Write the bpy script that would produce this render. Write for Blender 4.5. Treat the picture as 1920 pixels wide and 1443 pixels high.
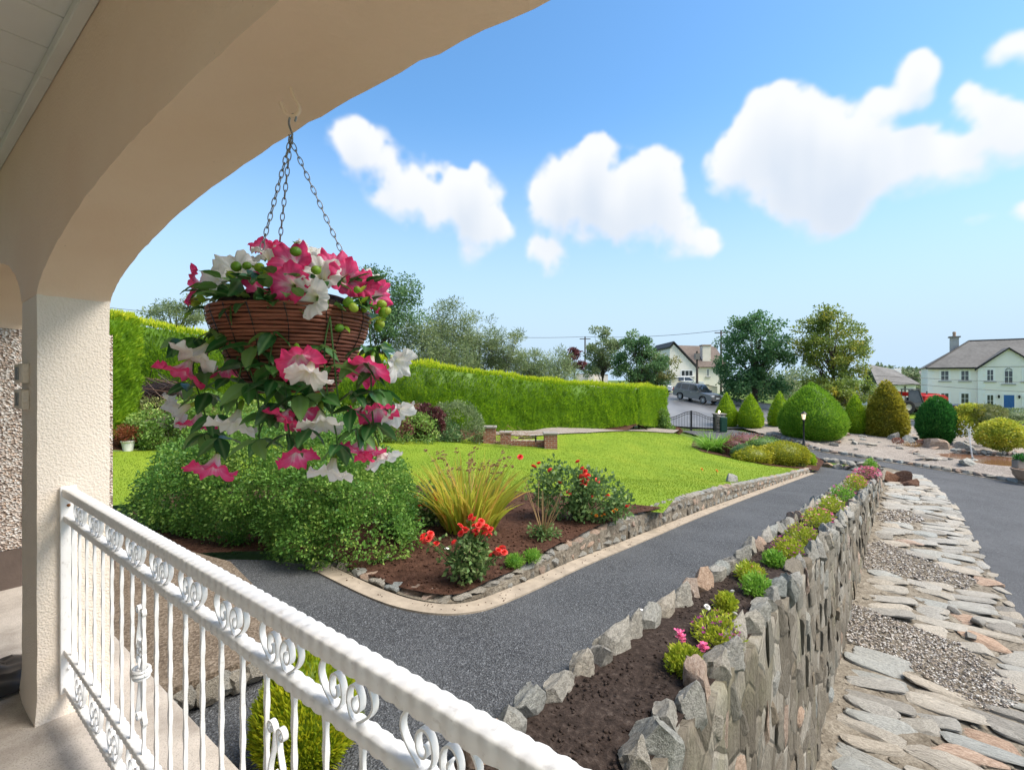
import bpy, bmesh, math, random
import numpy as np
from mathutils import Vector, Matrix, Euler
R = math.radians
SC = bpy.context.scene
COL = SC.collection
for o in list(bpy.data.objects): bpy.data.objects.remove(o, do_unlink=True)

# ---------------------------------------------------------------- camera
EYE, FPX, HOR = 1.5, 900.0, 712.0          # eye height, focal length and horizon row in photo pixels
cam = bpy.data.cameras.new('camera'); camo = bpy.data.objects.new('camera', cam); COL.objects.link(camo)
camo.location = (0, 0, EYE); camo.rotation_euler = (R(90), 0, 0)
cam.sensor_width = 36; cam.lens = 36*FPX/1920; cam.shift_y = -(721.5-HOR)/1920
cam.clip_start = .05; cam.clip_end = 6000
SC.camera = camo

# ---------------------------------------------------------------- light and sky
SUN_EL, SUN_AZ = 54, 103                     # azimuth clockwise from +Y (camera forward)
SUN_STRENGTH, SKY_STRENGTH, EXPOSURE = 2.9, 0.103, 1.33
CL = 3.9                                     # radiance of sunlit cloud before the sky strength
sl = bpy.data.lights.new('sun', 'SUN'); so = bpy.data.objects.new('sun', sl); COL.objects.link(so)
sl.energy = SUN_STRENGTH; sl.angle = R(40); sl.color = (1, .93, .82)
sd = Vector((math.sin(R(SUN_AZ))*math.cos(R(SUN_EL)), math.cos(R(SUN_AZ))*math.cos(R(SUN_EL)), math.sin(R(SUN_EL))))
so.rotation_euler = sd.to_track_quat('Z', 'Y').to_euler(); so.location = (20, -10, 40)
SC.view_settings.view_transform = 'Standard'; SC.view_settings.look = 'None'
SC.view_settings.exposure = EXPOSURE; SC.view_settings.gamma = 1; SC.view_settings.use_curve_mapping = False
SC.render.engine = 'CYCLES'
SC.cycles.max_bounces = 7; SC.cycles.diffuse_bounces = 4; SC.cycles.transparent_max_bounces = 6

W = bpy.data.worlds.new('World'); SC.world = W; W.use_nodes = True
nt = W.node_tree; nt.nodes.clear()
def N(t, **k):
    n = nt.nodes.new(t)
    for a, b in k.items(): setattr(n, a, b)
    return n
def LK(a, b): nt.links.new(a, b)
def MA(op, a, b=None, c=None, clamp=False):
    n = N('ShaderNodeMath', operation=op); n.use_clamp = clamp
    for i, v in enumerate((a, b, c)):
        if v is None: continue
        if hasattr(v, 'is_output'): LK(v, n.inputs[i])
        else: n.inputs[i].default_value = v
    return n.outputs[0]
def sky_dir(px, py):
    v = Vector(((px-960)/FPX, 1, -(py-HOR)/FPX)); l = v.length; return v/l, 1/l
out = N('ShaderNodeOutputWorld'); bg = N('ShaderNodeBackground'); LK(bg.outputs[0], out.inputs[0])
sk = N('ShaderNodeTexSky', sky_type='NISHITA'); sk.sun_disc = False
sk.sun_elevation = R(SUN_EL); sk.sun_rotation = R(SUN_AZ); sk.air_density = 1.0; sk.dust_density = .6; sk.ozone_density = 2.2
hs = N('ShaderNodeHueSaturation'); hs.inputs['Hue'].default_value = .494; hs.inputs['Saturation'].default_value = 1.2; hs.inputs['Value'].default_value = 1.06
LK(sk.outputs[0], hs.inputs['Color'])
tc = N('ShaderNodeTexCoord'); sx = N('ShaderNodeSeparateXYZ'); LK(tc.outputs['Generated'], sx.inputs[0])
def _h(i, j, k, s):
    x = (i*374761393+j*668265263+k*2147483647+s*974634777) & 0xffffffff
    x = ((x ^ (x >> 13))*1274126177) & 0xffffffff
    return ((x ^ (x >> 16)) & 0xffff)/65535.0
def vnoise(Pn, seed=0):                           # smooth value noise in [0,1]
    Pn = np.asarray(Pn, float); f = np.floor(Pn); t = Pn-f; t = t*t*(3-2*t); i = f.astype(np.int64)
    r = 0
    for a in (0, 1):
        for b in (0, 1):
            for c in (0, 1):
                w = (t[..., 0] if a else 1-t[..., 0])*(t[..., 1] if b else 1-t[..., 1])*(t[..., 2] if c else 1-t[..., 2])
                r = r+w*_h(i[..., 0]+a, i[..., 1]+b, i[..., 2]+c, seed)
    return r
def fbm(Pn, seed=0, o=3):
    a = 0; w = .5; s = 0
    for k in range(o): a = a+w*vnoise(np.asarray(Pn)*2**k, seed+k); s += w; w *= .5
    return a/s
# broken cumulus, computed here once over the whole dome: (bearing, height) in photo pixels, size, weight
CLOUDS = [(690,285,44,1),(735,345,56,1),(800,385,60,1),(870,360,50,1.1),(905,400,50,1),(935,440,34,.8),(660,262,38,.8),(650,300,40,.6),
 (1125,268,34,1.1),(1090,330,54,1),(1045,375,58,1),(1150,345,68,1.1),(1222,315,44,1.1),(1190,410,62,1),(1270,435,48,1),(1335,458,34,.9),(1120,395,56,.9),(1220,380,48,1),
 (1024,490,36,1),
 (1455,222,56,1.1),(1415,255,40,1),(1520,240,46,1.1),(1362,318,44,1.1),(1450,315,76,1.2),(1550,320,80,1.1),(1540,380,70,1),(1600,290,50,.8),(1640,340,56,.8),(1590,405,44,.8),
 (1700,150,40,1.1),(1645,195,46,.9),(1700,205,34,.8),(1905,95,46,1),(1815,200,42,.9),(1870,235,60,.9),(1920,245,56,.9),(1740,290,50,.8),(1690,310,44,.7),(1800,310,40,.6),(1835,398,26,.6),(1915,380,30,.7),(890,472,34,.45),(1720,350,40,.4)]
rc = np.random.default_rng(3)
extra = []
for k in range(26):                               # the same kind of cloud going on round the rest of the sky
    az = rc.uniform(58, 302); el = rc.uniform(14, 62); rr = rc.uniform(5, 11)
    for m in range(5): extra.append((az+rc.normal(0, rr*.8)/math.cos(R(el)), el+rc.normal(0, rr*.35), rr*rc.uniform(.4, .75)))
for k in range(5):
    az = rc.uniform(-40, 50); el = rc.uniform(56, 80)
    for m in range(4): extra.append((az+rc.normal(0, 14), el+rc.normal(0, 3), rc.uniform(3, 6)))
IW, IH = 2400, 1200; hh = IH//2
ang = (.5-(np.arange(IW)+.5)/IW)*2*math.pi; elv = ((np.arange(hh)+.5)/hh)*math.pi/2
ce_, se_ = np.cos(elv)[:, None], np.sin(elv)[:, None]
D_ = np.stack([np.cos(ang)[None]*ce_, np.sin(ang)[None]*ce_, np.broadcast_to(se_, (hh, IW))], 2)
n1 = np.stack([fbm(D_*7+q*11, 40+q, 3) for q in (0, 1)], 2); wz = np.zeros_like(D_); wz[..., 0] = n1[..., 0]-.5; wz[..., 2] = n1[..., 1]-.5; wz[..., 1] = -.5*(n1[..., 0]-.5)
Dw = D_+wz*.055
bil = 1-np.abs(2*fbm(D_*16, 60, 1)-1); bil = .55*bil+.3*(1-np.abs(2*fbm(D_*34, 61, 1)-1))+.15*(1-np.abs(2*fbm(D_*70, 63, 1)-1)); fin = fbm(D_*22, 62, 4)
fld = np.zeros((hh, IW))
for c_ in [(sky_dir(px, py)[0], r/FPX*sky_dir(px, py)[1]**1.5*.93, a) for px, py, r, a in CLOUDS]+[(Vector((math.sin(R(A))*math.cos(R(E_)), math.cos(R(A))*math.cos(R(E_)), math.sin(R(E_)))), R(r_), .9) for A, E_, r_ in extra]:
    v = np.array(c_[0]); sg = c_[1]; e0 = math.asin(max(-1, min(1, v[2])))
    r0 = max(0, int((e0-3*sg)/(math.pi/2)*hh)); r1 = min(hh, int((e0+3*sg)/(math.pi/2)*hh)+1)
    if r1 <= r0: continue
    sub = Dw[r0:r1]; d2 = ((sub-v)**2).sum(2)/sg**2; fld[r0:r1] += c_[2]*np.exp(-d2**1.25*.9)
fld = fld+(fld > .02)*((bil-.62)*.85+(fin-.5)*1.75)*np.minimum(1, fld*2.2)
sm = fld.copy()
for k in range(1, 9): sm = sm+np.roll(fld, k, 0)+np.roll(fld, -k, 0)
gq = np.gradient(sm/17, axis=0)*hh/90                # crisp heads, soft feet
wd = .46+.7*np.clip(.5+gq*1.1, 0, 1); al = np.clip((fld-.22)/wd, 0, 1); al = al*al*(3-2*al)
# thick parts lie in the shade of the cloud above them
th_ = np.clip(fld, 0, 2.2); sh = np.zeros_like(th_)
for k in range(2, 34, 3): sh[:-k] += th_[k:]
sh = sh/11*.8+.35*np.clip(fld-.9, 0, 1)*(fin-.35)
br_ = np.clip(1.02-.16*np.clip(sh-.15, 0, 1.6), .74, 1)
img = bpy.data.images.new('cumulus', IW, IH, alpha=True, float_buffer=True); img.colorspace_settings.name = 'Non-Color'
buf = np.zeros((IH, IW, 4), np.float32); buf[hh:, :, 0] = al*.96; buf[hh:, :, 1] = br_; buf[..., 3] = 1; img.pixels.foreach_set(buf.ravel()); img.pack()
en = N('ShaderNodeTexEnvironment'); en.image = img; en.interpolation = 'Cubic'; LK(tc.outputs['Generated'], en.inputs[0])
sc_ = N('ShaderNodeSeparateColor'); LK(en.outputs[0], sc_.inputs[0])
cm = N('ShaderNodeMix', data_type='RGBA'); cm.inputs[6].default_value = (2.6, 2.95, 3.45, 1); cm.inputs[7].default_value = (CL, CL*1.01, CL*1.02, 1)
LK(MA('MULTIPLY', MA('SUBTRACT', sc_.outputs[1], .7), 3.33, clamp=True), cm.inputs[0])
# pale air low over the horizon
hz = N('ShaderNodeMapRange', interpolation_type='SMOOTHSTEP'); LK(sx.outputs['Z'], hz.inputs[0])
hz.inputs[1].default_value = .02; hz.inputs[2].default_value = .5; hz.inputs[3].default_value = 1.0; hz.inputs[4].default_value = 0
hm = N('ShaderNodeMix', data_type='RGBA'); LK(hz.outputs[0], hm.inputs[0]); LK(hs.outputs[0], hm.inputs[6]); hm.inputs[7].default_value = (2.35, 3.1, 3.85, 1)
mx = N('ShaderNodeMix', data_type='RGBA'); LK(sc_.outputs[0], mx.inputs[0]); LK(hm.outputs[2], mx.inputs[6]); LK(cm.outputs[2], mx.inputs[7])
LK(mx.outputs[2], bg.inputs['Color']); bg.inputs['Strength'].default_value = SKY_STRENGTH

# ---------------------------------------------------------------- geometry helpers
def P(px, py, Y):                                # the place seen at a photo pixel, at depth Y metres
    return np.array([(px-960)/FPX*Y, Y, EYE-(py-HOR)/FPX*Y])
WO = {}
def worigin(o):
    return np.array(WO.get(o.name, (0, 0, 0)), float)
def settags(o, label=None, cat=None, group=None, kind=None):
    if label: o['label'] = label
    if cat: o['category'] = cat
    if group: o['group'] = group
    if kind: o['kind'] = kind
    return o
def thing(name, label, cat, loc, group=None):
    o = bpy.data.objects.new(name, None); COL.objects.link(o); o.location = tuple(map(float, loc)); o.empty_display_size = .1
    WO[o.name] = tuple(map(float, loc)); return settags(o, label, cat, group)
def meshdata(name, V, F, mats, smooth=False, tint=None, mi=None):
    V = np.asarray(V, np.float32).reshape(-1, 3); m = bpy.data.meshes.new(name)
    if isinstance(F, np.ndarray) and F.ndim == 2:
        nf, k = F.shape; loops = F.astype(np.int32).ravel(); st = np.arange(0, nf*k, k, dtype=np.int32); tot_ = np.full(nf, k, np.int32)
    else:
        ln = np.array([len(f) for f in F], np.int32); nf = len(F)
        loops = np.array([i for f in F for i in f], np.int32); st = np.concatenate(([0], np.cumsum(ln)[:-1])).astype(np.int32); tot_ = ln
    m.vertices.add(len(V)); m.vertices.foreach_set('co', V.ravel())
    m.loops.add(len(loops)); m.loops.foreach_set('vertex_index', loops)
    m.polygons.add(nf); m.polygons.foreach_set('loop_start', st); m.polygons.foreach_set('loop_total', tot_)
    if smooth: m.polygons.foreach_set('use_smooth', np.ones(nf, bool))
    for a in (mats if isinstance(mats, (list, tuple)) else [mats]): m.materials.append(a)
    if mi is not None: m.polygons.foreach_set('material_index', np.asarray(mi, np.int32))
    m.update(calc_edges=True); m.validate()
    if tint is not None and len(tint) == len(m.polygons):
        at = m.attributes.new('tint', 'FLOAT', 'FACE'); at.data.foreach_set('value', np.asarray(tint, np.float32))
    if not smooth and nf < 6000: m.set_sharp_from_angle(angle=R(32))
    return m
def put(name, m, parent=None, loc=(0, 0, 0), rot=None, scale=None):
    o = bpy.data.objects.new(name, m); COL.objects.link(o); loc = np.array(loc, float)
    if parent is not None: o.parent = parent; o.location = tuple(loc-worigin(parent))
    else: o.location = tuple(loc)
    WO[o.name] = tuple(loc)
    if rot is not None: o.rotation_euler = rot
    if scale is not None: o.scale = scale
    return o
def mk(name, V, F, mats, parent=None, origin=None, label=None, cat=None, group=None, kind=None, smooth=False, tint=None, mi=None):
    V = np.asarray(V, float).reshape(-1, 3)
    og = worigin(parent) if parent is not None else np.array(origin if origin is not None else (V[:, 0].mean(), V[:, 1].mean(), V[:, 2].min()))
    o = put(name, meshdata(name, V-og, F, mats, smooth, tint, mi), parent, og)
    return settags(o, label, cat, group, kind)
def nrm(v):
    v = np.asarray(v, float); return v/(np.linalg.norm(v, axis=-1, keepdims=True)+1e-12)
class MB:
    def __init__(s): s.V = []; s.F = []; s.n = 0; s.T = []
    def add(s, V, F, t=0.5):
        V = np.asarray(V, float).reshape(-1, 3)
        for f in F: s.F.append([int(i)+s.n for i in f]); s.T.append(t)
        s.V.append(V); s.n += len(V); return s
    def ob(s, c, a, b, d, t=.5):                  # oriented box: centre and three half-axes
        c, a, b, d = map(lambda v: np.asarray(v, float), (c, a, b, d))
        V = [c+i*a+j*b+k*d for k in (-1, 1) for j in (-1, 1) for i in (-1, 1)]
        return s.add(V, [(0,2,3,1),(4,5,7,6),(0,1,5,4),(2,6,7,3),(0,4,6,2),(1,3,7,5)], t)
    def box(s, x0, y0, z0, x1, y1, z1, t=.5):
        return s.ob(((x0+x1)/2,(y0+y1)/2,(z0+z1)/2), ((x1-x0)/2,0,0), (0,(y1-y0)/2,0), (0,0,(z1-z0)/2), t)
    def tube(s, pts, r, n=8, caps=True, t=.5, ref=None):
        pts = np.asarray(pts, float); k = len(pts); r = np.broadcast_to(np.asarray(r, float), (k,))
        T = np.gradient(pts, axis=0) if k > 2 else np.repeat([pts[-1]-pts[0]], k, 0); T = nrm(T)
        up = np.array(ref if ref is not None else ((0,0,1) if abs(T[0][2]) < .9 else (1,0,0)), float)
        V = []
        for i in range(k):
            a = nrm(np.cross(T[i], up)); 
            b = np.cross(a, T[i]); up = b
            for j in range(n):
                th = 2*math.pi*j/n; V.append(pts[i]+r[i]*(math.cos(th)*a+math.sin(th)*b))
        F = [(i*n+j, i*n+(j+1) % n, (i+1)*n+(j+1) % n, (i+1)*n+j) for i in range(k-1) for j in range(n)]
        if caps: F += [tuple(range(n-1, -1, -1)), tuple((k-1)*n+j for j in range(n))]
        return s.add(V, F, t)
    def strip(s, pts, side, w, th, t=.5):         # flat bar swept along pts; side = constant width axis
        pts = np.asarray(pts, float); T = nrm(np.gradient(pts, axis=0)); side = nrm(side); V = []
        for i in range(len(pts)):
            u = nrm(np.cross(T[i], side))
            V += [pts[i]+side*w/2+u*th/2, pts[i]-side*w/2+u*th/2, pts[i]-side*w/2-u*th/2, pts[i]+side*w/2-u*th/2]
        k = len(pts); F = [(i*4+j, i*4+(j+1) % 4, (i+1)*4+(j+1) % 4, (i+1)*4+j) for i in range(k-1) for j in range(4)]
        F += [(3,2,1,0), ((k-1)*4, (k-1)*4+1, (k-1)*4+2, (k-1)*4+3)]
        return s.add(V, F, t)
    def lathe(s, prof, c=(0,0,0), n=24, t=.5, caps=True):
        c = np.asarray(c, float); V = []
        for r, z in prof:
            for j in range(n): V.append(c+(r*math.cos(2*math.pi*j/n), r*math.sin(2*math.pi*j/n), z))
        k = len(prof); F = [(i*n+j, i*n+(j+1) % n, (i+1)*n+(j+1) % n, (i+1)*n+j) for i in range(k-1) for j in range(n)]
        if caps: F += [tuple(range(n-1, -1, -1)), tuple((k-1)*n+j for j in range(n))]
        return s.add(V, F, t)
    def ext(s, poly, vec, t=.5):                  # prism: a planar polygon pushed along vec
        poly = np.asarray(poly, float); n = len(poly); V = np.vstack([poly, poly+np.asarray(vec, float)])
        F = [tuple(range(n-1, -1, -1)), tuple(range(n, 2*n))]+[(i, (i+1) % n, n+(i+1) % n, n+i) for i in range(n)]
        return s.add(V, F, t)
    def ball(s, c, r, n=12, m=8, t=.5):
        r = np.broadcast_to(np.asarray(r, float), (3,)); V = []; F = []
        for i in range(m+1):
            ph = math.pi*i/m
            for j in range(n): V.append(np.asarray(c)+r*(math.sin(ph)*math.cos(2*math.pi*j/n), math.sin(ph)*math.sin(2*math.pi*j/n), math.cos(ph)))
        F = [(i*n+j, (i+1)*n+j, (i+1)*n+(j+1) % n, i*n+(j+1) % n) for i in range(m) for j in range(n)]
        return s.add(V, F, t)
    def mk(s, name, mats, parent=None, **k):
        return mk(name, np.vstack(s.V), s.F, mats, parent, tint=s.T, **k)
    def bevelled(s, name, mats, parent=None, w=.004, **k):
        o = s.mk(name, mats, parent, **k); b = o.modifiers.new('bevel', 'BEVEL'); b.width = w; b.segments = 2; b.limit_method = 'ANGLE'; return o
def leafmesh(Pb, D, L, Wd, rng, fold=.25, curl=.0):
    n = len(Pb); D = nrm(D); S = nrm(np.cross(D, rng.normal(size=(n, 3)))); U = np.cross(S, D)
    L = np.broadcast_to(L, (n,))[:, None]; Wd = np.broadcast_to(Wd, (n,))[:, None]
    m = Pb+D*L*.5
    V = np.stack([Pb, m+S*Wd/2+U*Wd*fold, Pb+D*L-U*L*curl, m-S*Wd/2+U*Wd*fold], 1).reshape(-1, 3)
    return V, np.arange(n*4).reshape(n, 4)
def blademesh(Pb, D, L, Wd, rng, bend=.3, seg=3, side=None):
    """curved tapering blades, each seg quads long"""
    n = len(Pb); D = nrm(D); S = nrm(np.cross(D, side if side is not None else rng.normal(size=(n, 3))))
    L = np.broadcast_to(L, (n,))[:, None]; Wd = np.broadcast_to(Wd, (n,))[:, None]; bend = np.broadcast_to(bend, (n,))[:, None]
    H = D.copy(); H[:, 2] = 0; H = nrm(H+1e-6); rows = []
    for i in range(seg+1):
        t = i/seg; w = Wd*(1-t)**.7*(.55+.45*min(1, t*4)) if i < seg else Wd*.03
        c = Pb+D*L*t+(H*.6-np.array([0, 0, 1]))*L*bend*t*t
        rows += [c-S*w/2, c+S*w/2]
    V = np.stack(rows, 1).reshape(-1, 3); k = 2*(seg+1); b = np.arange(n)[:, None]*k
    F = np.concatenate([b+np.array([[2*i, 2*i+1, 2*i+3, 2*i+2]]) for i in range(seg)], 0)
    own = np.tile(np.arange(n), seg)
    return V, F, own
def sph(rng, n):
    return nrm(rng.normal(size=(n, 3)))
def rbf(pts):
    pts = np.asarray(pts, float); X = pts[:, :2]; n = len(X)
    A = np.zeros((n+3, n+3)); d = np.linalg.norm(X[:, None]-X[None], axis=2); A[:n, :n] = d; A[:n, n] = 1; A[:n, n+1:] = X
    A[n:, :n] = A[:n, n:].T; b = np.zeros(n+3); b[:n] = pts[:, 2]; c = np.linalg.solve(A+np.diag([-1e-3]*n+[0]*3), b)
    def f(x, y):
        x = np.asarray(x, float); y = np.asarray(y, float)
        dd = np.hypot(x[..., None]-X[:, 0], y[..., None]-X[:, 1]); return dd@c[:n]+c[n]+c[n+1]*x+c[n+2]*y
    return f
def onto(px, py, T, y0=1.0, y1=140):              # where the sight line through a pixel meets terrain T
    Y = np.geomspace(y0, y1, 1500); X = (px-960)/FPX*Y; Z = EYE-(py-HOR)/FPX*Y; d = Z-T(X, Y)
    k = np.argmax(d < 0) if (d < 0).any() else len(Y)-1
    return np.array([X[k], Y[k], float(T(X[k], Y[k]))])
def inpoly(x, y, poly):
    x = np.asarray(x); y = np.asarray(y); c = np.zeros(x.shape, bool); n = len(poly)
    for i in range(n):
        x1, y1 = poly[i][:2]; x2, y2 = poly[(i+1) % n][:2]
        if y1 == y2: continue
        c ^= ((y1 > y) != (y2 > y)) & (x < (x2-x1)*(y-y1)/(y2-y1)+x1)
    return c
def scatter(poly, n, rng, dens=None):
    poly = np.asarray(poly)[:, :2]; lo = poly.min(0); hi = poly.max(0); out_ = []; got = 0
    while got < n:
        p = lo+rng.random((n*2, 2))*(hi-lo); p = p[inpoly(p[:, 0], p[:, 1], poly)]
        if dens is not None: p = p[rng.random(len(p)) < dens(p[:, 0], p[:, 1])]
        out_.append(p); got += len(p)
    return np.vstack(out_)[:n]
def sheet(name, poly, T, res, mat, dz=0., jit=0., skirt=0., **k):
    """ground sheet over a polygon outline, cut into cells and laid on T"""
    bm = bmesh.new(); vs_ = [bm.verts.new((p[0], p[1], 0)) for p in poly]; bm.faces.new(vs_)
    P2 = np.array([p[:2] for p in poly]); lo = P2.min(0); hi = P2.max(0)
    for ax in (0, 1):
        for v in np.arange(lo[ax]+res/2, hi[ax], res):
            co = [0, 0, 0]; co[ax] = v; no = [0, 0, 0]; no[ax] = 1
            bmesh.ops.bisect_plane(bm, geom=bm.verts[:]+bm.edges[:]+bm.faces[:], plane_co=co, plane_no=no)
    bmesh.ops.triangulate(bm, faces=[f for f in bm.faces if len(f.verts) > 4])
    bm.normal_update()
    for f in bm.faces:
        if f.normal.z < 0: f.normal_flip()
    bm.verts.index_update(); V = np.array([v.co[:] for v in bm.verts]); F = [[v.index for v in f.verts] for f in bm.faces]
    V[:, 2] = T(V[:, 0], V[:, 1])+dz
    if jit: V[:, 2] += jit*(fbm(V*np.array([6, 6, 0]), 5)-.5)*2
    bm.free()
    return mk(name, V, F, mat, smooth=True, **k)
def lerp_poly(pts, step):
    pts = np.asarray(pts, float); o = []
    for a, b in zip(pts[:-1], pts[1:]):
        m = max(1, int(np.linalg.norm(b-a)/step)); o += [a+(b-a)*i/m for i in range(m)]
    return np.array(o+[pts[-1]])
def smooth_poly(pts, it=2):
    pts = np.asarray(pts, float)
    for _ in range(it):
        q = [pts[0]]
        for a, b in zip(pts[:-1], pts[1:]): q += [a*.75+b*.25, a*.25+b*.75]
        pts = np.array(q+[pts[-1]])
    return pts
# ---------------------------------------------------------------- materials
class MT:
    """small node-graph builder round one Principled shader"""
    def __init__(s, name, rough=.7, spec=.3, metal=0):
        s.m = bpy.data.materials.new(name); s.m.use_nodes = True; s.t = s.m.node_tree; s.b = s.t.nodes['Principled BSDF']
        s.b.inputs['Roughness'].default_value = rough; s.b.inputs['Specular IOR Level'].default_value = spec; s.b.inputs['Metallic'].default_value = metal
    def n(s, t, **k):
        a = s.t.nodes.new(t)
        for x, y in k.items(): setattr(a, x, y)
        return a
    def l(s, a, b): s.t.links.new(a, b)
    def co(s, kind):
        if kind == 'pos': return s.n('ShaderNodeNewGeometry').outputs['Position']
        return s.n('ShaderNodeTexCoord').outputs['Object']
    def noise(s, kind, scale, detail=4, rough=.55, stretch=None):
        v = s.co(kind)
        if stretch:
            m = s.n('ShaderNodeMapping'); m.inputs['Scale'].default_value = stretch; s.l(v, m.inputs[0]); v = m.outputs[0]
        a = s.n('ShaderNodeTexNoise'); a.inputs['Scale'].default_value = scale; a.inputs['Detail'].default_value = detail; a.inputs['Roughness'].default_value = rough
        s.l(v, a.inputs['Vector']); return a.outputs['Fac']
    def voro(s, kind, scale, feat='F1', outp='Distance', rand=1, stretch=None):
        v = s.co(kind)
        if stretch:
            m = s.n('ShaderNodeMapping'); m.inputs['Scale'].default_value = stretch; s.l(v, m.inputs[0]); v = m.outputs[0]
        a = s.n('ShaderNodeTexVoronoi', feature=feat); a.inputs['Scale'].default_value = scale; a.inputs['Randomness'].default_value = rand
        s.l(v, a.inputs['Vector']); return a.outputs[outp]
    def ramp(s, fac, stops):
        r = s.n('ShaderNodeValToRGB'); s.l(fac, r.inputs[0]); e = r.color_ramp.elements
        while len(e) < len(stops): e.new(.5)
        for x, (p, c) in zip(e, stops): x.position = p; x.color = (*c, 1) if len(c) == 3 else c
        return r.outputs[0]
    def mix(s, fac, a, b, mode='MIX'):
        m = s.n('ShaderNodeMix', data_type='RGBA', blend_type=mode)
        for i, v in ((0, fac), (6, a), (7, b)):
            if hasattr(v, 'is_output'): s.l(v, m.inputs[i])
            else: m.inputs[i].default_value = v if i == 0 else (*v, 1)
        return m.outputs[2]
    def math(s, op, a, b=None):
        m = s.n('ShaderNodeMath', operation=op)
        for i, v in ((0, a), (1, b)):
            if v is None: continue
            if hasattr(v, 'is_output'): s.l(v, m.inputs[i])
            else: m.inputs[i].default_value = v
        return m.outputs[0]
    def attr(s, name='tint'): return s.n('ShaderNodeAttribute', attribute_name=name).outputs['Fac']
    def rnd(s): return s.n('ShaderNodeObjectInfo').outputs['Random']
    def color(s, c):
        if hasattr(c, 'is_output'): s.l(c, s.b.inputs['Base Color'])
        else: s.b.inputs['Base Color'].default_value = (*c, 1)
        return s
    def bump(s, h, strength=.4, dist=.01):
        b = s.n('ShaderNodeBump'); b.inputs['Strength'].default_value = strength; b.inputs['Distance'].default_value = dist
        s.l(h, b.inputs['Height']); s.l(b.outputs[0], s.b.inputs['Normal']); return s
    def rough(s, fac, a, b):
        r = s.n('ShaderNodeMapRange'); s.l(fac, r.inputs[0]); r.inputs[3].default_value = a; r.inputs[4].default_value = b; s.l(r.outputs[0], s.b.inputs['Roughness']); return s
    def translucent(s, c, f):
        o = s.t.nodes['Material Output']; t = s.n('ShaderNodeBsdfTranslucent'); m = s.n('ShaderNodeMixShader'); m.inputs[0].default_value = f
        if hasattr(c, 'is_output'): s.l(c, t.inputs[0])
        else: t.inputs[0].default_value = (*c, 1)
        s.l(s.b.outputs[0], m.inputs[1]); s.l(t.outputs[0], m.inputs[2]); s.l(m.outputs[0], o.inputs[0]); return s
def plain(name, c, rough=.6, spec=.3, metal=0, var=.12, scale=8, bump=0, bs=60, kind='obj', bd=.004):
    a = MT(name, rough, spec, metal); f = a.noise(kind, scale)
    lo = tuple(x*(1-var) for x in c); hi = tuple(min(1, x*(1+var)) for x in c)
    a.color(a.ramp(f, [(.3, lo), (.7, hi)]))
    if bump: a.bump(a.noise(kind, bs, 3), bump, bd)
    return a.m
def leafmat(name, c0, c1, c2, trans=.3, rough=.5, spec=.35):
    a = MT(name, rough, spec); t = a.attr(); c = a.ramp(t, [(.05, c0), (.5, c1), (.95, c2)]); a.color(c)
    if trans: a.translucent(a.mix(.5, c, tuple(min(1, x*1.5) for x in c1)), trans)
    return a.m
M = {}
# porch
a = MT('cream_render', .85, .2); f = a.noise('pos', 95, 3); g = a.noise('pos', 1.6, 3)
a.color(a.ramp(g, [(.3, (.77, .67, .57)), (.7, (.83, .74, .64))])); a.bump(a.math('ADD', f, a.math('MULTIPLY', a.voro('pos', 120), .6)), .42, .009); M['cream'] = a.m
a = MT('tan_paint', .8, .2); g = a.noise('pos', 2.2, 4); h = a.voro('pos', 22)
sp = a.ramp(h, [(.0, (1, 1, 1)), (.07, (0, 0, 0))]); gate = a.ramp(a.noise('pos', 9, 2), [(.55, (0, 0, 0)), (.6, (1, 1, 1))])
a.color(a.mix(a.math('MULTIPLY', a.math('MULTIPLY', sp, gate), .8), a.ramp(g, [(.3, (.83, .625, .465)), (.7, (.87, .68, .52))]), (.16, .09, .05)))
a.bump(a.math('ADD', a.noise('pos', 90, 3), a.math('MULTIPLY', a.noise('pos', 6, 3), 1.6)), .3, .008); M['tan'] = a.m
M['pvc'] = plain('white_ceiling_board', (.74, .73, .70), .45, .4, var=.04, scale=3, bump=.05, bs=20, kind='pos')
a = MT('pebble_dash', .9, .2); v = a.voro('pos', 75, outp='Color'); d = a.voro('pos', 75)
bw = a.n('ShaderNodeSeparateColor'); a.l(v, bw.inputs[0])
a.color(a.ramp(bw.outputs[0], [(0, (.16, .12, .10)), (.25, (.42, .33, .27)), (.5, (.66, .62, .58)), (.75, (.5, .36, .27)), (1, (.8, .77, .73))])); a.bump(d, .9, .02); M['dash'] = a.m
M['plinth'] = plain('brown_plinth_paint', (.115, .085, .07), .7, bump=.4, bs=50, kind='pos')
a = MT('porch_concrete', .9, .15); g = a.noise('pos', 2.6, 6, .65); g2 = a.noise('pos', 170, 3)
c = a.ramp(g, [(.32, (.29, .25, .215)), (.5, (.46, .41, .36)), (.68, (.56, .5, .445))]); c = a.mix(a.ramp(g2, [(.33, (.7, .7, .7)), (.48, (0, 0, 0))]), c, (.26, .225, .2)); a.color(c); a.bump(g2, .4, .004); M['floor'] = a.m
a = MT('brown_aggregate_concrete', .95, .1); g = a.noise('pos', 2, 4); v = a.voro('pos', 85, outp='Color')
bw = a.n('ShaderNodeSeparateColor'); a.l(v, bw.inputs[0])
a.color(a.mix(.55, a.ramp(g, [(.3, (.12, .09, .065)), (.7, (.175, .137, .102))]), a.ramp(bw.outputs[0], [(0, (.05, .038, .03)), (.6, (.155, .122, .092)), (1, (.29, .24, .19))]))); a.bump(a.voro('pos', 85), .6, .006); M['agg'] = a.m
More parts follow.
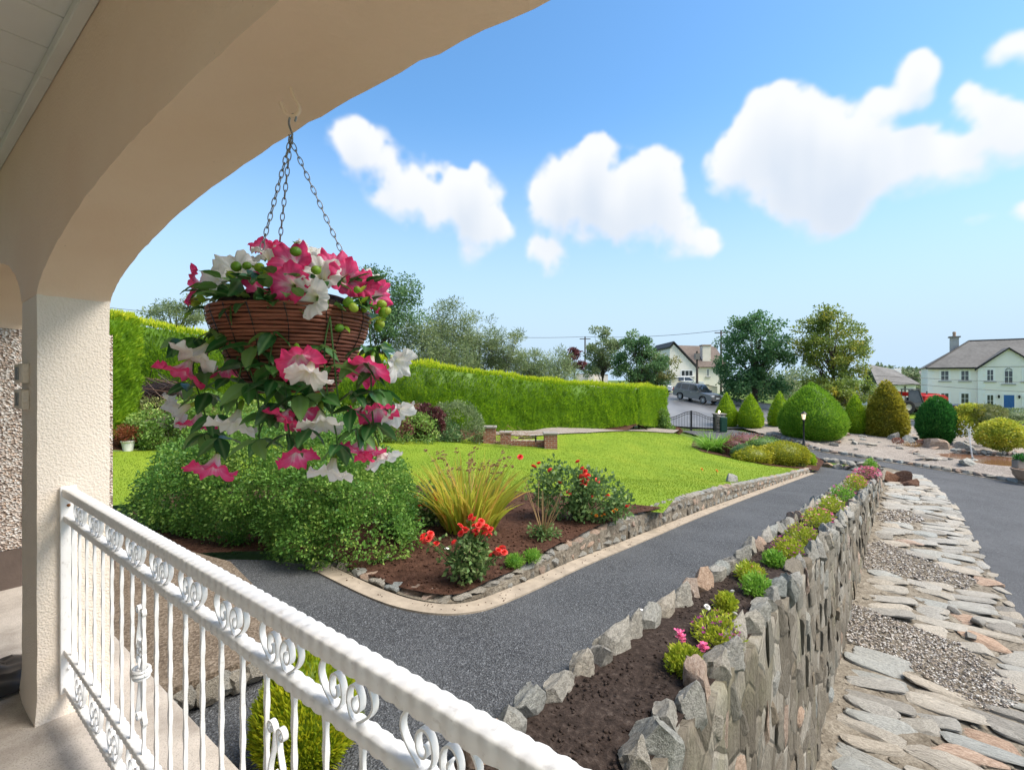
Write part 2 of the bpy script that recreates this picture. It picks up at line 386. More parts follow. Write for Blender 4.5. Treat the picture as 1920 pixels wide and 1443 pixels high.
def tarmac(name, lo, hi, dark):
    a = MT(name, .82, .35); v = a.voro('pos', 120, outp='Color'); bw = a.n('ShaderNodeSeparateColor'); a.l(v, bw.inputs[0]); g = a.noise('pos', .9, 6, .65)
    c = a.ramp(bw.outputs[0], [(0, dark), (.45, lo), (.85, hi), (1, tuple(x*2.1 for x in hi))]); c = a.mix(a.ramp(g, [(.35, (0, 0, 0)), (.7, (.6, .6, .6))]), c, tuple(x*1.2 for x in hi))
    a.color(c); a.bump(a.voro('pos', 95), .9, .012); return a.m
M['tarmac'] = tarmac('tarmac', (.050, .053, .058), (.088, .092, .098), (.013, .013, .015))
M['drive'] = tarmac('drive_tarmac', (.06, .062, .068), (.095, .098, .105), (.02, .02, .022))
a = MT('wet_road', .32, .5); g = a.noise('pos', .5, 4, .6, (1, .25, 1)); a.color(a.ramp(g, [(.3, (.10, .10, .105)), (.7, (.2, .2, .205))])); a.rough(g, .25, .5); M['road'] = a.m
M['strip'] = plain('concrete_strip', (.31, .26, .205), .9, .15, var=.2, scale=9, bump=.5, bs=70, kind='pos')
a = MT('soil', .95, .1); g = a.noise('pos', 14, 6, .7); a.color(a.ramp(g, [(.3, (.035, .017, .011)), (.55, (.085, .042, .028)), (.75, (.14, .08, .055))])); a.bump(a.math('ADD', a.noise('pos', 40, 5, .7), a.math('MULTIPLY', a.noise('pos', 9, 3), 1.2)), .9, .03); M['soil'] = a.m
a = MT('planter_soil', .95, .1); g = a.noise('pos', 25, 6, .7); a.color(a.ramp(g, [(.3, (.018, .013, .011)), (.55, (.05, .036, .03)), (.78, (.12, .095, .08))])); a.bump(g, .9, .03); M['psoil'] = a.m
a = MT('lawn_turf', .9, .15); g = a.noise('pos', .9, 5, .6, (1, .35, 1)); g2 = a.noise('pos', 45, 3, .6)
c = a.ramp(g, [(.3, (.125, .20, .014)), (.5, (.17, .245, .018)), (.72, (.225, .28, .024))]); a.color(a.mix(a.ramp(g2, [(.35, (.3, .3, .3)), (.6, (0, 0, 0))]), c, (.11, .18, .014))); a.bump(g2, .3, .01); M['lawn'] = a.m
a = MT('rough_ground', .95, .1); g = a.noise('pos', .4, 6, .6); a.color(a.ramp(g, [(.3, (.06, .10, .02)), (.55, (.1, .15, .03)), (.75, (.14, .15, .06))])); a.bump(a.noise('pos', 6, 4), .6, .1); M['ground'] = a.m
def rockmat(name, c0, c1, c2, scale=5, stretch=None, lichen=.5):
    a = MT(name, .9, .2); f = a.noise('obj', scale, 6, .65, stretch); g = a.noise('obj', scale*4, 5, .7); r = a.rnd()
    c = a.ramp(f, [(.28, c0), (.5, c1), (.72, c2)])
    c = a.mix(a.math('MULTIPLY', a.ramp(g, [(.5, (0, 0, 0)), (.72, (1, 1, 1))]), lichen), c, tuple(min(1, x*1.6+.06) for x in c1))
    t = a.ramp(r, [(0, (.72, .70, .68)), (.35, (1, 1, 1)), (.6, (1.05, .96, .86)), (.8, (.86, .93, .98)), (1, (1.15, 1.08, 1.0))])
    a.color(a.mix(1.0, c, t, 'MULTIPLY')); a.bump(a.math('ADD', g, a.math('MULTIPLY', f, 1.5)), .8, .03); return a.m
M['rock'] = rockmat('grey_stone', (.17, .165, .15), (.34, .33, .30), (.50, .48, .44))
M['slab'] = rockmat('grey_slab_stone', (.19, .185, .17), (.36, .345, .315), (.53, .5, .45), 4, (1, 3, 3))
M['wall_rock'] = rockmat('vertical_wall_stone', (.11, .096, .075), (.21, .187, .152), (.32, .292, .247), 5, (2.2, 2.2, .6))
M['pink_rock'] = rockmat('pinkish_stone', (.22, .15, .11), (.40, .30, .24), (.52, .43, .36), 5)
M['red_rock'] = rockmat('rust_stone', (.10, .05, .03), (.19, .10, .065), (.3, .2, .15), 6)
a = MT('mortar', .95, .1); g = a.noise('pos', 3.5, 6, .65, (1.5, 1.5, .45)); h = a.noise('pos', 26, 5, .7)
a.color(a.mix(a.ramp(h, [(.4, (.6, .6, .6)), (.65, (0, 0, 0))]), a.ramp(g, [(.28, (.15, .128, .098)), (.5, (.28, .245, .195)), (.72, (.42, .38, .315))]), (.10, .08, .06))); a.bump(a.math('ADD', h, g), .9, .04); M['mortar'] = a.m
a = MT('pebble', .6, .3); r = a.attr(); a.color(a.ramp(r, [(0, (.09, .08, .075)), (.3, (.22, .2, .185)), (.55, (.36, .29, .23)), (.8, (.42, .40, .38)), (1, (.68, .64, .58))])); M['pebble'] = a.m
a = MT('gravel_bed', .95, .1); v = a.voro('pos', 26, outp='Color'); bw = a.n('ShaderNodeSeparateColor'); a.l(v, bw.inputs[0]); g = a.noise('pos', .8, 4)
a.color(a.mix(.5, a.ramp(g, [(.3, (.21, .18, .155)), (.7, (.31, .27, .235))]), a.ramp(bw.outputs[0], [(0, (.11, .095, .085)), (.5, (.26, .225, .2)), (1, (.44, .4, .36))]))); a.bump(a.voro('pos', 26), .6, .02); M['gravel'] = a.m
a = MT('rubble_face', .95, .15); st = (1.15, 1.15, .85); v = a.voro('pos', 3.4, outp='Color', stretch=st); bw = a.n('ShaderNodeSeparateColor'); a.l(v, bw.inputs[0]); ed = a.voro('pos', 3.4, 'DISTANCE_TO_EDGE', stretch=st)
g = a.noise('pos', 4, 6, .7, (2.2, 2.2, .5)); h = a.noise('pos', 30, 5, .7, (1.5, 1.5, .7)); m_ = a.noise('pos', 1.1, 3)
c = a.ramp(a.math('ADD', a.math('MULTIPLY', bw.outputs[0], .45), a.math('MULTIPLY', g, .55)), [(.25, (.10, .085, .066)), (.45, (.185, .163, .13)), (.6, (.25, .225, .188)), (.78, (.34, .315, .275))])
c = a.mix(a.ramp(m_, [(.52, (0, 0, 0)), (.7, (.35, .35, .35))]), c, (.22, .215, .11)); c = a.mix(a.ramp(h, [(.36, (.55, .55, .55)), (.5, (0, 0, 0))]), c, (.12, .10, .08))
c = a.mix(a.ramp(ed, [(0, (.4, .4, .4)), (.03, (0, 0, 0))]), c, (.085, .07, .055)); a.color(c)
er = a.ramp(ed, [(0, (0, 0, 0)), (.07, (.5, .5, .5))]); a.bump(a.math('ADD', a.math('ADD', er, a.math('MULTIPLY', h, .7)), a.math('MULTIPLY', g, 1.0)), .9, .035); M['rubble'] = a.m
# paint, metal, small things
a = MT('white_gloss_paint', .48, .45); g = a.noise('pos', 7, 4); h = a.noise('pos', 55, 3); a.color(a.mix(a.ramp(h, [(.6, (0, 0, 0)), (.74, (.5, .5, .5))]), a.ramp(g, [(.3, (.84, .82, .80)), (.7, (.89, .88, .87))]), (.5, .46, .42))); a.bump(a.noise('pos', 38, 3), .25, .004); M['white'] = a.m
M['rust'] = plain('rust', (.32, .13, .04), .8, var=.3, scale=40)
M['steel'] = plain('dull_steel', (.28, .28, .27), .45, .5, .7, var=.2, scale=60)
M['black_metal'] = plain('black_metal', (.018, .018, .02), .45, .4, var=.1)
M['dark_plastic'] = plain('dark_plastic', (.012, .012, .013), .3, .5)
M['wire'] = plain('wire', (.03, .03, .032), .6)
a = MT('wicker', .55, .35); r = a.attr(); n_ = a.noise('obj', 30, 4, .6, (1, 1, 6)); c = a.ramp(r, [(0, (.06, .018, .010)), (.4, (.205, .066, .036)), (.8, (.29, .105, .06)), (1, (.02, .008, .006))]); a.color(a.mix(a.ramp(n_, [(.35, (.5, .5, .5)), (.6, (0, 0, 0))]), c, (.09, .03, .018))); M['wicker'] = a.m
def petalmat(name, stops, trans):
    a = MT(name, .55, .3); r = a.n('ShaderNodeAttribute', attribute_name='rad').outputs['Fac']; n_ = a.noise('obj', 120, 2)
    c = a.ramp(a.math('ADD', r, a.math('MULTIPLY', a.math('SUBTRACT', n_, .5), .25)), stops); a.color(c); a.translucent(c, trans); return a.m
M['petal_pink'] = petalmat('pink_petal', [(0, (.42, .5, .08)), (.22, (.75, .72, .5)), (.40, (.9, .62, .7)), (.62, (.9, .14, .34)), (.95, (.87, .045, .2))], .35)
M['petal_white'] = petalmat('white_petal', [(0, (.45, .5, .1)), (.3, (.78, .77, .55)), (.6, (.84, .83, .79)), (1, (.86, .85, .83))], .3)
a = MT('red_rose_petal', .6, .3); r = a.attr(); c = a.ramp(r, [(0, (.6, .025, .02)), (.5, (.84, .06, .05)), (1, (.9, .16, .13))]); a.color(c); a.translucent(c, .25); M['rose'] = a.m
a = MT('small_flower', .6, .3); r = a.attr(); c = a.ramp(r, [(0, (.16, .01, .10)), (.3, (.32, .02, .2)), (.55, (.75, .10, .28)), (.8, (.8, .25, .4)), (1, (.82, .8, .76))]); a.color(c); a.translucent(c, .25); M['floret'] = a.m
a = MT('glossy_basket_leaf', .4, .45); r = a.rnd(); o_ = a.co('obj'); sx_ = a.n('ShaderNodeSeparateXYZ'); a.l(o_, sx_.inputs[0])
vein = a.ramp(a.math('ABSOLUTE', sx_.outputs[0]), [(0, (1, 1, 1)), (.0016, (0, 0, 0))])
c = a.ramp(r, [(0, (.014, .08, .018)), (.35, (.035, .14, .03)), (.7, (.085, .22, .045)), (1, (.2, .34, .09))]); c = a.mix(a.math('MULTIPLY', vein, .5), c, (.2, .34, .14)); a.color(c); a.translucent(c, .25); M['bleaf'] = a.m
a = MT('lime_bud', .45, .4); r = a.rnd(); c = a.ramp(r, [(0, (.13, .30, .02)), (.6, (.28, .46, .035)), (1, (.42, .52, .06))]); a.color(c); a.translucent(c, .25); M['lime'] = a.m
M['stem'] = plain('green_stem', (.05, .11, .025), .6)
# foliage
M['box'] = leafmat('box_leaf', (.052, .151, .029), (.133, .273, .046), (.325, .452, .093), .35)
M['hedge'] = leafmat('hedge_frond', (.104, .220, .014), (.232, .389, .019), (.673, .673, .035), .4)
M['topiary'] = leafmat('topiary_frond', (.151, .267, .014), (.302, .447, .021), (.464, .568, .035), .4)
M['big_topiary'] = leafmat('large_topiary_frond', (.081, .209, .017), (.197, .360, .028), (.348, .476, .052), .4)
M['gold_conifer'] = leafmat('golden_frond', (.170, .180, .015), (.330, .300, .030), (.500, .420, .060), .3)
M['dwarf_gold'] = leafmat('dwarf_golden_frond', (.116, .232, .014), (.406, .464, .023), (.696, .603, .035), .35)
M['dark_conifer'] = leafmat('dark_conifer_frond', (.017, .104, .021), (.046, .197, .035), (.104, .290, .058), .25)
M['acer'] = leafmat('acer_leaf', (.232, .313, .035), (.464, .487, .052), (.700, .464, .081), .35)
M['olive'] = leafmat('olive_leaf', (.104, .139, .035), (.197, .220, .070), (.325, .278, .116), .3)
M['oak'] = leafmat('dark_tree_leaf', (.041, .116, .046), (.093, .209, .075), (.174, .302, .116), .35)
M['maple'] = leafmat('turning_tree_leaf', (.104, .168, .035), (.220, .290, .052), (.580, .441, .046), .35)
M['willow'] = leafmat('grey_green_leaf', (.116, .168, .075), (.209, .273, .122), (.325, .371, .174), .35)
M['rowan'] = leafmat('deep_green_leaf', (.058, .139, .058), (.116, .220, .087), (.209, .313, .116), .35)
M['far'] = leafmat('far_tree_leaf', (.128, .186, .093), (.191, .249, .128), (.278, .302, .162), .3)
M['copper'] = leafmat('copper_leaf', (.060, .018, .022), (.120, .035, .040), (.220, .080, .080), .25)
M['bedleaf'] = leafmat('bed_plant_leaf', (.070, .151, .035), (.186, .313, .058), (.383, .452, .116), .3)
M['goldbush'] = leafmat('golden_bush_leaf', (.162, .197, .014), (.383, .383, .029), (.650, .534, .046), .3)
M['roseleaf'] = leafmat('rose_leaf', (.052, .110, .035), (.128, .220, .064), (.255, .325, .116), .3)
M['crocosmia'] = leafmat('turning_blade', (.197, .302, .029), (.487, .464, .058), (.700, .313, .104), .45)
M['blade'] = leafmat('green_blade', (.081, .220, .023), (.197, .383, .046), (.348, .510, .093), .35)
M['grass'] = leafmat('grass_blade', (.125, .205, .012), (.180, .255, .016), (.260, .310, .026), .4)
M['mauve'] = leafmat('heather_leaf', (.150, .060, .060), (.300, .140, .110), (.400, .300, .140), .25)
M['dry'] = leafmat('dry_blade', (.220, .120, .050), (.380, .240, .110), (.500, .360, .200), .25)
M['brush'] = leafmat('dead_branch', (.02, .01, .008), (.06, .03, .022), (.2, .11, .07), 0)
M['trailing'] = leafmat('trailing_leaf', (.186, .278, .023), (.383, .441, .035), (.522, .464, .070), .3)
M['bark'] = plain('bark', (.075, .06, .045), .9, var=.35, scale=12, bump=.7, bs=25, bd=.02)
M['pale_bark'] = plain('pale_bark', (.17, .15, .12), .9, var=.3, scale=12, bump=.6, bs=25, bd=.02)
# buildings, vehicles
M['brick'] = None
a = MT('garden_brick', .9, .15); bt = a.n('ShaderNodeTexBrick'); a.l(a.co('obj'), bt.inputs['Vector'])
mp = a.n('ShaderNodeMapping'); mp.inputs['Rotation'].default_value = (R(90), 0, 0); a.l(a.co('obj'), mp.inputs[0]); a.l(mp.outputs[0], bt.inputs['Vector'])
bt.inputs['Color1'].default_value = (.34, .115, .07, 1); bt.inputs['Color2'].default_value = (.24, .08, .05, 1); bt.inputs['Mortar'].default_value = (.4, .34, .29, 1); bt.inputs['Scale'].default_value = 1; bt.inputs['Brick Width'].default_value = .225; bt.inputs['Row Height'].default_value = .075; bt.inputs['Mortar Size'].default_value = .008
a.color(bt.outputs['Color']); M['brick'] = a.m
M['cap'] = plain('coping_stone', (.24, .22, .20), .9, var=.15)
M['hwhite'] = plain('white_house_render', (.87, .835, .79), .85, var=.04, scale=1, kind='pos')
M['hquoin'] = plain('white_quoin', (.86, .86, .85), .7, var=.02)
M['hcream'] = plain('cream_house_render', (.85, .80, .70), .85, var=.05, scale=1, kind='pos')
def slate(name, c):
    a = MT(name, .75, .3); g = a.noise('pos', 3, 4, .6, (1, 1, 3)); v = a.noise('pos', .7, 3); a.color(a.ramp(a.math('ADD', a.math('MULTIPLY', g, .6), a.math('MULTIPLY', v, .4)), [(.35, tuple(x*.72 for x in c)), (.65, tuple(x*1.25 for x in c))])); return a.m
M['slate'] = slate('grey_slate', (.135, .13, .125)); M['tile'] = slate('brown_roof_tile', (.13, .10, .085)); M['tile_edge'] = plain('dark_fascia', (.03, .03, .032), .6)
M['glass'] = plain('dark_window_glass', (.05, .055, .06), .08, .8, var=.3, scale=2)
M['blue'] = plain('blue_door_paint', (.035, .13, .36), .5, var=.08)
M['sill'] = plain('grey_sill', (.42, .41, .39), .8)
M['gwall'] = plain('grey_boundary_render', (.42, .41, .40), .9, var=.15, scale=.8, kind='pos')
M['cwall'] = plain('cream_boundary_render', (.74, .68, .58), .9, var=.12, scale=.8, kind='pos')
M['suv'] = plain('gunmetal_car_paint', (.2, .2, .205), .25, .6, .35, var=.04)
M['wcar'] = plain('white_car_paint', (.8, .8, .8), .25, .6, var=.02)
M['bcar'] = plain('dark_car_paint', (.03, .03, .035), .25, .6, var=.02)
M['tyre'] = plain('tyre_rubber', (.02, .02, .02), .9); M['rim'] = plain('alloy_rim', (.42, .42, .42), .35, .5, .6); M['crim'] = plain('cream_wheel_rim', (.62, .56, .42), .6)
M['headlamp'] = plain('lamp_glass', (.7, .72, .74), .1, .7); M['plate'] = plain('number_plate', (.8, .8, .78), .5)
M['tred'] = plain('red_machine_paint', (.55, .025, .02), .4, .45, var=.1); M['tgrey'] = plain('grey_machine_paint', (.1, .1, .1), .5)
M['greenbox'] = plain('green_box_paint', (.015, .06, .04), .5); M['terracotta'] = plain('stone_urn', (.36, .25, .18), .8, var=.2, bump=.3); M['pot'] = plain('white_pot', (.7, .69, .67), .6)
M['pole'] = plain('pole_timber', (.10, .08, .065), .9, var=.25)
a = MT('pond_water', .06, .5); a.color((.20, .10, .055)); a.bump(a.noise('pos', 5, 3), .25, .02); M['water'] = a.m
a = MT('spray', .2, .5); a.color((.85, .88, .9)); a.b.inputs['Alpha'].default_value = .42; M['spray'] = a.m
a = MT('lamp_glow', .3, .4); a.color((.85, .8, .68)); a.b.inputs['Emission Color'].default_value = (1, .78, .45, 1); a.b.inputs['Emission Strength'].default_value = .55; M['glow'] = a.m
a = MT('bulb', .3, .4); a.b.inputs['Emission Color'].default_value = (1, .8, .5, 1); a.b.inputs['Emission Strength'].default_value = 3; M['bulb'] = a.m
M['litter'] = plain('white_petal_litter', (.8, .78, .75), .7)
M['orange'] = plain('rust_stain', (.45, .22, .13), .9)
# ---------------------------------------------------------------- frames and terrain
P0 = np.array([-2.08, 2.10]); DW = np.array([.798, -.603]); NW = np.array([.603, .798])   # porch wall: along, outward
def PW(s, n, z): return np.array([*(P0+DW*s+NW*n), z])
A0 = np.array([0, 2.36]); US = np.array([.638, .770]); NQ = np.array([.770, -.638])         # planter run: along, across to the drive
def SQ(s, q): return A0+US*s+NQ*q
def sq_of(x, y): return (np.asarray(x)-A0[0])*US[0]+(np.asarray(y)-A0[1])*US[1], (np.asarray(x)-A0[0])*NQ[0]+(np.asarray(y)-A0[1])*NQ[1]
def soft(s): return np.where(s < -.6, 0, np.where(s > .6, s, (s+.6)**2/2.4))
def zp(s): return -.2-.0947*soft(np.asarray(s, float))
def T_path(x, y): return zp(sq_of(x, y)[0])
EDGE_PX = [(432,1052),(500,1053),(570,1062),(640,1098),(690,1122),(740,1140),(790,1151),(840,1155),(890,1151),(930,1140),(1010,1105),(1100,1060),(1200,1019),(1300,975),(1400,935),(1480,905),(1532,886)]
EDGE = np.array([onto(*p, T_path) for p in EDGE_PX])
EH = [.03,.03,.03,.05,.05,.05,.05,.05,.06,.08,.12,.2,.29,.34,.3,.2,.16]              # height of the stone edging above the path
def left_off(pl, d):
    t = nrm(np.gradient(np.asarray(pl)[:, :2], axis=0)); nn = np.stack([-t[:, 1], t[:, 0]], 1); return np.asarray(pl)[:, :2]+nn*d
E_IN = left_off(EDGE, .15); E_BED = left_off(EDGE, .30)
gar = [(x, y, float(T_path(x, y))+h) for (x, y), h in zip(E_BED, EH)]
gar += [(-1.6,5.2,-.12),(-3.5,6,-.2),(-4.5,4.5,-.1),(-7,8,-.24),(-12,14.5,.1),(-13,11,-.1),(-9.5,11.5,-.18),(-2,17,-.73),(1.4,17.7,-1.02),(-1.3,18,-.92),(2,22.5,-.85),(2.2,23.5,-.86),(6.3,26,-1.3),(8,25,-1.36),
        (7.8,20,-1.46),(8.7,19,-1.62),(10.9,18.2,-1.9),(3.2,12,-1.0),(0,9,-.45),(-4,11,-.55),(5,16,-1.25),(10,22,-1.75),(9,30,-1.7)]
T_gar = rbf(gar)
low = [(3,1,-2.85),(5,4,-2.85),(3.8,5.9,-2.7),(9.33,8.74,-2.9),(11.57,11.7,-2.9),(6.5,9.3,-2.6),(9.5,13,-2.5),(15,20,-2.65),(19,22,-2.95),(22,20,-3.05),(21,26,-2.95),(18,28,-2.85),(15,32,-2.6),(14.5,36,-2.34),(12,36,-2.3),
       (18.3,30,-2.63),(20,33,-2.3),(25,30,-2.55),(28,27,-2.8),(30,36,-2.5),(22,40,-2.0),(20,52,-.7),(17,52,-.65),(24,48,-1.4),(35,42,-2.6),(50,54,-2.6),(52,61,-2.95),(58,58,-3.0),(45,57,-2.5),(39,47,-1.85),(42,47,-1.95),(16.5,58,-.05),(18,62,.1),(24,66,.4),(70,60,-2.8),(24,70,-.2),(40,60,-2.0),(5,60,-.5),(-10,35,-.5),(-30,20,-.5),
       (0,10,-3),(-6,5,-2.6),(3,18,-2.8),(-3,14,-2.8),(-12,12,-2.5),(6,22,-2.6),(0,0,-3),(10,0,-3),(25,10,-3.1),(-10,-5,-3),(20,-5,-3),(0,120,-1),(60,120,-1.5),(120,80,-2.5),(-70,60,0),(36,50,-2.3),(45,48,-2.6)]
T_low = rbf(low)

# ---------------------------------------------------------------- ground
g = [(-70,-30),(130,-30),(130,150),(-70,150)]
sheet('ground', g, T_low, 2.5, M['ground'], dz=-.12, kind='structure')
mk('far_ground', [(-3000,-500,-3.5),(3000,-500,-3.5),(3000,4000,-3.5),(-3000,4000,-3.5)], [(0,1,2,3)], M['ground'], kind='structure')

# ---------------------------------------------------------------- footpath, concrete strip, edging
pp = [tuple(SQ(-3.2,.12)), tuple(SQ(8,.12)), tuple(SQ(24.5,.12)), tuple(SQ(24.5,-1.7)), tuple(left_off(EDGE, .05)[-1]+np.array([.1,.4]))]
pp += [tuple(p) for p in left_off(EDGE, .05)[::-1][1:]]+[(-4.2,4.2),(-4.5,3.2),(-1.9,1.9),(-.2,.4)]
sheet('footpath', pp, T_path, .35, M['tarmac'], kind='structure')
def ribbon(name, L, Rr, zl, zr, mat, thick=.06, **k):
    L = np.asarray(L); Rr = np.asarray(Rr); n = len(L); V = []
    for i in range(n): V += [(*L[i], zl[i]), (*Rr[i], zr[i]), (*Rr[i], zr[i]-thick), (*L[i], zl[i]-thick)]
    F = []
    for i in range(n-1):
        for j in range(4): F.append((i*4+j, (i+1)*4+j, (i+1)*4+(j+1) % 4, i*4+(j+1) % 4))
    F += [(0,1,2,3), tuple((n-1)*4+j for j in (3,2,1,0))]
    return mk(name, V, F, mat, **k)
es = smooth_poly(np.column_stack([EDGE[:, :2], EH])[2:], 2); eh = es[:, 2]
o_ = es[:, :2]; i_ = left_off(es, .16)
ribbon('concrete_strip', i_, o_, T_path(i_[:, 0], i_[:, 1])+.022, T_path(o_[:, 0], o_[:, 1])+.014, M['strip'], kind='structure')

cb_ = np.random.default_rng(91); ef_ = lerp_poly(es[:, :2], .02); eo_ = left_off(ef_, .14); ii = cb_.integers(0, len(ef_), 420); w_ = cb_.random((420, 1))**.5; pe_ = ef_[ii]*(1-w_)+eo_[ii]*w_+cb_.normal(0, .015, (420, 2))
CRUMBS = np.column_stack([pe_, T_path(pe_[:, 0], pe_[:, 1])+.02])
def rockset(mat, n, seed, sub=3, clips=9, noise_=.16, box=3.2):
    out_ = []
    for k in range(n):
        rng = np.random.default_rng(seed*100+k); bm = bmesh.new(); bmesh.ops.create_icosphere(bm, subdivisions=sub, radius=1.25)
        V = np.array([v.co[:] for v in bm.verts]); V = V/((np.abs(V)**box).sum(1)**(1/box))[:, None]*1.08
        for c in range(clips):
            d = sph(rng, 1)[0]; h = rng.uniform(.5, .9); t = V@d; V = V-np.outer(np.maximum(0, t-h), d)
        N_ = nrm(V); V = V+N_*((fbm(V*2.2+k*7, k)-.5)*noise_*2+(fbm(V*6+k*3, k+9)-.5)*noise_*.6)[:, None]
        V = V/np.abs(V).max(0)
        F = [[v.index for v in f.verts] for f in bm.faces]; bm.free()
        mm_ = meshdata('stone', V, F, mat, smooth=True); mm_.set_sharp_from_angle(angle=R(24)); out_.append(mm_)
    return out_
ROCK = rockset(M['rock'], 10, 1, clips=13, noise_=.2, box=3.4); SLAB = rockset(M['slab'], 9, 2, clips=6, noise_=.15, box=4.2); WROCK = rockset(M['wall_rock'], 12, 3, noise_=.17, clips=5, box=7); PROCK = rockset(M['pink_rock'], 5, 4, clips=12, noise_=.2, box=3.4); RROCK = rockset(M['red_rock'], 3, 5)
SROCK = rockset(M['rock'], 6, 6, sub=2); SPROCK = rockset(M['pink_rock'], 3, 7, sub=2)
rs = np.random.default_rng(11)
def stone(parent, ms, loc, size, rz=0, tilt=.12, name='stone', rng=rs):
    m = ms[int(rng.integers(len(ms)))]
    return put(name, m, parent, loc, Euler((rng.normal(0, tilt), rng.normal(0, tilt), rz)), tuple(size))

# low rubble wall between the strip and the bed / lawn
lw = thing('garden_edging_wall', 'low rubble stone edging wall beside the narrow footpath, holding the rose bed and lawn', 'stone wall', (*EDGE[12][:2], EDGE[12][2]))
c0 = left_off(es, .175); c1 = left_off(es, .33)
ribbon('mortar_core', c1, c0, T_path(c1[:, 0], c1[:, 1])+eh-.02, T_path(c0[:, 0], c0[:, 1])+eh-.025, M['mortar'], thick=.55, parent=lw)
acc = 0; fine = lerp_poly(np.column_stack([c0, eh]), .05); cum = np.concatenate(([0], np.cumsum(np.linalg.norm(np.diff(fine[:, :2], axis=0), axis=1))))
tot_l = cum[-1]; x = .1
def at_len(x): return np.array([np.interp(x, cum, fine[:, j]) for j in range(3)])
while x < tot_l-.1:
    w = rs.uniform(.12, .22) if x < 4 else (rs.uniform(.16, .34) if x < 10 else rs.uniform(.28, .5))
    p = at_len(x+w/2); q = at_len(x+w/2+.05); t = q[:2]-p[:2]; ang = math.atan2(t[1], t[0]); nn = np.array([-math.sin(ang), math.cos(ang)]); zb = float(T_path(p[0], p[1])); h = p[2]
    cx = p[:2]+nn*.09
    stone(lw, ROCK if rs.random() < .7 else PROCK, (*cx, zb+h-.02), (w*.6, .1, .035), ang, .03)           # coping
    if h > .1:
        rows = 1 if h < .2 else 2
        for r in range(rows):
            hh = (h-.05)/rows
            for k in range(2 if rows == 2 and w > .26 else 1):
                kk = 2 if rows == 2 and w > .26 else 1
                off = (k+.5)/kk*w-w/2+rs.normal(0, .015); pc = p[:2]+np.array([math.cos(ang), math.sin(ang)])*off+nn*.03
                stone(lw, ROCK if rs.random() < .6 else (PROCK if rs.random() < .8 else WROCK), (*pc, zb+hh*(r+.5)), (w/kk*.52*rs.uniform(.85, 1.1), .06, hh*.53*rs.uniform(.85, 1.1)), ang, .08)
    x += w*1.02
pe = onto(1392, 925, T_path); 
stone(lw, ROCK, (*(pe[:2]+np.array([-.2,.22])), pe[2]+.2), (.22, .16, .26), .8, .05)

# ---------------------------------------------------------------- planter between footpath and drive
pl = thing('stone_planter', 'long narrow planter of upright stones and dark soil running beside the footpath', 'planter', (*SQ(3,.3), float(zp(3))))
ss = np.arange(-1.6, 21.6, .12); qs = np.linspace(.0, .62, 9); V = []; F = []
g1, g2 = np.meshgrid(ss, qs, indexing='ij'); V = np.concatenate([A0+g1[..., None]*US+g2[..., None]*NQ, (zp(g1)+.03+.07*(fbm(np.stack([g1*3, g2*6, 0*g1], 2), 3)-.35))[..., None]], 2).reshape(-1, 3)
m_ = len(qs)
F = [(i*m_+j, i*m_+j+1, (i+1)*m_+j+1, (i+1)*m_+j) for i in range(len(ss)-1) for j in range(m_-1)]
F = [f[::-1] for f in F]
mk('soil', V, F, M['psoil'], pl, smooth=True)
ANG = math.atan2(US[1], US[0])
s_ = -1.3
while s_ < 21:
    w = rs.uniform(.14, .38)*(1+.015*s_); h = rs.uniform(.08, .17)
    x, y = SQ(s_+w/2, rs.normal(.015, .015)); stone(pl, ROCK if rs.random() < .86 else PROCK, (x, y, float(zp(s_))+h*.35), (w*.56, rs.uniform(.065, .1), h), ANG+rs.normal(0, .18), .16)
    s_ += w*.93
# soil crumbs (real relief on the bare near soil)
def pebbles(name, pts, sizes, mat, parent=None, rng=rs, flat=.6, **k):
    b = np.array([(1,0,0),(-1,0,0),(0,1,0),(0,-1,0),(0,0,1),(0,0,-1)], float); f = np.array([(0,2,4),(2,1,4),(1,3,4),(3,0,4),(2,0,5),(1,2,5),(3,1,5),(0,3,5)])
    # one midpoint subdivision -> 18 verts, 32 tris
    vs_ = [tuple(v) for v in b]; idx = {v: i for i, v in enumerate(vs_)}; ff = []
    def mid(i, j):
        v = tuple(nrm(np.array(vs_[i])+np.array(vs_[j]))); v = tuple(round(t, 6) for t in v)
        if v not in idx: idx[v] = len(vs_); vs_.append(v)
        return idx[v]
    for q in f:
        a_, b_, c_ = q; ab, bc, ca = mid(a_, b_), mid(b_, c_), mid(c_, a_); ff += [(a_, ab, ca), (ab, b_, bc), (ca, bc, c_), (ab, bc, ca)]
    base = np.array(vs_); ff = np.array(ff); n = len(pts); sc = np.asarray(sizes)[:, None]*rng.uniform(.6, 1.3, (n, 3)); sc[:, 2] *= flat
    th = rng.uniform(0, 6.28, n); c, s = np.cos(th), np.sin(th)
    L = base[None]*sc[:, None, :]*(1+rng.uniform(-.18, .18, (n, len(base), 1)))
    X = L[..., 0]*c[:, None]-L[..., 1]*s[:, None]; Y = L[..., 0]*s[:, None]+L[..., 1]*c[:, None]
    V = np.stack([X, Y, L[..., 2]], 2)+np.asarray(pts)[:, None, :]; F = (ff[None]+np.arange(n)[:, None, None]*len(base)).reshape(-1, 3)
    return mk(name, V.reshape(-1, 3), F, mat, parent, smooth=True, tint=np.repeat(rng.random(n), len(ff)), kind='stuff', **k)
n = 2600; sv = -1+rs.random(n)**1.6*11; qv = rs.uniform(.08, .55, n); xy = A0+np.outer(sv, US)+np.outer(qv, NQ)
pebbles('soil_crumbs', np.column_stack([xy, zp(sv)+.05]), rs.uniform(.003, .011, n), M['psoil'], pl)

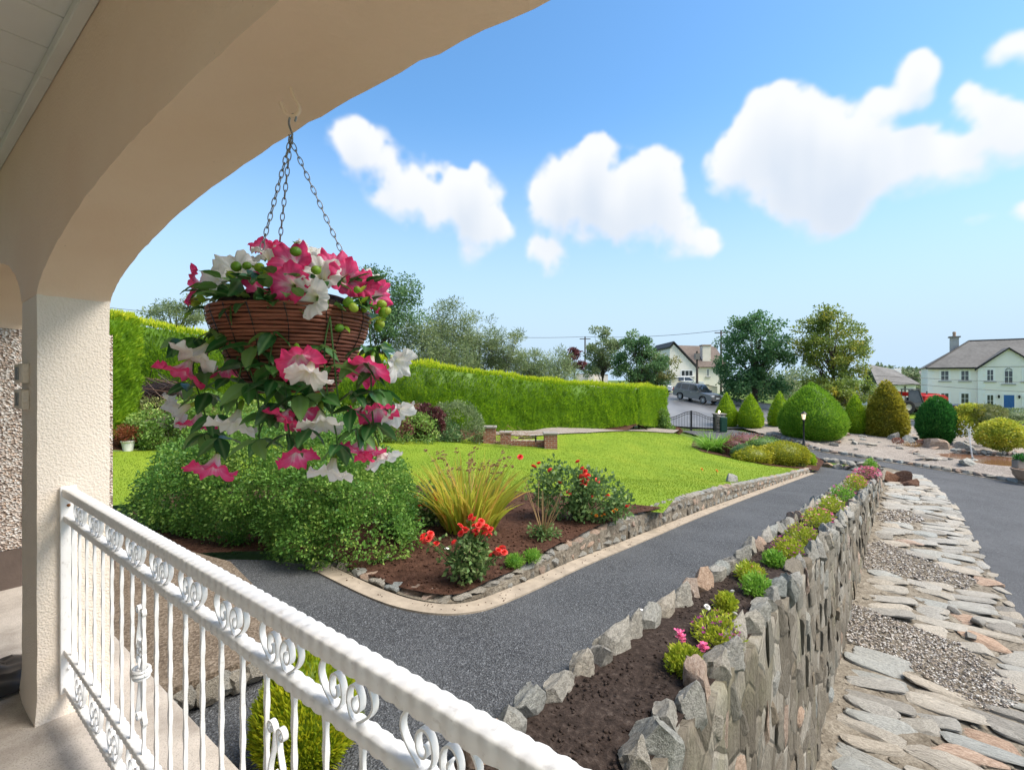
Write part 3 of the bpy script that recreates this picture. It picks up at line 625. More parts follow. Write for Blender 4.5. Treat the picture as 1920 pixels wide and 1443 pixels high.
pebbles('spilled_soil', CRUMBS, cb_.uniform(.002, .007, len(CRUMBS)), M['soil'], label='crumbs of soil and grit spilled on the concrete strip by the path', cat='soil')
# ---------------------------------------------------------------- tall retaining wall under the planter
rw = thing('retaining_wall', 'tall rough retaining wall of upright grey-brown stones above the drive bank', 'stone wall', (*SQ(8,.65), -2.7))
ss = np.arange(-.8, 22.4, .11); nz = 34
jj_ = np.linspace(0, 1, nz)[None]; S_ = ss[:, None]+0*jj_; bx_ = A0+np.outer(ss, US)+NQ*.66; zt_ = zp(ss)[:, None]+.02; zb_ = T_low(bx_[:, 0], bx_[:, 1])[:, None]-.25; Zg = zb_+(zt_-zb_)*jj_
pn = np.stack([S_*2.6, 0*S_+3.1, Zg*1.1], 2); dq = .662+(fbm(pn, 21)-.5)*.06+(fbm(pn*3.4, 22)-.5)*.04+.05*(1-jj_)
face = np.concatenate([A0+S_[..., None]*US+dq[..., None]*NQ, Zg[..., None]], 2); cap_ = np.concatenate([A0+np.outer(ss, US)+NQ*.5, zt_+.01], 1)[:, None]
V = np.concatenate([face, cap_], 1).reshape(-1, 3)
m_ = nz+1
F = [(i*m_+j, (i+1)*m_+j, (i+1)*m_+j+1, i*m_+j+1) for i in range(len(ss)-1) for j in range(m_-1)]
mk('mortar_face', V, F, M['rubble'], rw, smooth=True)
rw_ = np.random.default_rng(41); spots = []
for k in range(9000):                                      # rubble bedded almost flush, no two stones on one spot
    s_ = 1.0+rw_.random()**1.35*20.4; x, y = SQ(s_, .66); zt = float(zp(s_)); z0 = float(T_low(x, y)); z = z0+rw_.random()*(zt-z0)*.97
    w, h = rw_.uniform(.09, .2)*(1+.02*s_), rw_.uniform(.08, .24)
    if z+h*.7 > zt+.06: continue
    if any(abs(s_-a) < (w+c)*.80 and abs(z-b) < (h+d)*.80 for a, b, c, d in spots): continue
    spots.append((s_, z, w, h))
    if len(spots) >= 230: break
for s_, z, w, h in spots:
    x, y = SQ(s_, .66); fr = .645+.05*max(0, 1-(z-float(T_low(x, y)))/2.2)*.8+rw_.normal(0, .006)
    stone(rw, WROCK if rw_.random() < .75 else (ROCK if rw_.random() < .7 else PROCK), (*SQ(s_, fr), z), (w, rw_.uniform(.035, .05), h), ANG+rw_.normal(0, .04), .03, rng=rw_)
s_ = -.6
while s_ < 22:                                             # the uneven coping of upright stones
    w = rs.uniform(.13, .36)*(1+.012*s_); h = rs.uniform(.08, .19)
    stone(rw, ROCK if rs.random() < .8 else (WROCK if rs.random() < .6 else PROCK), (*SQ(s_+w/2, .585+rs.normal(0, .025)), float(zp(s_))+.03+rs.normal(0, .02)), (w*.55, rs.uniform(.07, .11), h), ANG+rs.normal(0, .25), .16); s_ += w*.9

# ---------------------------------------------------------------- stone bank beside the drive
def bank_edge(s): return np.interp(s, [0, 4, 8, 10.9, 14.6, 20, 27.4, 29], [3.6, 3.4, 3.2, 3.11, 2.95, 2.75, 2.0, .5])
ba = [tuple(SQ(s, .6)) for s in np.arange(0, 24, .5)]+[tuple(SQ(s, .2)) for s in (24, 26, 28.4)]+[tuple(SQ(s, bank_edge(s))) for s in np.arange(28.8, -.1, -.5)]
def T_bank(x, y): return T_low(x, y)+.02
bk = sheet('stone_bank', ba, T_bank, .35, M['mortar'], jit=.015, kind='structure')
GP = [[(1604,1030),(1650,1015),(1745,1052),(1835,1090),(1815,1108),(1720,1090),(1612,1066)], [(1588,1150),(1600,1133),(1700,1172),(1800,1210),(1905,1285),(1912,1325),(1860,1338),(1780,1302),(1690,1242),(1588,1206)], [(1640,962),(1690,955),(1745,975),(1700,985),(1645,978)]]
GPW = [np.array([onto(*p, T_bank)[:2] for p in g]) for g in GP]
s_ = 2.2; nsl = 0
while s_ < 27.6:
    st = .2+.0115*s_; q = .72+rs.uniform(0, .15)
    while q < bank_edge(s_)-.1:
        ln = min(rs.uniform(.34, .85)*(1+.012*s_), bank_edge(s_)-q)
        x, y = SQ(s_+rs.normal(0, .05), q+ln/2)
        if not any(inpoly(np.array([x]), np.array([y]), g)[0] for g in GPW) and rs.random() < .96:
            ms = SLAB if rs.random() < .93 else PROCK
            stone(bk, ms, (x, y, float(T_bank(x, y))+.012), (ln*.5, st*.66*rs.uniform(.75, 1.15), rs.uniform(.03, .065)), math.atan2(NQ[1], NQ[0])+rs.normal(.08, .2), .045, rng=rs); nsl += 1
        q += ln*.93
    s_ += st
for px, py, r in ((1819,1199,.085),(1834,1172,.1),(1790,1150,.09)): 
    p = onto(px, py, T_bank); stone(bk, SLAB, (p[0], p[1], p[2]+r*.55), (r*1.2, r*.9, r*.75), rs.uniform(0, 3))
for px, py, r in ((1690,905,.5),(1668,903,.42),(1708,912,.36)):
    p = onto(px, py, T_bank); stone(bk, RROCK, (p[0], p[1], p[2]+r*.25), (r, r*.7, r*.75), rs.uniform(0, 3), .25)
pts = []; sz = []
for g, n, a in zip(GPW, (1900, 3300, 350), (.014, .013, .02)):
    q = scatter(g, n, rs); z = T_bank(q[:, 0], q[:, 1])+.03+rs.uniform(-.012, .012, n); pts.append(np.column_stack([q, z])); sz.append(rs.uniform(.7, 1.35, n)*a*(1+.03*np.maximum(0, q[:, 1]-6)))
n = 1300; sv = 2.2+rs.random(n)**1.3*22; qv = .68+rs.random(n)*(bank_edge(sv)-.75); xy = A0+np.outer(sv, US)+np.outer(qv, NQ)
pebbles('stone_chips', np.column_stack([xy, T_bank(xy[:, 0], xy[:, 1])+.005]), rs.uniform(.012, .05, n)*(1+.02*sv), M['mortar'], bk, flat=.35)
pebbles('loose_pebbles', np.vstack(pts), np.concatenate(sz), M['pebble'], label='loose rounded brown and grey pebbles in hollows of the stone bank', cat='pebbles')

# ---------------------------------------------------------------- drive, kerb wall, gravel garden
KERB_PX = [(1432,816),(1470,826),(1510,839),(1540,849),(1600,858),(1700,873),(1800,889),(1920,911),(2010,928)]
KERB = np.array([onto(*p, T_low) for p in KERB_PX])
dr = [tuple(SQ(s, bank_edge(s)-.08)) for s in np.arange(-1, 28.9, 1.)]+[tuple(SQ(30, -.5)), tuple(SQ(29, -3.5)), (14.2, 30), (12.6, 35.9), (16.6, 36.1)]+[tuple(p[:2]) for p in KERB]+[(24,14),(16,0),(8,-6),(3,-4)]
sheet('drive', dr, T_low, .8, M['drive'], dz=.03, kind='structure')
kl = smooth_poly(KERB[:, :2], 2); kr = left_off(kl, .18)
ribbon('kerb_line', kr, kl, T_low(kr[:, 0], kr[:, 1])+.06, T_low(kl[:, 0], kl[:, 1])+.055, M['strip'], kind='structure')
kw = thing('kerb_wall', 'low stone kerb wall along the far side of the curving drive', 'stone wall', (*kl[len(kl)//2], float(T_low(*kl[len(kl)//2]))))
k0 = left_off(kl, .2); k1 = left_off(kl, .75)
ribbon('paving_top', k1, k0, T_low(k1[:, 0], k1[:, 1])+.22, T_low(k0[:, 0], k0[:, 1])+.2, M['gravel'], thick=.5, parent=kw)
f2 = lerp_poly(k0, .1); cu = np.concatenate(([0], np.cumsum(np.linalg.norm(np.diff(f2, axis=0), axis=1)))); x = .1
while x < cu[-1]-.2:
    w = rs.uniform(.3, .6); p = np.array([np.interp(x+w/2, cu, f2[:, j]) for j in (0, 1)]); q = np.array([np.interp(x+w/2+.1, cu, f2[:, j]) for j in (0, 1)]); an = math.atan2(*(q-p)[::-1])
    stone(kw, SROCK if rs.random() < .7 else SPROCK, (*p, float(T_low(*p))+.11), (w*.52, .14, .12), an, .07); x += w
PZ = -2.6; PONDP = [P(x, y, (EYE-PZ)*FPX/(y-HOR))[:2] for x, y in ((1757,851),(1790,849),(1850,853),(1925,860),(2010,868),(2010,880),(1925,878),(1870,873),(1815,864),(1770,856))]
gb = [tuple(p) for p in k0]+[(34,24),(42,32),(36,40),(24,40.5),(17.5,37.5)]
def T_gb(x, y):
    x = np.asarray(x, float); y = np.asarray(y, float); b_ = T_low(x, y)+.03+.15*np.clip((x-18.5)/2.5, 0, 1); d = np.full(x.shape, 1e9)
    for p, q in zip(PONDP, PONDP[1:]+PONDP[:1]):
        e = q-p; t = np.clip(((x-p[0])*e[0]+(y-p[1])*e[1])/(e@e), 0, 1); d = np.minimum(d, np.hypot(x-p[0]-t*e[0], y-p[1]-t*e[1]))
    return np.where(inpoly(x, y, PONDP), PZ-.2, np.maximum(b_, PZ+.03-.22*np.maximum(0, d-.3)))
sheet('gravel_garden', gb, T_gb, .35, M['gravel'], jit=.06, kind='structure')
rgb_ = np.random.default_rng(66); gg_ = [o for o in bpy.data.objects if o.name == 'gravel_garden'][0]
for q in scatter([tuple(p) for p in left_off(kl, 1.0)]+[(34,25),(36,33),(30,36),(20,35)], 85, rgb_):
    if inpoly(np.array([q[0]]), np.array([q[1]]), PONDP)[0]: continue
    w = rgb_.uniform(.12, .42)*(1.4 if rgb_.random() < .15 else 1); stone(gg_, SROCK if rgb_.random() < .7 else SPROCK, (*q, float(T_gb(q[0], q[1]))+w*.1), (w, w*.7, w*rgb_.uniform(.25, .55)), rgb_.uniform(0, 3), .12, rng=rgb_)
# low cross wall closing the end of the footpath
cwp = [onto(1526,872,lambda x, y: T_path(x, y)), onto(1600,882,lambda x, y: T_path(x, y)), onto(1655,884,lambda x, y: T_path(x, y))]
cw = thing('cross_wall', 'low rubble wall crossing the far end of the footpath', 'stone wall', cwp[1])
cl_ = lerp_poly(np.array(cwp)[:, :2], .1); cz = float(cwp[1][2])
for lay in (0, 1):
    x = 0
    while x < len(cl_)-3:
        w = rs.uniform(.3, .55); p = cl_[min(len(cl_)-1, int(x+w*5))]; stone(cw, SROCK if rs.random() < .7 else SPROCK, (*p, float(T_path(*p))+.1+.2*lay), (w*.55, .17, .13), rs.normal(.1, .1)); x += w*10
# public road and far lawns
rd = [P(1235,812,38)[:2], (18,36.4), (27,41.5), (46,37), (60,30), (62,36), (47,43), (31,47.5), (24,53.5), (17,62), (8,70), (4,66), (10,54)]
sheet('road', rd, T_low, 1.5, M['road'], dz=.02, kind='structure')
hp = [onto(950,812,T_gar), onto(1000,812,T_gar), onto(1100,806,T_gar), onto(1180,803,T_gar), onto(1255,806,T_gar)]

# ---------------------------------------------------------------- porch
po = thing('arched_porch', 'arched porch of the near house, tan arches on a cream pillar, framing the view', 'porch', PW(-.18, .12, 0))
ZC = 2.68
AS = [(0,1.872),(.05,1.915),(.12,1.945),(.22,1.985),(.34,2.018),(.5,2.058),(.66,2.09),(.94,2.132),(1.3,2.158),(1.75,2.168)]
def arch_z(s, L):
    return 1.872+.294*max(0., 1-abs(1-2*s/L)**2.05)**.66
rp = np.random.default_rng(5)
def arch_bay(s0, L, nseg=90):
    """spandrel above one opening: inner face, outer face and soffit, with a slightly uneven arris"""
    V = []; F = []
    jj = rp.normal(0, .0022, (nseg+1, 2))
    for i in range(nseg+1):
        t = (1-math.cos(math.pi*i/nseg))/2*L; z = arch_z(t, L)
        for n_, zz in ((0, ZC+.3), (0, z+jj[i, 0]), (.085, z+.002), (.17, z-.001), (.255, z+jj[i, 1]), (.255, ZC+.3)): V.append(PW(s0+t, n_, zz))
    for i in range(nseg):
        for j in range(5): F.append((i*6+j, i*6+j+1, (i+1)*6+j+1, (i+1)*6+j))
    return V, F
b = MB()
for s0, L in ((0, 3.5), (-2.08, 1.716)):
    V, F = arch_bay(s0, L); b.add(V, F)
for s0, s1 in ((-.364, 0), (3.5, 3.9), (-2.5, -2.08)):     # solid wall above each support
    b.ob(PW((s0+s1)/2, .1275, (1.874+ZC+.3)/2), np.append(DW*(s1-s0)/2, 0), np.append(NW*.1275, 0), (0, 0, (ZC+.3-1.874)/2))
b.mk('arch_wall', M['tan'], po)
for s0, s1 in ((-.364, 0), (3.5, 3.9)):                    # rough rendered pillars, subdivided so that the arris wavers
    V = []; F = []; nz = 46; co = [(s0,0),(s0+.12,0),(s1-.12,0),(s1,0),(s1,.085),(s1,.17),(s1,.25),(s1-.12,.25),(s0+.12,.25),(s0,.25),(s0,.17),(s0,.085)]; k = len(co)
    for i in range(nz+1):
        z = -.02+1.896*i/nz
        for (s, n_) in co:
            p = PW(s, n_+.0015, z); c = PW((s0+s1)/2, .125, z); d = p-c; w = (float(fbm(p*9, 4))-.5)*.012+(.012 if z < .12 else 0)*(1-z/.12)
            V.append(p+nrm(d)*w)
    F = [(i*k+j, i*k+(j+1) % k, (i+1)*k+(j+1) % k, (i+1)*k+j) for i in range(nz) for j in range(k)]+[tuple(nz*k+j for j in range(k))]
    mk('pillar', V, F, M['cream'], po)
# ceiling boards and edge trim
ce = MB(); ce.ob(PW(.7, -1.3, ZC+.12), np.append(DW*3.4, 0), np.append(NW*1.6, 0), (0, 0, .04)); ce.mk('ceiling', M['pvc'], po)
cei = po.children[-1] if False else [o for o in bpy.data.objects if o.name == 'ceiling'][0]
s_ = -2.45
while s_ < 3.8:
    bb = MB(); bb.ob(PW(s_+.122, -1.32, ZC+.055), np.append(DW*.1205, 0), np.append(NW*1.3, 0), (0, 0, .012)); bb.bevelled('board', M['pvc'], cei, w=.004); s_ += .245
for s0, s1 in ((-2.5, .33), (.335, 3.9)):
    bb = MB(); bb.ob(PW((s0+s1)/2, -.021, ZC+.021), np.append(DW*(s1-s0)/2, 0), np.append(NW*.02, 0), (0, 0, .02)); bb.bevelled('trim', M['pvc'], po, w=.004)
# back wall and roof of the porch (behind the camera), so the porch is shaded as a porch is
b = MB(); b.ob(PW(.7, -2.62, 1.35), np.append(DW*3.4, 0), np.append(NW*.1, 0), (0, 0, 1.45)); b.mk('back_wall', M['cream'], po)
b = MB(); b.ob(PW(.7, -1.2, ZC+.36), np.append(DW*3.7, 0), np.append(NW*1.8, 0), (0, 0, .05)); b.mk('roof', M['slate'], po)
# two small brackets on the pillar's inner face
for zz in (1.53, 1.41):
    bb = MB(); bb.ob(PW(-.26, -.012, zz), np.append(DW*.10, 0), np.append(NW*.014, 0), (0, 0, .045)); bb.bevelled('bracket', M['cream'], po, w=.006)
    b2 = MB(); b2.ob(PW(-.26, -.027, zz), np.append(DW*.03, 0), np.append(NW*.004, 0), (0, 0, .03)); b2.mk('catch', M['steel'], po)
wg = thing('house_wing', 'pebble-dashed house wing with a dark brown plinth behind the pillar', 'house', PW(-2.3, 0, -.05))
b = MB(); b.ob(PW(-2.33, -.9, 1.07), np.append(DW*.25, 0), np.append(NW*1.65, 0), (0, 0, .80)); b.mk('wall', M['dash'], wg)
b = MB(); b.ob(PW(-2.33, -.9, .1), np.append(DW*.265, 0), np.append(NW*1.665, 0), (0, 0, .165)); b.mk('plinth', M['plinth'], wg)
# floor slabs
def T0(x, y): return np.zeros_like(np.asarray(x, float))
fl = MB(); fl.ob(PW(.7, -1.1, -.16), np.append(DW*3.7, 0), np.append(NW*1.53, 0), (0, 0, .15)); fl.bevelled('porch_floor', M['floor'], kind='structure', w=.012)
br = [onto(126,1366,lambda x, y: T0(x, y)-.05), onto(307,1295,lambda x, y: T0(x, y)-.05), onto(561,1195,lambda x, y: T0(x, y)-.05), onto(500,1120,lambda x, y: T0(x, y)-.05), onto(432,1052,lambda x, y: T0(x, y)-.05), (-3.4,4.6), (-7,6), (-8,2.5)]
b = MB(); pol = np.array([(p[0], p[1], -.055) for p in br]); b.ext(pol[::-1], (0, 0, -.3)); b.mk('concrete_yard', M['agg'], kind='structure')
st_ = thing('step_edging', 'rough mortared stone edging at the foot of the porch step', 'stone edging', (-1.5, 2.4, -.2))
q0 = br[1][:2]; q1 = br[2][:2]
for t in np.linspace(-.35, 1, 12):
    p = q0+(q1-q0)*t; stone(st_, ROCK, (p[0]+.02, p[1]-.03, -.12), (.075, .05, .075), math.atan2(*(q1-q0)[::-1]), .1)
bg_ = thing('plastic_bag', 'crumpled black plastic sheet lying at the foot of the pillar', 'plastic sheet', PW(-.55, -.02, 0))
V = []; F = []
for i in range(15):
    for j in range(13):
        s = -.78+.42*i/14; n_ = -.22+.4*j/12; e = max(0, 1-((i-7)/7)**2)*max(0, 1-((j-6)/6)**2); V.append(PW(s, n_, .004+e**.5*(.03+.07*abs(float(fbm(np.array([s*16, n_*16, 0.]), 8))-.45)*2)))
F = [(i*13+j, (i+1)*13+j, (i+1)*13+j+1, i*13+j+1) for i in range(14) for j in range(12)]
mk('crumpled_sheet', V, F, M['dark_plastic'], bg_)

# ---------------------------------------------------------------- railing
ra = thing('porch_railing', 'white painted wrought-iron railing with scrolls across the porch opening', 'railing', PW(1.7, .116, 0))
NR = .101; SA, SB = .0, 3.5
def rail(name, z0, z1, dep, per=.036, amp=.0014):
    """hammered box rail with scalloped arrises"""
    V = []; F = []; st = np.arange(SA, SB, .0068); zc = (z0+z1)/2; hz_ = (z1-z0)/2
    prof = [(-1,-.8),(-.8,-1),(.8,-1),(1,-.8),(1,.8),(.8,1),(-.8,1),(-1,.8)]
    for i, s in enumerate(st):
        w = amp*(abs(math.sin(math.pi*s/per))-.5)*2
        for j, (a, c) in enumerate(prof):
            ww = w*(1 if (j//2) % 2 == 0 else .7)+rp.normal(0, .0003); V.append(PW(s, NR+a*(dep/2+ww), zc+c*(hz_+ww*.8)))
    k = 8; n = len(st); F = [(i*k+j, i*k+(j+1) % k, (i+1)*k+(j+1) % k, (i+1)*k+j) for i in range(n-1) for j in range(k)]+[tuple(range(k-1, -1, -1)), tuple((n-1)*k+j for j in range(k))]
    return mk(name, V, F, M['white'], ra, smooth=True)
rail('top_rail', .974, 1.011, .041); rail('middle_rail', .862, .888, .032); rail('lower_rail', .262, .288, .032); rail('bottom_rail', .098, .122, .03)
b = MB(); b.ob(PW(.012, NR, .555), np.append(DW*.008, 0), np.append(NW*.028, 0), (0, 0, .465)); b.bevelled('wall_bar', M['white'], ra, w=.003)
for zz in (.935, .2):
    b = MB(); b.ball(PW(.022, NR, zz), .007, 10, 6); b.mk('bolt', M['rust'] if zz > .5 else M['white'], ra)
BAL = meshdata('baluster', *(lambda V, F: (V, F))(*(lambda st: (np.array([(math.cos(t+th)*.0068*(1+.12*math.sin(z*90)), math.sin(t+th)*.0068*(1+.12*math.sin(z*90)), z) for z in np.linspace(.27, .87, 61) for th in [0.12*math.sin(z*40)] for t in (math.pi/4, 3*math.pi/4, 5*math.pi/4, 7*math.pi/4)]), np.array([(i*4+j, i*4+(j+1) % 4, (i+1)*4+(j+1) % 4, (i+1)*4+j) for i in range(60) for j in range(4)])))(0)), M['white'])
RZ = math.atan2(DW[1], DW[0])
for k in range(29):
    s = .10+.1165*k
    if s < 3.45: put('baluster', BAL, ra, PW(s, NR, 0), Euler((0, 0, RZ)))
def scroll_mesh(h, w):
    """half of a lyre: outer bow from the upper rail, round the foot, up into an inner curl"""
    t = np.linspace(0, 1, 22); pts = [(-.026-w*math.sin(math.pi*(.12+.80*a))**.8*.95+.012*a, h*(1-a)) for a in t*.93]
    c = (-.031, h*.40); r0 = math.hypot(pts[-1][0]-c[0], pts[-1][1]-c[1]); a0 = math.atan2(pts[-1][1]-c[1], pts[-1][0]-c[0])
    for k in range(1, 44):
        f = k/43; a = a0+f*2*math.pi*1.45; r = r0*(1-f)**.75*(.98)+.005; 
        pts.append((c[0]+r*.7*math.cos(a), c[1]+r*math.sin(a)))
    m = MB(); m.strip([(x, 0, z) for x, z in pts], (0, 1, 0), .013, .0042); return meshdata('scroll', np.vstack(m.V), m.F, M['white'], smooth=False)
S1 = scroll_mesh(.092, .066); S2 = scroll_mesh(.142, .06)
for k in range(15):
    s = -.006+.24*(k+.98)
    if s > 3.45: break
    for ms, z in ((S1, .886), (S2, .12)):
        for sg in (1, -1): put('scroll', ms, ra, PW(s, NR, z), Euler((0, 0, RZ)), (sg, 1, 1))
def curl(c, r, a0, turns, n=30, squash=1.): return [(c[0]+r*(1-f)**.7*math.cos(a0+f*turns*2*math.pi)*squash+.0, c[1]+r*(1-f)**.7*math.sin(a0+f*turns*2*math.pi)) for f in np.linspace(0, .94, n)]
def ornament():
    m = MB()
    up = [(.004,.555),(.02,.585),(.032,.62),(.028,.66),(.012,.70),(.008,.73)]+curl((.022,.742), .016, math.pi, -1.3)
    lo = [(.006,.545),(.010,.50),(.020,.45),(.032,.41)]+curl((.024,.392), .017, .6, -1.3)
    mid = [(.03,.565),(.034,.60),(.02,.635),(.006,.655)]+curl((.014,.612), .018, 2.4, 1.2)
    for l in (up, lo, mid):
        p = smooth_poly(np.array([(x, 0, z) for x, z in l]), 1); m.strip(p, (0, 1, 0), .012, .004); p2 = p.copy(); p2[:, 0] *= -1; m.strip(p2, (0, 1, 0), .012, .004)
    for z, r in ((.553, .027), (.541, .029), (.529, .024)):
        th = np.linspace(0, 2*math.pi, 25); m.tube([(r*math.cos(a), r*.8*math.sin(a), z) for a in th], .0055, 7, caps=False)
    return meshdata('ornament', np.vstack(m.V), m.F, M['white'])
OR = ornament()
for s in (1.007, 1.895, 2.83): put('ornament', OR, ra, PW(s, NR, 0), Euler((0, 0, RZ)))
# ---------------------------------------------------------------- plant builders
def ball_core(ells, sc, seed=0, n=14, m=9):
    b = MB()
    for k, (c, r) in enumerate(ells):
        t = MB(); t.ball((0,0,0), (1,1,1), n, m); V = t.V[0]; V = V*(1+.12*(fbm(V*2.5+k*5, seed)-.5))[:, None]; b.add(np.asarray(c)+V*np.asarray(r)*sc, t.F, 0.)
    return np.vstack(b.V), b.F
def blob_leaves(ells, n, L, Wd, rng, lump=.16, lf=2.4, inner=.82, up=.2, rnd=.75, fine=.08, zmin=None, fold=.25, lt=.45):
    """leaves through the outer shell of a lumpy union of ellipsoids"""
    C = np.array([e[0] for e in ells], float); Rr = np.array([np.broadcast_to(e[1], (3,)) for e in ells], float)
    ar = (Rr[:, 0]*Rr[:, 1]+Rr[:, 0]*Rr[:, 2]+Rr[:, 1]*Rr[:, 2]); pk = rng.choice(len(ells), size=n*2, p=ar/ar.sum())
    d = sph(rng, n*2); w = C[pk]+Rr[pk]*d
    nz_ = (fbm(w*lf, 17)-.5)*2; nf = (fbm(w*lf*3.3, 18)-.5)*2
    rad = (1+lump*nz_+fine*nf)*rng.uniform(inner, 1.03, n*2); Q = C[pk]+Rr[pk]*d*rad[:, None]
    keep = np.ones(n*2, bool)
    for i in range(len(ells)):
        ins = (((Q-C[i])/Rr[i])**2).sum(1) < .6; keep &= ~(ins & (pk != i))
    if zmin is not None: keep &= Q[:, 2] > zmin
    Q = Q[keep][:n]; d = d[keep][:n]; nz_ = nz_[keep][:n]; nf = nf[keep][:n]; k = len(Q)
    D = nrm(d)*.6+sph(rng, k)*rnd+np.array([0, 0, up])
    V, F = leafmesh(Q, D, L*rng.uniform(.65, 1.3, k), Wd*rng.uniform(.7, 1.3, k), rng, fold)
    return V, F, np.clip(.42+.5*lt*nz_+.3*nf+rng.normal(0, .16, k), 0, 1)
def clump_leaves(ells, nclump, n, rc, L, Wd, rng, zmin=None, inner=.9, lump=.22, lf=2.2):
    """sprigs gathered into many small clumps over a lumpy union of ellipsoids"""
    C = np.array([e[0] for e in ells], float); Rr = np.array([np.broadcast_to(e[1], (3,)) for e in ells], float)
    ar = (Rr[:, 0]*Rr[:, 1]+Rr[:, 0]*Rr[:, 2]+Rr[:, 1]*Rr[:, 2]); pk = rng.choice(len(ells), size=nclump*3, p=ar/ar.sum()); d = sph(rng, nclump*3); w = C[pk]+Rr[pk]*d
    Q = C[pk]+Rr[pk]*d*((1+lump*(fbm(w*lf, 17)-.5)*2)*(1.04-.42*rng.random(nclump*3)**2))[:, None]; keep = np.ones(nclump*3, bool)
    for i in range(len(ells)): keep &= ~(((((Q-C[i])/Rr[i])**2).sum(1) < .68) & (pk != i))
    if zmin is not None: keep &= Q[:, 2] > zmin+.02
    Q = Q[keep][:nclump]; d = d[keep][:nclump]; k = len(Q); rcs = rc*rng.uniform(.6, 1.35, k); own = rng.choice(k, size=n, p=rcs**2/(rcs**2).sum())
    e = sph(rng, n); e = nrm(e+d[own]*.75+np.array([0, 0, .25])); p = Q[own]+e*(rcs[own]*rng.random(n)**.5)[:, None]
    V, F = leafmesh(p, e*.8+sph(rng, n)*.6, L*rng.uniform(.6, 1.3, n), Wd*rng.uniform(.7, 1.3, n), rng, .25); ct = rng.normal(0, .16, k)
    T = np.clip(.42+ct[own]+.7*(fbm(p*1.4, 5)-.5)+rng.normal(0, .14, n), 0, 1)
    if zmin is not None: pass
    return V, F, T
def joinvf(*parts):
    Vs = []; Fs = []; Ts = []; o = 0
    for V, F, T in parts:
        V = np.asarray(V).reshape(-1, 3); Vs.append(V); Fs += [[int(i)+o for i in f] for f in F]; Ts.append(np.broadcast_to(np.asarray(T, float), (len(F),))); o += len(V)
    return np.vstack(Vs), Fs, np.concatenate(Ts)
def qjoin(*parts):                                        # all-quad join, kept as arrays (fast)
    Vs = []; Fs = []; Ts = []; o = 0
    for V, F, T in parts:
        V = np.asarray(V).reshape(-1, 3); Vs.append(V); Fs.append(np.asarray(F)+o); Ts.append(np.broadcast_to(np.asarray(T, float), (len(F),))); o += len(V)
    return np.vstack(Vs), np.vstack(Fs), np.concatenate(Ts)
def shrub(name, label, cat, ells, n, L, Wd, mat, seed, group=None, zmin=None, core=.8, base=None, clumps=None, **k):
    rng = np.random.default_rng(seed); cs = np.array([e[0] for e in ells]); zb = zmin if zmin is not None else min(e[0][2]-np.broadcast_to(e[1], (3,))[2] for e in ells)
    r = thing(name, label, cat, (cs[:, 0].mean(), cs[:, 1].mean(), zb) if base is None else base, group)
    V, F, T = blob_leaves(ells, n, L, Wd, rng, zmin=zmin, **k) if not clumps else clump_leaves(ells, clumps[0], n, clumps[1], L, Wd, rng, zmin=zmin)
    if core:
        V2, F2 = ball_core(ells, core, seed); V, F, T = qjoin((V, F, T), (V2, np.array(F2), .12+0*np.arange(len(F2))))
    mk('foliage', V, F, M[mat], r, tint=T, smooth=False)
    b = MB(); c0 = np.array([cs[:, 0].mean(), cs[:, 1].mean(), zb-.05]); h = cs[:, 2].mean()-zb
    sz = min(1, max(float(np.max(np.broadcast_to(e[1], (3,)))) for e in ells)/.6)
    for q in range(3): b.tube([c0+rng.normal(0, .03*sz, 3), c0+np.array([rng.normal(0, .1*sz), rng.normal(0, .1*sz), h])], [.025*sz, .01*sz], 6)
    b.mk('stem', M['bark'], r); return r
def topiary(name, label, px, pyb, pyt, wpx, Y, mat, seed, prof, n, L=.1, Wd=.03, group=None, cat='conifer', zb=None, updir=.8):
    """clipped or natural conifer: a surface of revolution clothed in fronds"""
    rng = np.random.default_rng(seed); b = P(px, pyb, Y); h = (pyb-pyt)/FPX*Y; r = wpx/2/FPX*Y
    if zb is None and Y > 20: zb = min(b[2], float(T_low(b[0], b[1]))+.12)
    if zb is not None: h += b[2]-zb; b[2] = zb
    root = thing(name, label, cat, b, group); tz = np.linspace(0, 1, 40); pr = np.interp(tz, [p[0] for p in prof], [p[1] for p in prof]); cdf = np.cumsum(pr+.05); cdf /= cdf[-1]
    t = np.interp(rng.random(n), cdf, tz); th = rng.uniform(0, 2*math.pi, n); rr = np.interp(t, tz, pr)*r
    dirs = np.stack([np.cos(th), np.sin(th), 0*th], 1); Q = b+dirs*rr[:, None]+np.stack([0*t, 0*t, t*h], 1)
    lum = (fbm(Q*3.2/max(.5, r), 3+seed)-.5)*2; Q = Q+dirs*(lum*.06*r-rng.random(n)**2*.10*r)[:, None]
    slope = -np.gradient(pr, tz)*r/h; sl = np.interp(t, tz, slope); D = dirs*.8+np.array([0, 0, 1])*(sl*.8+updir)[:, None]+sph(rng, n)*.5
    V, F = leafmesh(Q, D, L*rng.uniform(.6, 1.35, n), Wd*rng.uniform(.7, 1.3, n), rng, .2)
    T = np.clip(.45+.25*lum+rng.normal(0, .2, n), 0, 1)
    c = MB(); c.lathe([(max(.01, p*r*.9), q*h*.985) for q, p in zip(tz[::2], pr[::2])], b, 18); Fq = [f for f in c.F if len(f) == 4]
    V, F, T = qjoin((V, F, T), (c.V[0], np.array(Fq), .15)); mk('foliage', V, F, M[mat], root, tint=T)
    tb = MB(); tb.tube([b-np.array([0,0,.15]), b+np.array([0,0,h*.3])], [.05, .03], 7); tb.mk('trunk', M['bark'], root); return root
CONE = [(0,.42),(.06,.72),(.16,.95),(.28,1),(.45,.9),(.65,.62),(.85,.28),(1,.02)]
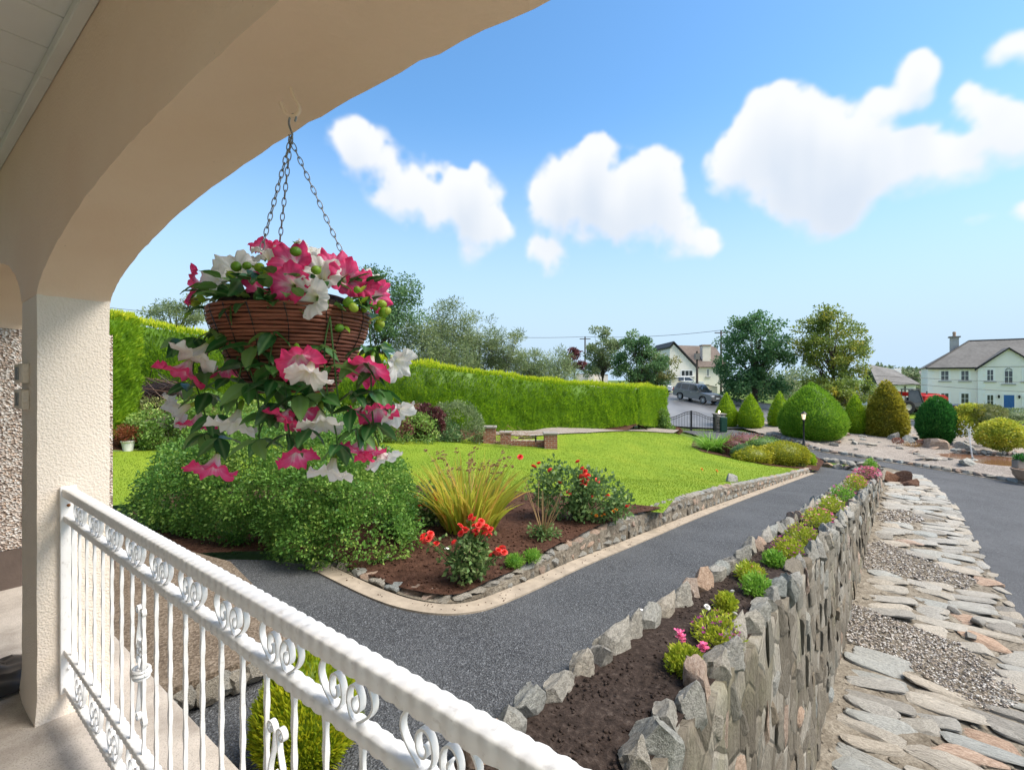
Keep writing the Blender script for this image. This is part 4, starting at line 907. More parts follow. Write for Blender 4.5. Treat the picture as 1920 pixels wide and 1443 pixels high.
DOME = [(0,.8),(.1,.97),(.25,1),(.45,.93),(.62,.78),(.78,.56),(.9,.33),(1,.04)]
EGG = [(0,.35),(.1,.72),(.3,1),(.55,.96),(.75,.72),(.9,.42),(1,.05)]
def tree(name, label, base, crown, nclump, nleaf, L, Wd, mat, seed, trunk_h=.3, tr=.16, group=None, cr=(.10, .17), bare=0, cat='tree', bark='bark', droop=0.):
    """tapered trunk, limbs to the clumps, and leaf clumps through the crown"""
    rng = np.random.default_rng(seed); base = np.asarray(base, float); r = thing(name, label, cat, base, group)
    C = np.array([c for c, _ in crown], float); Rr = np.array([np.broadcast_to(q, (3,)) for _, q in crown], float); vol = Rr.prod(1); top = (C[:, 2]+Rr[:, 2]).max(); H = top-base[2]; wid = Rr[:, 0].max()
    pk = rng.choice(len(crown), size=nclump, p=vol**.8/(vol**.8).sum()); d = sph(rng, nclump); cen = C[pk]+Rr[pk]*d*(rng.uniform(.35, 1.0, nclump)**.5)[:, None]*.93
    fork = base+np.array([0, 0, H*trunk_h]); b = MB(); mid = C.mean(0)
    b.tube([base-np.array([0,0,.3]), base+np.array([rng.normal(0, .05), 0, H*trunk_h*.5]), fork], [tr*1.25, tr, tr*.85], 9); b.tube([fork, (fork+mid)/2+rng.normal(0, .1, 3), mid+np.array([0,0,Rr[:, 2].max()*.55])], [tr*.85, tr*.55, tr*.12], 8)
    for c in cen[:min(34, nclump)]:
        t = rng.uniform(0, .7); s0 = fork+(mid-fork)*t; m1 = s0+(c-s0)*.5+np.array([0, 0, -.06*H*rng.random()]); b.tube([s0, m1, c], [tr*.38*(1-t*.5), tr*.2, tr*.05], 6)
    for k in range(bare):
        c = C[0]+Rr[0]*nrm(np.array([rng.normal(0, .6), rng.normal(0, .6), 1]))*rng.uniform(1.0, 1.35); b.tube([mid, (mid+c)/2, c], [tr*.3, tr*.12, tr*.03], 5)
    b.mk('trunk', M[bark], r)
    rc_ = wid*rng.uniform(*cr, nclump)*1.9; per = np.maximum(8, (nleaf*rc_**2/(rc_**2).sum()).astype(int)); own = np.repeat(np.arange(nclump), per); n = len(own)
    dd = sph(rng, n); Q = cen[own]+dd*(rc_[own]*rng.random(n)**.45)[:, None]*np.array([1, 1, .72]); ct = rng.normal(0, .17, nclump)
    D = dd*.5+sph(rng, n)*.8+np.array([0, 0, -droop]); V, F = leafmesh(Q, D, L*rng.uniform(.6, 1.3, n), Wd*rng.uniform(.6, 1.3, n), rng, .25)
    lo = (fbm(Q*(1.6/wid), seed)-.5); T = np.clip(.42+ct[own]+lo*1.0+rng.normal(0, .13, n), 0, 1); mk('crown', V, F, M[mat], r, tint=T); return r
def hedge(name, label, path, width, n, seed, L=.14, Wd=.035, mat='hedge', top=True, cat='hedge'):
    """path rows: x, y, z of foot, z of top"""
    rng = np.random.default_rng(seed); path = np.asarray(path, float); fp = lerp_poly(path, .4); m = len(fp); nn = left_off(fp, 1.)-fp[:, :2]   # left side
    r = thing(name, label, cat, (*fp[m//2][:2], fp[m//2][2])); parts = []
    def surf(f, u):                                        # f 0..1 along, u 0..1 round the section: right face, top, left face
        i = f*(m-1); a = np.minimum(i.astype(int), m-2); t = (i-a)[:, None]; row = fp[a]*(1-t)+fp[a+1]*t; nl = nn[a]*(1-t)+nn[a+1]*t; h = row[:, 3]-row[:, 2]
        side = np.where(u < .42, -1, np.where(u > .58, 1, (u-.5)/.08)); vert = np.where(u < .42, u/.42, np.where(u > .58, (1-u)/.42, 1.))
        bat = (1-.18*vert)*width/2; q = np.column_stack([row[:, :2]+nl*(side*bat)[:, None], row[:, 2]+h*vert]); dn = np.column_stack([nl*np.sign(side)[:, None]*(vert < 1)[:, None], (vert >= 1)*1.0]); return q, dn, vert
    f = rng.random(n); u = np.where(rng.random(n) < .72, rng.random(n)*.42, np.where(rng.random(n) < .6, .42+rng.random(n)*.16, .58+rng.random(n)*.42)); q, dn, vert = surf(f, u)
    ln = (fbm(q*.9, seed)-.5)*2; fn = (fbm(q*4, seed+1)-.5)*2; q = q+dn*(ln*.16+fn*.12-rng.random(n)**2*.12)[:, None]
    D = dn*.55+np.array([0, 0, .75])+sph(rng, n)*.42; istop = vert > .985
    V, F = leafmesh(q, D, L*rng.uniform(.6, 1.35, n)*np.where(istop, 1.25, 1), Wd*rng.uniform(.7, 1.3, n), rng, .2)
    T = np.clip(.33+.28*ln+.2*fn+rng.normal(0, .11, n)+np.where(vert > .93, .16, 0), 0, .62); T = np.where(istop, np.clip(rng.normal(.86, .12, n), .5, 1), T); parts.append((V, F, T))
    k = m; uu = np.array([0, .2, .42, .58, .8, 1.]); cv = []
    for j, u0 in enumerate(uu):
        q0, d0, _ = surf(np.linspace(0, 1, k), np.full(k, u0)); cv.append(q0-np.column_stack([d0[:, :2]*.13, np.full(k, .13*(u0 > .3)*(u0 < .7))]))
    cv = np.stack(cv, 1).reshape(-1, 3); e = len(uu); cf = np.array([(i*e+j, i*e+j+1, (i+1)*e+j+1, (i+1)*e+j) for i in range(k-1) for j in range(e-1)]+[(0,1,4,5),(1,2,3,4),((k-1)*e,(k-1)*e+5,(k-1)*e+4,(k-1)*e+1),((k-1)*e+1,(k-1)*e+4,(k-1)*e+3,(k-1)*e+2)])
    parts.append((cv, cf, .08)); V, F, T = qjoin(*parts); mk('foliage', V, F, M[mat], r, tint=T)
    b = MB()
    for i in range(2, m-2, 3):
        p = fp[i]; b.tube([(p[0]+rng.normal(0, .1), p[1]+rng.normal(0, .1), p[2]-.5), (p[0], p[1], p[2]+.3)], [.06, .05], 6)
    b.mk('stems', M['bark'], r)['kind'] = 'stuff'; return r
def clump(name, label, base, n, L, Wd, mat, seed, spread=.5, lean=(0, 0), bend=.35, foot=.12, cat='grass clump', seg=5, extra=None, tmean=.45, tsd=.25, group=None):
    rng = np.random.default_rng(seed); base = np.asarray(base, float); r = thing(name, label, cat, base, group); th = rng.uniform(0, 6.283, n); ra_ = foot*np.sqrt(rng.random(n))
    Q = base+np.stack([np.cos(th)*ra_, np.sin(th)*ra_, 0*th-.02], 1); sp = spread*rng.random(n)**.7; th2 = th+rng.normal(0, .5, n)
    D = np.stack([np.cos(th2)*sp+lean[0], np.sin(th2)*sp+lean[1], 1+0*th], 1); ln = L*rng.uniform(.55, 1.1, n)
    V, F, own = blademesh(Q, D, ln, Wd*rng.uniform(.6, 1.2, n), rng, bend*rng.uniform(.3, 1.4, n), seg); t = np.clip(rng.normal(tmean, tsd, n), 0, 1)
    mk('blades', V, F, M[mat], r, tint=t[own])['kind'] = 'stuff'; return r
def rose_mesh():
    b = MB(); rng = np.random.default_rng(2)
    for lay, (rr, tilt, k, sz) in enumerate(((.25, .15, 3, .55), (.5, .45, 5, .72), (.78, .95, 6, .8), (.95, 1.3, 6, .8))):
        for i in range(k):
            a = 2*math.pi*(i+.5*lay)/k+rng.normal(0, .1); ca, sa = math.cos(a), math.sin(a); o = np.array([ca, sa, 0]); s = np.array([-sa, ca, 0]); up = np.array([0, 0, 1]); rows = []
            for t in (0, .5, 1.):
                out_ = math.sin(tilt*(.4+.6*t))*t*sz+rr*.3*(1-t)*.6; h = math.cos(tilt*(.4+.6*t))*t*sz*.9-.25; w = sz*.55*math.sin(math.pi*(.15+.62*t))
                for q in (-1, 0, 1): rows.append(o*(out_-abs(q)*.06)+s*q*w+up*(h+.04*abs(q)))
            b.add(rows, [(0,1,4,3),(1,2,5,4),(3,4,7,6),(4,5,8,7)], .25+.2*lay+rng.uniform(-.1, .1))
    return meshdata('rose', np.vstack(b.V), b.F, M['rose'], smooth=True, tint=b.T)
ROSE = rose_mesh()
def rose_bush(name, label, base, heads, nleaf, seed, foliage, extra_stems=6, leafL=.05):
    """heads: photo pixel, depth, radius of every bloom; foliage: ellipsoids the leaves sit in"""
    rng = np.random.default_rng(seed); base = np.asarray(base, float); r = thing(name, label, 'rose bush', base); b = MB(); pts = []
    tips = [P(x, y, Y) for x, y, Y, _ in heads][::2]+[np.asarray(c)+np.asarray(q)*sph(rng, 1)[0]*.8 for c, q in (foliage*6)[:extra_stems]]
    for t in tips:
        m1 = base+(t-base)*.5+rng.normal(0, .03, 3); b.tube([base+rng.normal(0, .015, 3)*[1,1,0]-[0,0,.03], m1, t], [.006, .0045, .003], 5)
        for f in rng.random(10): pts.append(base+(t-base)*(.25+.7*f)+rng.normal(0, .03, 3))
    b.mk('stem', M['stem'], r); V, F, T = blob_leaves(foliage, nleaf, leafL, leafL*.62, rng, inner=.25, lump=.25, rnd=1.0, zmin=base[2]+.02)
    q = np.array(pts); V2, F2 = leafmesh(q, sph(rng, len(q))+[0,0,-.2], leafL, leafL*.6, rng); V, F, T = qjoin((V, F, T), (V2, F2, rng.random(len(q)))); mk('foliage', V, F, M['roseleaf'], r, tint=T)
    for x, y, Y, rr in heads:
        put('rose', ROSE, r, P(x, y, Y)+rng.normal(0, .006, 3), Euler((rng.uniform(.2, 1.0), rng.uniform(-.4, .4), rng.uniform(0, 6))), (rr,)*3)
    return r

# ---------------------------------------------------------------- lawn, bed
back = [onto(*p, T_gar) for p in ((1500,878),(1440,872),(1370,858),(1315,846),(1296,836),(1300,822),(1262,812),(1215,807),(1170,809),(1100,812),(1000,816),(930,812),(860,826),(800,824),(720,824),(600,824),(440,832),(330,836),(280,840),(230,846),(150,848))]
BB = ((1243,954),(1180,948),(1080,935),(950,922),(800,912),(640,905),(450,905),(300,930))
lawn_poly = [tuple(p) for p in left_off(EDGE, .27)[13:]]+[tuple(p[:2]) for p in back]+[(-11,8),(-6,5.6)]+[tuple(onto(x, y+7, T_gar)[:2]) for x, y in BB[::-1]]
lawn = sheet('lawn', lawn_poly, T_gar, .3, M['lawn'], jit=.01, kind='structure')
bed_poly = [tuple(p) for p in left_off(EDGE, .22)[1:13]]+[tuple(onto(*p, T_gar)[:2]) for p in BB]+[(-4.3,5.0),(-3.9,4.35)]
def T_bed(x, y): return T_gar(x, y)+.02+.05*(fbm(np.stack([np.asarray(x)*3, np.asarray(y)*3, 0*np.asarray(x)], -1), 6)-.4)
sheet('flower_bed', bed_poly, T_bed, .09, M['soil'], jit=.014, kind='structure')
# soil under the far borders and behind the lawn up to the hedge
def hrow(px, yt, yb, Y):
    a = P(px, yt, Y); b = P(px, yb, Y); return (a[0], a[1]+.45, b[2]-.3, a[2])
LONG = [hrow(150,586,730,15.0), hrow(420,633,752,16.6), hrow(640,664,775,18.2), hrow(770,681,788,19.2), hrow(870,694,795,20.2), hrow(1000,712,800,22.6), hrow(1100,721,796,25), hrow(1183,725,786,27.6)]
NEAR = [(*P(120,600,10.6)[:2], .05, P(120,582,10.6)[2]), (*P(205,600,12.0)[:2], .1, P(205,592,12.0)[2]), (*P(228,600,12.9)[:2], .12, P(228,599,12.9)[2])]
T_bor = rbf([(p[0], p[1], p[2]+.01) for p in back[6:]]+[(h[0], h[1], h[2]+.12) for h in LONG]+[(h[0]-nx, h[1]+1.5, h[2]+.12) for h in LONG for nx in (0, .8)]+[(h[0], h[1], h[2]+.25) for h in NEAR]+[(-13.5,10.5,.2)])
hb = [tuple(p[:2]) for p in back[7:]]+[(-13,10.5),(-14.5,15),(-13,17.5),(-9,19.5),(-2,22.5),(7,29.5),(9,30)]
sheet('border_soil', hb, T_bor, .45, M['soil'], jit=.05, kind='structure')
gp = [tuple(onto(*p, T_gar)[:2]) for p in ((930,816),(1000,819),(1100,813),(1180,809),(1262,813),(1275,806),(1180,799),(1100,801),(1000,809),(930,809))]
sheet('hedge_path', gp, lambda x, y: T_gar(x, y)+.05, .5, M['gravel'], kind='structure')
rb = [tuple(onto(*p, T_gar)[:2]) for p in ((1500,879),(1440,873),(1370,859),(1315,847),(1296,837),(1302,824),(1400,826),(1500,838),(1545,866),(1535,882))]
sheet('shrub_bed', rb, lambda x, y: T_gar(x, y)+.02, .5, M['soil'], jit=.04, kind='structure')
rg = np.random.default_rng(77)
def gd(x, y): return np.clip(6.5/np.hypot(x, y), 0, 1)**1.25
q = scatter(lawn_poly, 95000, rg, gd); bz = T_gar(q[:, 0], q[:, 1]); inb = inpoly(q[:, 0], q[:, 1], bed_poly); q = q[~inb]; bz = bz[~inb]; n = len(q); dist = np.hypot(q[:, 0], q[:, 1])
V, F = leafmesh(np.column_stack([q, bz-.004]), sph(rg, n)*.55+[0,0,1], .026*rg.uniform(.6, 1.3, n)*(1+.01*dist), .005*(1+.09*dist), rg, .1)
lt = (fbm(np.column_stack([q*[.35, 1.2], 0*bz]), 31)-.5)*1.3+.05*np.sin((q[:, 0]*.5+q[:, 1]*.86)*5.2); mk('grass_blades', V, F, M['grass'], lawn, tint=np.clip(.45+lt+rg.normal(0, .09, n), 0, 1))['kind'] = 'stuff'
q = scatter(bed_poly, 3800, rg, lambda x, y: np.clip(5/np.hypot(x, y), 0, 1)); pebbles('bed_crumbs', np.column_stack([q, T_bed(q[:, 0], q[:, 1])+.006]), rg.uniform(.004, .016, len(q)), M['soil'], label='loose crumbs of brown soil on the rose bed', cat='soil', rng=rg)
# scattered litter
for k, (x, y, Tt, lab) in enumerate(((838,1031,T_bed,'pale petal lying on the soil below the big bush'),(727,1046,T_bed,'small white stone on the soil beside the big bush'),(1203,1146,T_path,'white petal lying on the footpath tarmac'))):
    p = onto(x, y, Tt); b = MB(); b.ball((0,0,0), (.026,.017,.008), 8, 5); put('fallen_petal' if k != 1 else 'small_stone', meshdata('petal', b.V[0], b.F, M['litter']), None, p+[0,0,.012], Euler((.2,.1,k)))
    settags([o for o in bpy.data.objects if o.name.startswith('fallen_petal' if k != 1 else 'small_stone')][-1], lab, 'petal' if k != 1 else 'stone')

# ---------------------------------------------------------------- near planting
E_ = [(P(430,905,5.7), (.82,.75,.58)), (P(530,890,5.5), (.85,.8,.62)), (P(655,950,5.0), (.60,.6,.52)), (P(560,842,6.2), (.9,.7,.36)), (P(345,940,5.7), (.40,.45,.34)), (P(575,935,4.95), (.42,.4,.40)), (P(600,1012,4.72), (.40,.36,.25)), (P(690,1000,4.75), (.42,.4,.36)), (P(450,950,5.2), (.5,.4,.3)), (P(715,930,5.3), (.30,.4,.4))]
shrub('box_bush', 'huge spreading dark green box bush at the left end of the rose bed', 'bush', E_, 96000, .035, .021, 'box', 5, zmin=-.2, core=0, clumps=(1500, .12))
bs = onto(882, 1088, T_bed)
hd = [(795,1005),(799,1017),(810,1007),(817,1017),(803,1011),(870,991),(881,969),(890,974),(885,996),(896,994),(906,992),(912,985),(920,992),(918,1002),(876,994),(862,986),(888,984),(900,983),(910,997),(866,1000),(893,1003),(902,975),(808,1000),(790,1012),(854,1015),(934,1030),(942,1027),(923,1042),(929,1036),(936,1038),(945,1034)]
rose_bush('rose_bush', 'small red rose bush in the front corner of the bed, heads in clusters', bs, [(x, y, bs[1]-.02+.05*math.sin(i), .044) for i, (x, y) in enumerate(hd)], 620, 31, [(P(878,1052,bs[1]), (.17,.15,.17)), (P(882,1030,bs[1]), (.12,.12,.12))], 6)
bs = onto(803, 985, T_bed)
rose_bush('rose_bush', 'red rose bush between the box bush and the tall grass clump', bs, [(x, y, bs[1]-.1, .044) for x, y in ((778,928),(774,936),(781,968),(776,974),(786,973),(815,926),(817,934),(790,950))], 700, 32, [(P(802,950,bs[1]), (.2,.2,.26))], 6)
bs = onto(1085, 972, T_bed)
hd = [(1095,884),(1098,892),(1090,889),(1095,901),(1100,897),(1088,896),(1092,879),(1103,889),(1097,906),(1090,903),(1030,880),(1010,868),(1120,900),(1050,905),(1140,930),(976,857),(1001,875),(1067,922),(1109,932),(1176,949),(1084,864)]
rose_bush('rose_bush', 'large leafy rose bush at the right of the bed, one bright red cluster on top', bs, [(x, y, bs[1]-.25+.2*(x-1000)/200, .05) for x, y in hd], 2600, 33, [(P(1090,925,bs[1]), (.52,.4,.36)), (P(1040,915,bs[1]), (.34,.3,.36)), (P(1140,945,bs[1]), (.34,.3,.22))], 14, .058)
mb_ = [(1110,962),(1118,966),(1128,967),(1133,964),(1150,958),(1155,955)]
r_ = thing('marigold_plant', 'little orange marigolds at the foot of the large rose bush', 'flowers', onto(1130, 972, T_bed)); b = MB()
OM = plain('orange_petal', (.75, .28, .03), .6)
mm = meshdata('flower_head', ROSE.vertices and np.array([v.co[:] for v in ROSE.vertices]), [list(p.vertices) for p in ROSE.polygons], OM)
for x, y in mb_:
    p = P(x, y, onto(1130,972,T_bed)[1]-.3); put('flower_head', mm, r_, p, Euler((.5,.2,x)), (.03,)*3); b = MB(); b.tube([p, [p[0], p[1]+.02, onto(1130,972,T_bed)[2]]], .004, 5); b.mk('stem', M['stem'], r_)
bs = onto(880, 992, T_bed)
clump('crocosmia_clump', 'tall fan of green, yellow and orange strap leaves in the middle of the bed', bs, 360, 1.0, .040, 'crocosmia', 41, .55, (.05,-.02), .26, .28, tmean=.42, tsd=.3)
rk = np.random.default_rng(4); r_ = thing('seed_stalks', 'thin dry seed stalks arching above the tall grass clump', 'seed stalks', bs+[0,.05,0])
for k in range(16):
    b = MB(); a = rk.uniform(0, 6.28); sp = rk.uniform(.2, .6); pth = [bs+np.array([math.cos(a)*sp*t**1.4, math.sin(a)*sp*t**1.4*.5, 1.08*t-.22*t**3])*np.array([1,1,rk.uniform(.8,1.05)]) for t in np.linspace(0, 1, 9)]; b.tube(pth, np.linspace(.0035, .0018, 9), 4, t=.5)
    for q in pth[6:]:
        for j in range(3): b.ob(q+rk.normal(0, .012, 3), (.012,0,.006), (0,.004,0), (-.003,0,.006), t=rk.random())
    b.mk('stalk', M['dry'], r_)
bs = onto(1018, 1008, T_bed); r_ = thing('bare_twig_shrub', 'nearly bare twiggy shrub with a few leaves at its foot, beside the tall grass', 'shrub', bs); b = MB()
for k in range(15):
    a = rk.uniform(0, 6.28); t = np.array([math.cos(a)*.2, math.sin(a)*.15, rk.uniform(.3, .62)]); b.tube([bs, bs+t*.5+rk.normal(0, .02, 3), bs+t], [.006, .004, .002], 5, t=.7)
b.mk('twig', M['dry'], r_); V, F, T = blob_leaves([(bs+[0,0,.06], (.19,.17,.08))], 320, .042, .024, rk, inner=.2); mk('foliage', V, F, M['roseleaf'], r_, tint=T)
for x, y, lab in ((964,1056,'tiny green tuft nearest the front rose bush'),(998,1046,'tiny green tuft closer to the stone edging')):
    bs = onto(x, y+6, T_bed); shrub('green_tuft', lab, 'tuft', [(bs+[0,0,.045], (.085,.08,.062))], 700, .03, .008, 'blade', x, group='tufts along the bed edge', core=.6, up=.8, inner=.5)
for k, (x, y) in enumerate(((700,1010),(745,1030),(960,1030),(1080,1000),(1150,985),(1040,1040))):
    pass
topiary('dwarf_conifer', 'small golden dwarf conifer growing in the tarmac close behind the railing', 577, 1440, 1226, 178, 2.17, 'dwarf_gold', 51, EGG, 9000, .045, .010, zb=-.22, updir=1.1)

# planter plants
def T_ps(x, y): return T_path(x, y)+.06
mats_ = [(1283,1240,46,24,'trailing',.62,26,'lime leafed bedding plant with pink heads in the near end of the planter'),(1345,1185,60,30,'trailing',.15,24,'spreading plant with white and purple flowers in the planter'),(1362,1133,24,20,'trailing',.5,0,'small lime tuft behind the white flowers in the planter'),
 (1418,1100,34,26,'blade',.6,0,'dense green cushion plant in the planter'),(1405,1076,34,20,'trailing',.55,8,'yellowish plant with one pink head behind the green cushion'),(1452,1050,26,18,'blade',.5,0,'small dark green cushion further along the planter'),(1478,1032,40,26,'trailing',.12,40,'mass of purple flowered trailing plant half way along the planter'),
 (1505,1005,36,24,'trailing',.1,36,'golden trailing plant with dark purple flowers past half way'),(1535,975,38,24,'trailing',.55,26,'golden trailing plant with salmon flowers in the further planter'),(1560,950,34,22,'trailing',.9,22,'pale flowered plant in the further planter'),(1580,928,32,22,'blade',.5,14,'low green plant near the end of the planter'),(1605,908,28,22,'trailing',.55,30,'green plant with pink flowers before the planter end'),(1625,892,40,20,'mauve',.62,120,'bright pink flower mass at the far end of the planter'),(1632,876,14,20,'blade',.5,0,'small upright green plant at the very end of the planter')]
for k, (x, y, rx, rz_, mt, ft, nf, lab) in enumerate(mats_):
    bs = onto(x, y+rz_*.35, T_ps); sc = bs[1]/FPX; rng = np.random.default_rng(600+k); rr = rx*sc; hh_ = rz_*sc
    ells = [(bs+np.append(US*rr*.5*j, hh_*.35), (rr*.62, min(.24, rr*.8), hh_*.8)) for j in (-.5, .5)]
    n = int(900 if bs[1] < 6 else 700); r_ = shrub('bedding_plant', lab, 'bedding plant', ells, n, .028+.004*bs[1]*.6, .011+.0025*bs[1]*.6, mt, 610+k, group='plants in the stone planter', core=0, inner=.3, up=.6, zmin=bs[2]-.05)
    if nf:
        d = sph(rng, nf); d[:, 2] = abs(d[:, 2]); e = rng.integers(0, 2, nf); C = np.array([q[0] for q in ells])[e]; RR = np.array([q[1] for q in ells])[e]; Q = C+RR*d*1.05; s0 = .011+.0012*bs[1]
        if k == 0: Q = np.vstack([P(1278,1190,bs[1])+rng.normal(0, .014, (13, 3)), P(1318,1212,bs[1])+rng.normal(0, .014, (13, 3))])
        Vs = []; Fs = []; Ts = []
        for i, c in enumerate(Q):
            for j in range(5):
                a = j*1.2566+rng.random(); Vs.append(np.array([c, c+np.array([math.cos(a-.5), math.sin(a-.5), .35])*s0, c+np.array([math.cos(a), math.sin(a), .5])*s0*1.25, c+np.array([math.cos(a+.5), math.sin(a+.5), .35])*s0])); Ts.append(np.clip(ft+rng.normal(0, .08), 0, 1))
        V = np.vstack(Vs); mk('florets', V, np.arange(len(V)).reshape(-1, 4), M['floret'], r_, tint=np.array(Ts))['kind'] = 'stuff'
    if k == 1:
        for (fx, fy) in ((1326,1137),(1378,1150),(1373,1108)): put('white_flower', ROSE if False else meshdata('white_flower', np.array([v.co[:] for v in ROSE.vertices]), [list(p.vertices) for p in ROSE.polygons], M['litter'], smooth=True), r_, P(fx, fy, bs[1]+(.35 if fx == 1373 else .05)), Euler((.6,.1,fx)), (.03,)*3)
# ---------------------------------------------------------------- hedges and border planting
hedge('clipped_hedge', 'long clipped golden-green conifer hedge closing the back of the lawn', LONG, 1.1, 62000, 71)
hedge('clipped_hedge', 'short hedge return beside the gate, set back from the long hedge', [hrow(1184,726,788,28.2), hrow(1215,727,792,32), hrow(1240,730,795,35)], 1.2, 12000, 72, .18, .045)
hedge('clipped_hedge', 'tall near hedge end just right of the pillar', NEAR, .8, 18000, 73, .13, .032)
# dead brush under the hedge
bp = P(292,752,14.0); r_ = thing('brushwood_pile', 'dark heap of dead branches under the hedge at the left', 'branches', bp); rk = np.random.default_rng(9)
for k in range(110):
    b = MB(); c = bp+np.array([rk.normal(0, .42), rk.normal(0, .25), rk.uniform(-.15, .6)]); d = nrm(np.array([rk.normal(), rk.normal()*.5, rk.normal()*.45])); l = rk.uniform(.3, .7); b.tube([c-d*l, c+rk.normal(0, .06, 3), c+d*l], [.012, .009, .004], 4, t=min(1, rk.random()**2)); b.mk('branch', M['brush'], r_)
V2, F2 = ball_core([(bp+[0,.25,.15], (.75,.25,.4))], 1.); mk('heap_core', V2, F2, M['brush'], r_, tint=np.zeros(len(F2)))
# rockery stones and plants along the left border
rk2 = thing('rockery_edge', 'brown rockery stones below the near hedge end', 'rocks', P(235,805,12.5))
for k in range(9): stone(rk2, PROCK if k % 2 else WROCK, P(215+k*14, 812-k*3+rs.normal(0, 4), 11.9+k*.1), (.26,.2,.17), k)
shr = [(320,800,12.2,.85,.5,'bedleaf','bushy pale green border plant left of the hanging basket',2400),(390,790,12.8,.8,.6,'bedleaf','taller leafy green border plant below the hedge at the left',2400),(270,815,11.8,.35,.25,'bedleaf','low green plant beside the white pot',800),(300,790,13.2,.7,.6,'olive','olive green border plant near the brushwood',1500),(470,800,14,1.0,.6,'bedleaf','green border shrub hidden behind the hanging basket',2200),(570,800,15,1.0,.6,'rowan','dark green border shrub hidden behind the hanging flowers',2000),(660,800,15.8,.9,.6,'bedleaf','light green border plant right of the hanging basket',1800),
 (722,795,16.6,.8,.6,'mauve','pinkish brown heather mound in the border',1900),(765,806,16.4,.9,.42,'bedleaf','low pale green plants in front of the copper bush',1800),(802,788,17.2,.5,.5,'copper','dark red copper-leaved bush in the border',2200),(855,797,18,.85,.75,'willow','rounded grey-green bush beside the brick pillars',3000),(760,788,17.6,.8,.5,'mauve','dull red shrub left of the copper bush',1300),(832,808,17.4,.5,.35,'rowan','small dark green shrub at the foot of the grey-green bush',1000)]
for k, (x, y, Y, rx, rz_, mt, lab, n) in enumerate(shr):
    c = P(x, y, Y); shrub('border_shrub', lab, 'shrub', [(c, (rx,rx*.7,rz_)), (c+[rx*.45,0,-.12], (rx*.6,rx*.5,rz_*.7)), (c+[-rx*.45,.1,-.1], (rx*.6,rx*.5,rz_*.75))], int(n*1.9), .085, .042, mt, 700+k, group='shrubs in the hedge border', core=0, clumps=(110, rx*.26))
pt = onto(240, 845, T_gar, 6); pc = P(240,845,pt[1]); r_ = thing('potted_plant', 'russet plant in a small white pot on the lawn edge', 'potted plant', pc)
b = MB(); b.lathe([(.10,0),(.13,.2),(.15,.22),(.15,.25),(.12,.25),(.11,.2)], pc, 16); b.mk('pot', M['pot'], r_)
V, F, T = blob_leaves([(pc+[0,0,.42], (.26,.26,.22))], 1500, .07, .014, np.random.default_rng(3), inner=.3); mk('foliage', V, F, leafmat('russet_leaf', (.10,.02,.01), (.24,.07,.03), (.36,.15,.06), .2), r_, tint=T)
# brick garden feature
by = 17.8; r_ = thing('brick_feature', 'low red brick pillars and wall with stone caps standing on the lawn', 'brick wall', P(965,838,by))
def bpil(x0, x1, yt, yb, Y, d, cap=True):
    a = P(x0, yb, Y); c = P(x1, yt, Y); b = MB(); b.box(a[0], Y, a[2]-.1, c[0], Y+d, c[2]); b.mk('brick_pillar' if cap else 'brick_panel', M['brick'], r_)
    if cap: b = MB(); b.box(a[0]-.04, Y-.04, c[2]+.002, c[0]+.04, Y+d+.04, c[2]+.07); b.bevelled('cap', M['cap'], r_, w=.012)
bpil(1021,1045,815,841,17.5,.5); bpil(938,958,813,836,18.2,.5); bpil(906,929,803,834,18.3,.5); bpil(888,898,803,832,18.8,.3); bpil(958,1021,826,838,17.9,.22,False); bpil(888,906,813,834,18.5,.22,False)
b = MB(); b.box(*P(972,820,17.7)[:2], P(972,822,17.7)[2], P(1006,820,17.7)[0], 17.75, P(972,819.3,17.7)[2]); b.box(P(1003,0,17.7)[0], 17.7, P(0,830,17.7)[2], P(1006,0,17.7)[0], 17.75, P(0,816,17.7)[2]); b.mk('iron_bar', M['black_metal'], r_)
bt_ = P(950,822,17.3); tw = thing('dry_branch_heap', 'tangle of dry reddish stems lying against the brick wall', 'branches', bt_)
for k in range(40):
    b = MB(); c = bt_+np.array([rk.normal(0, .5), rk.normal(0, .1), rk.uniform(-.2, .3)]); d = nrm(np.array([rk.normal(), .1, rk.normal()*.3])); b.tube([c-d*.35, c+rk.normal(0, .04, 3), c+d*.35], [.008,.006,.003], 4, t=.6); b.mk('branch', M['mauve'], tw)
# right-hand shrub bed at the end of the lawn
bs = onto(1340,846,T_gar); clump('grass_clump', 'rounded clump of fresh green strap leaves at the corner of the shrub bed', bs, 520, 1.25, .05, 'blade', 81, .85, (0,0), .5, .42, tmean=.5)
for k, (x, y, Y, rx, rz_, mt, lab, n) in enumerate([(1378,838,20,.45,.35,'mauve','dusky pink heather beside the green strap-leaved clump',1100),(1392,848,19.3,.4,.35,'rowan','small dark bush in front of the heather',1000),(1412,855,19,.75,.36,'goldbush','low spreading golden bush in the shrub bed',2600),(1432,835,20.5,.7,.4,'bedleaf','loose pale green plant behind the golden bush',1300),(1470,852,19.2,.95,.52,'goldbush','clipped rounded golden-green bush at the end of the lawn',5200),(1513,862,19.6,.32,.34,'topiary','small bright green bush at the end of the shrub bed',1200),(1495,872,19.0,.3,.2,'olive','low brown-green ground plant at the tip of the lawn',500),(1400,826,21.5,.9,.35,'mauve','reddish low planting behind the heather',1100)]):
    c = P(x, y, Y); shrub('bed_shrub', lab, 'shrub', [(c, (rx,rx*.7,rz_)), (c+[rx*.5,0,-.08], (rx*.55,rx*.5,rz_*.8)), (c+[-rx*.5,.1,-.08], (rx*.55,rx*.5,rz_*.8))], n, .07, .04, mt, 800+k, group='shrubs at the end of the lawn', up=.4, core=.8)
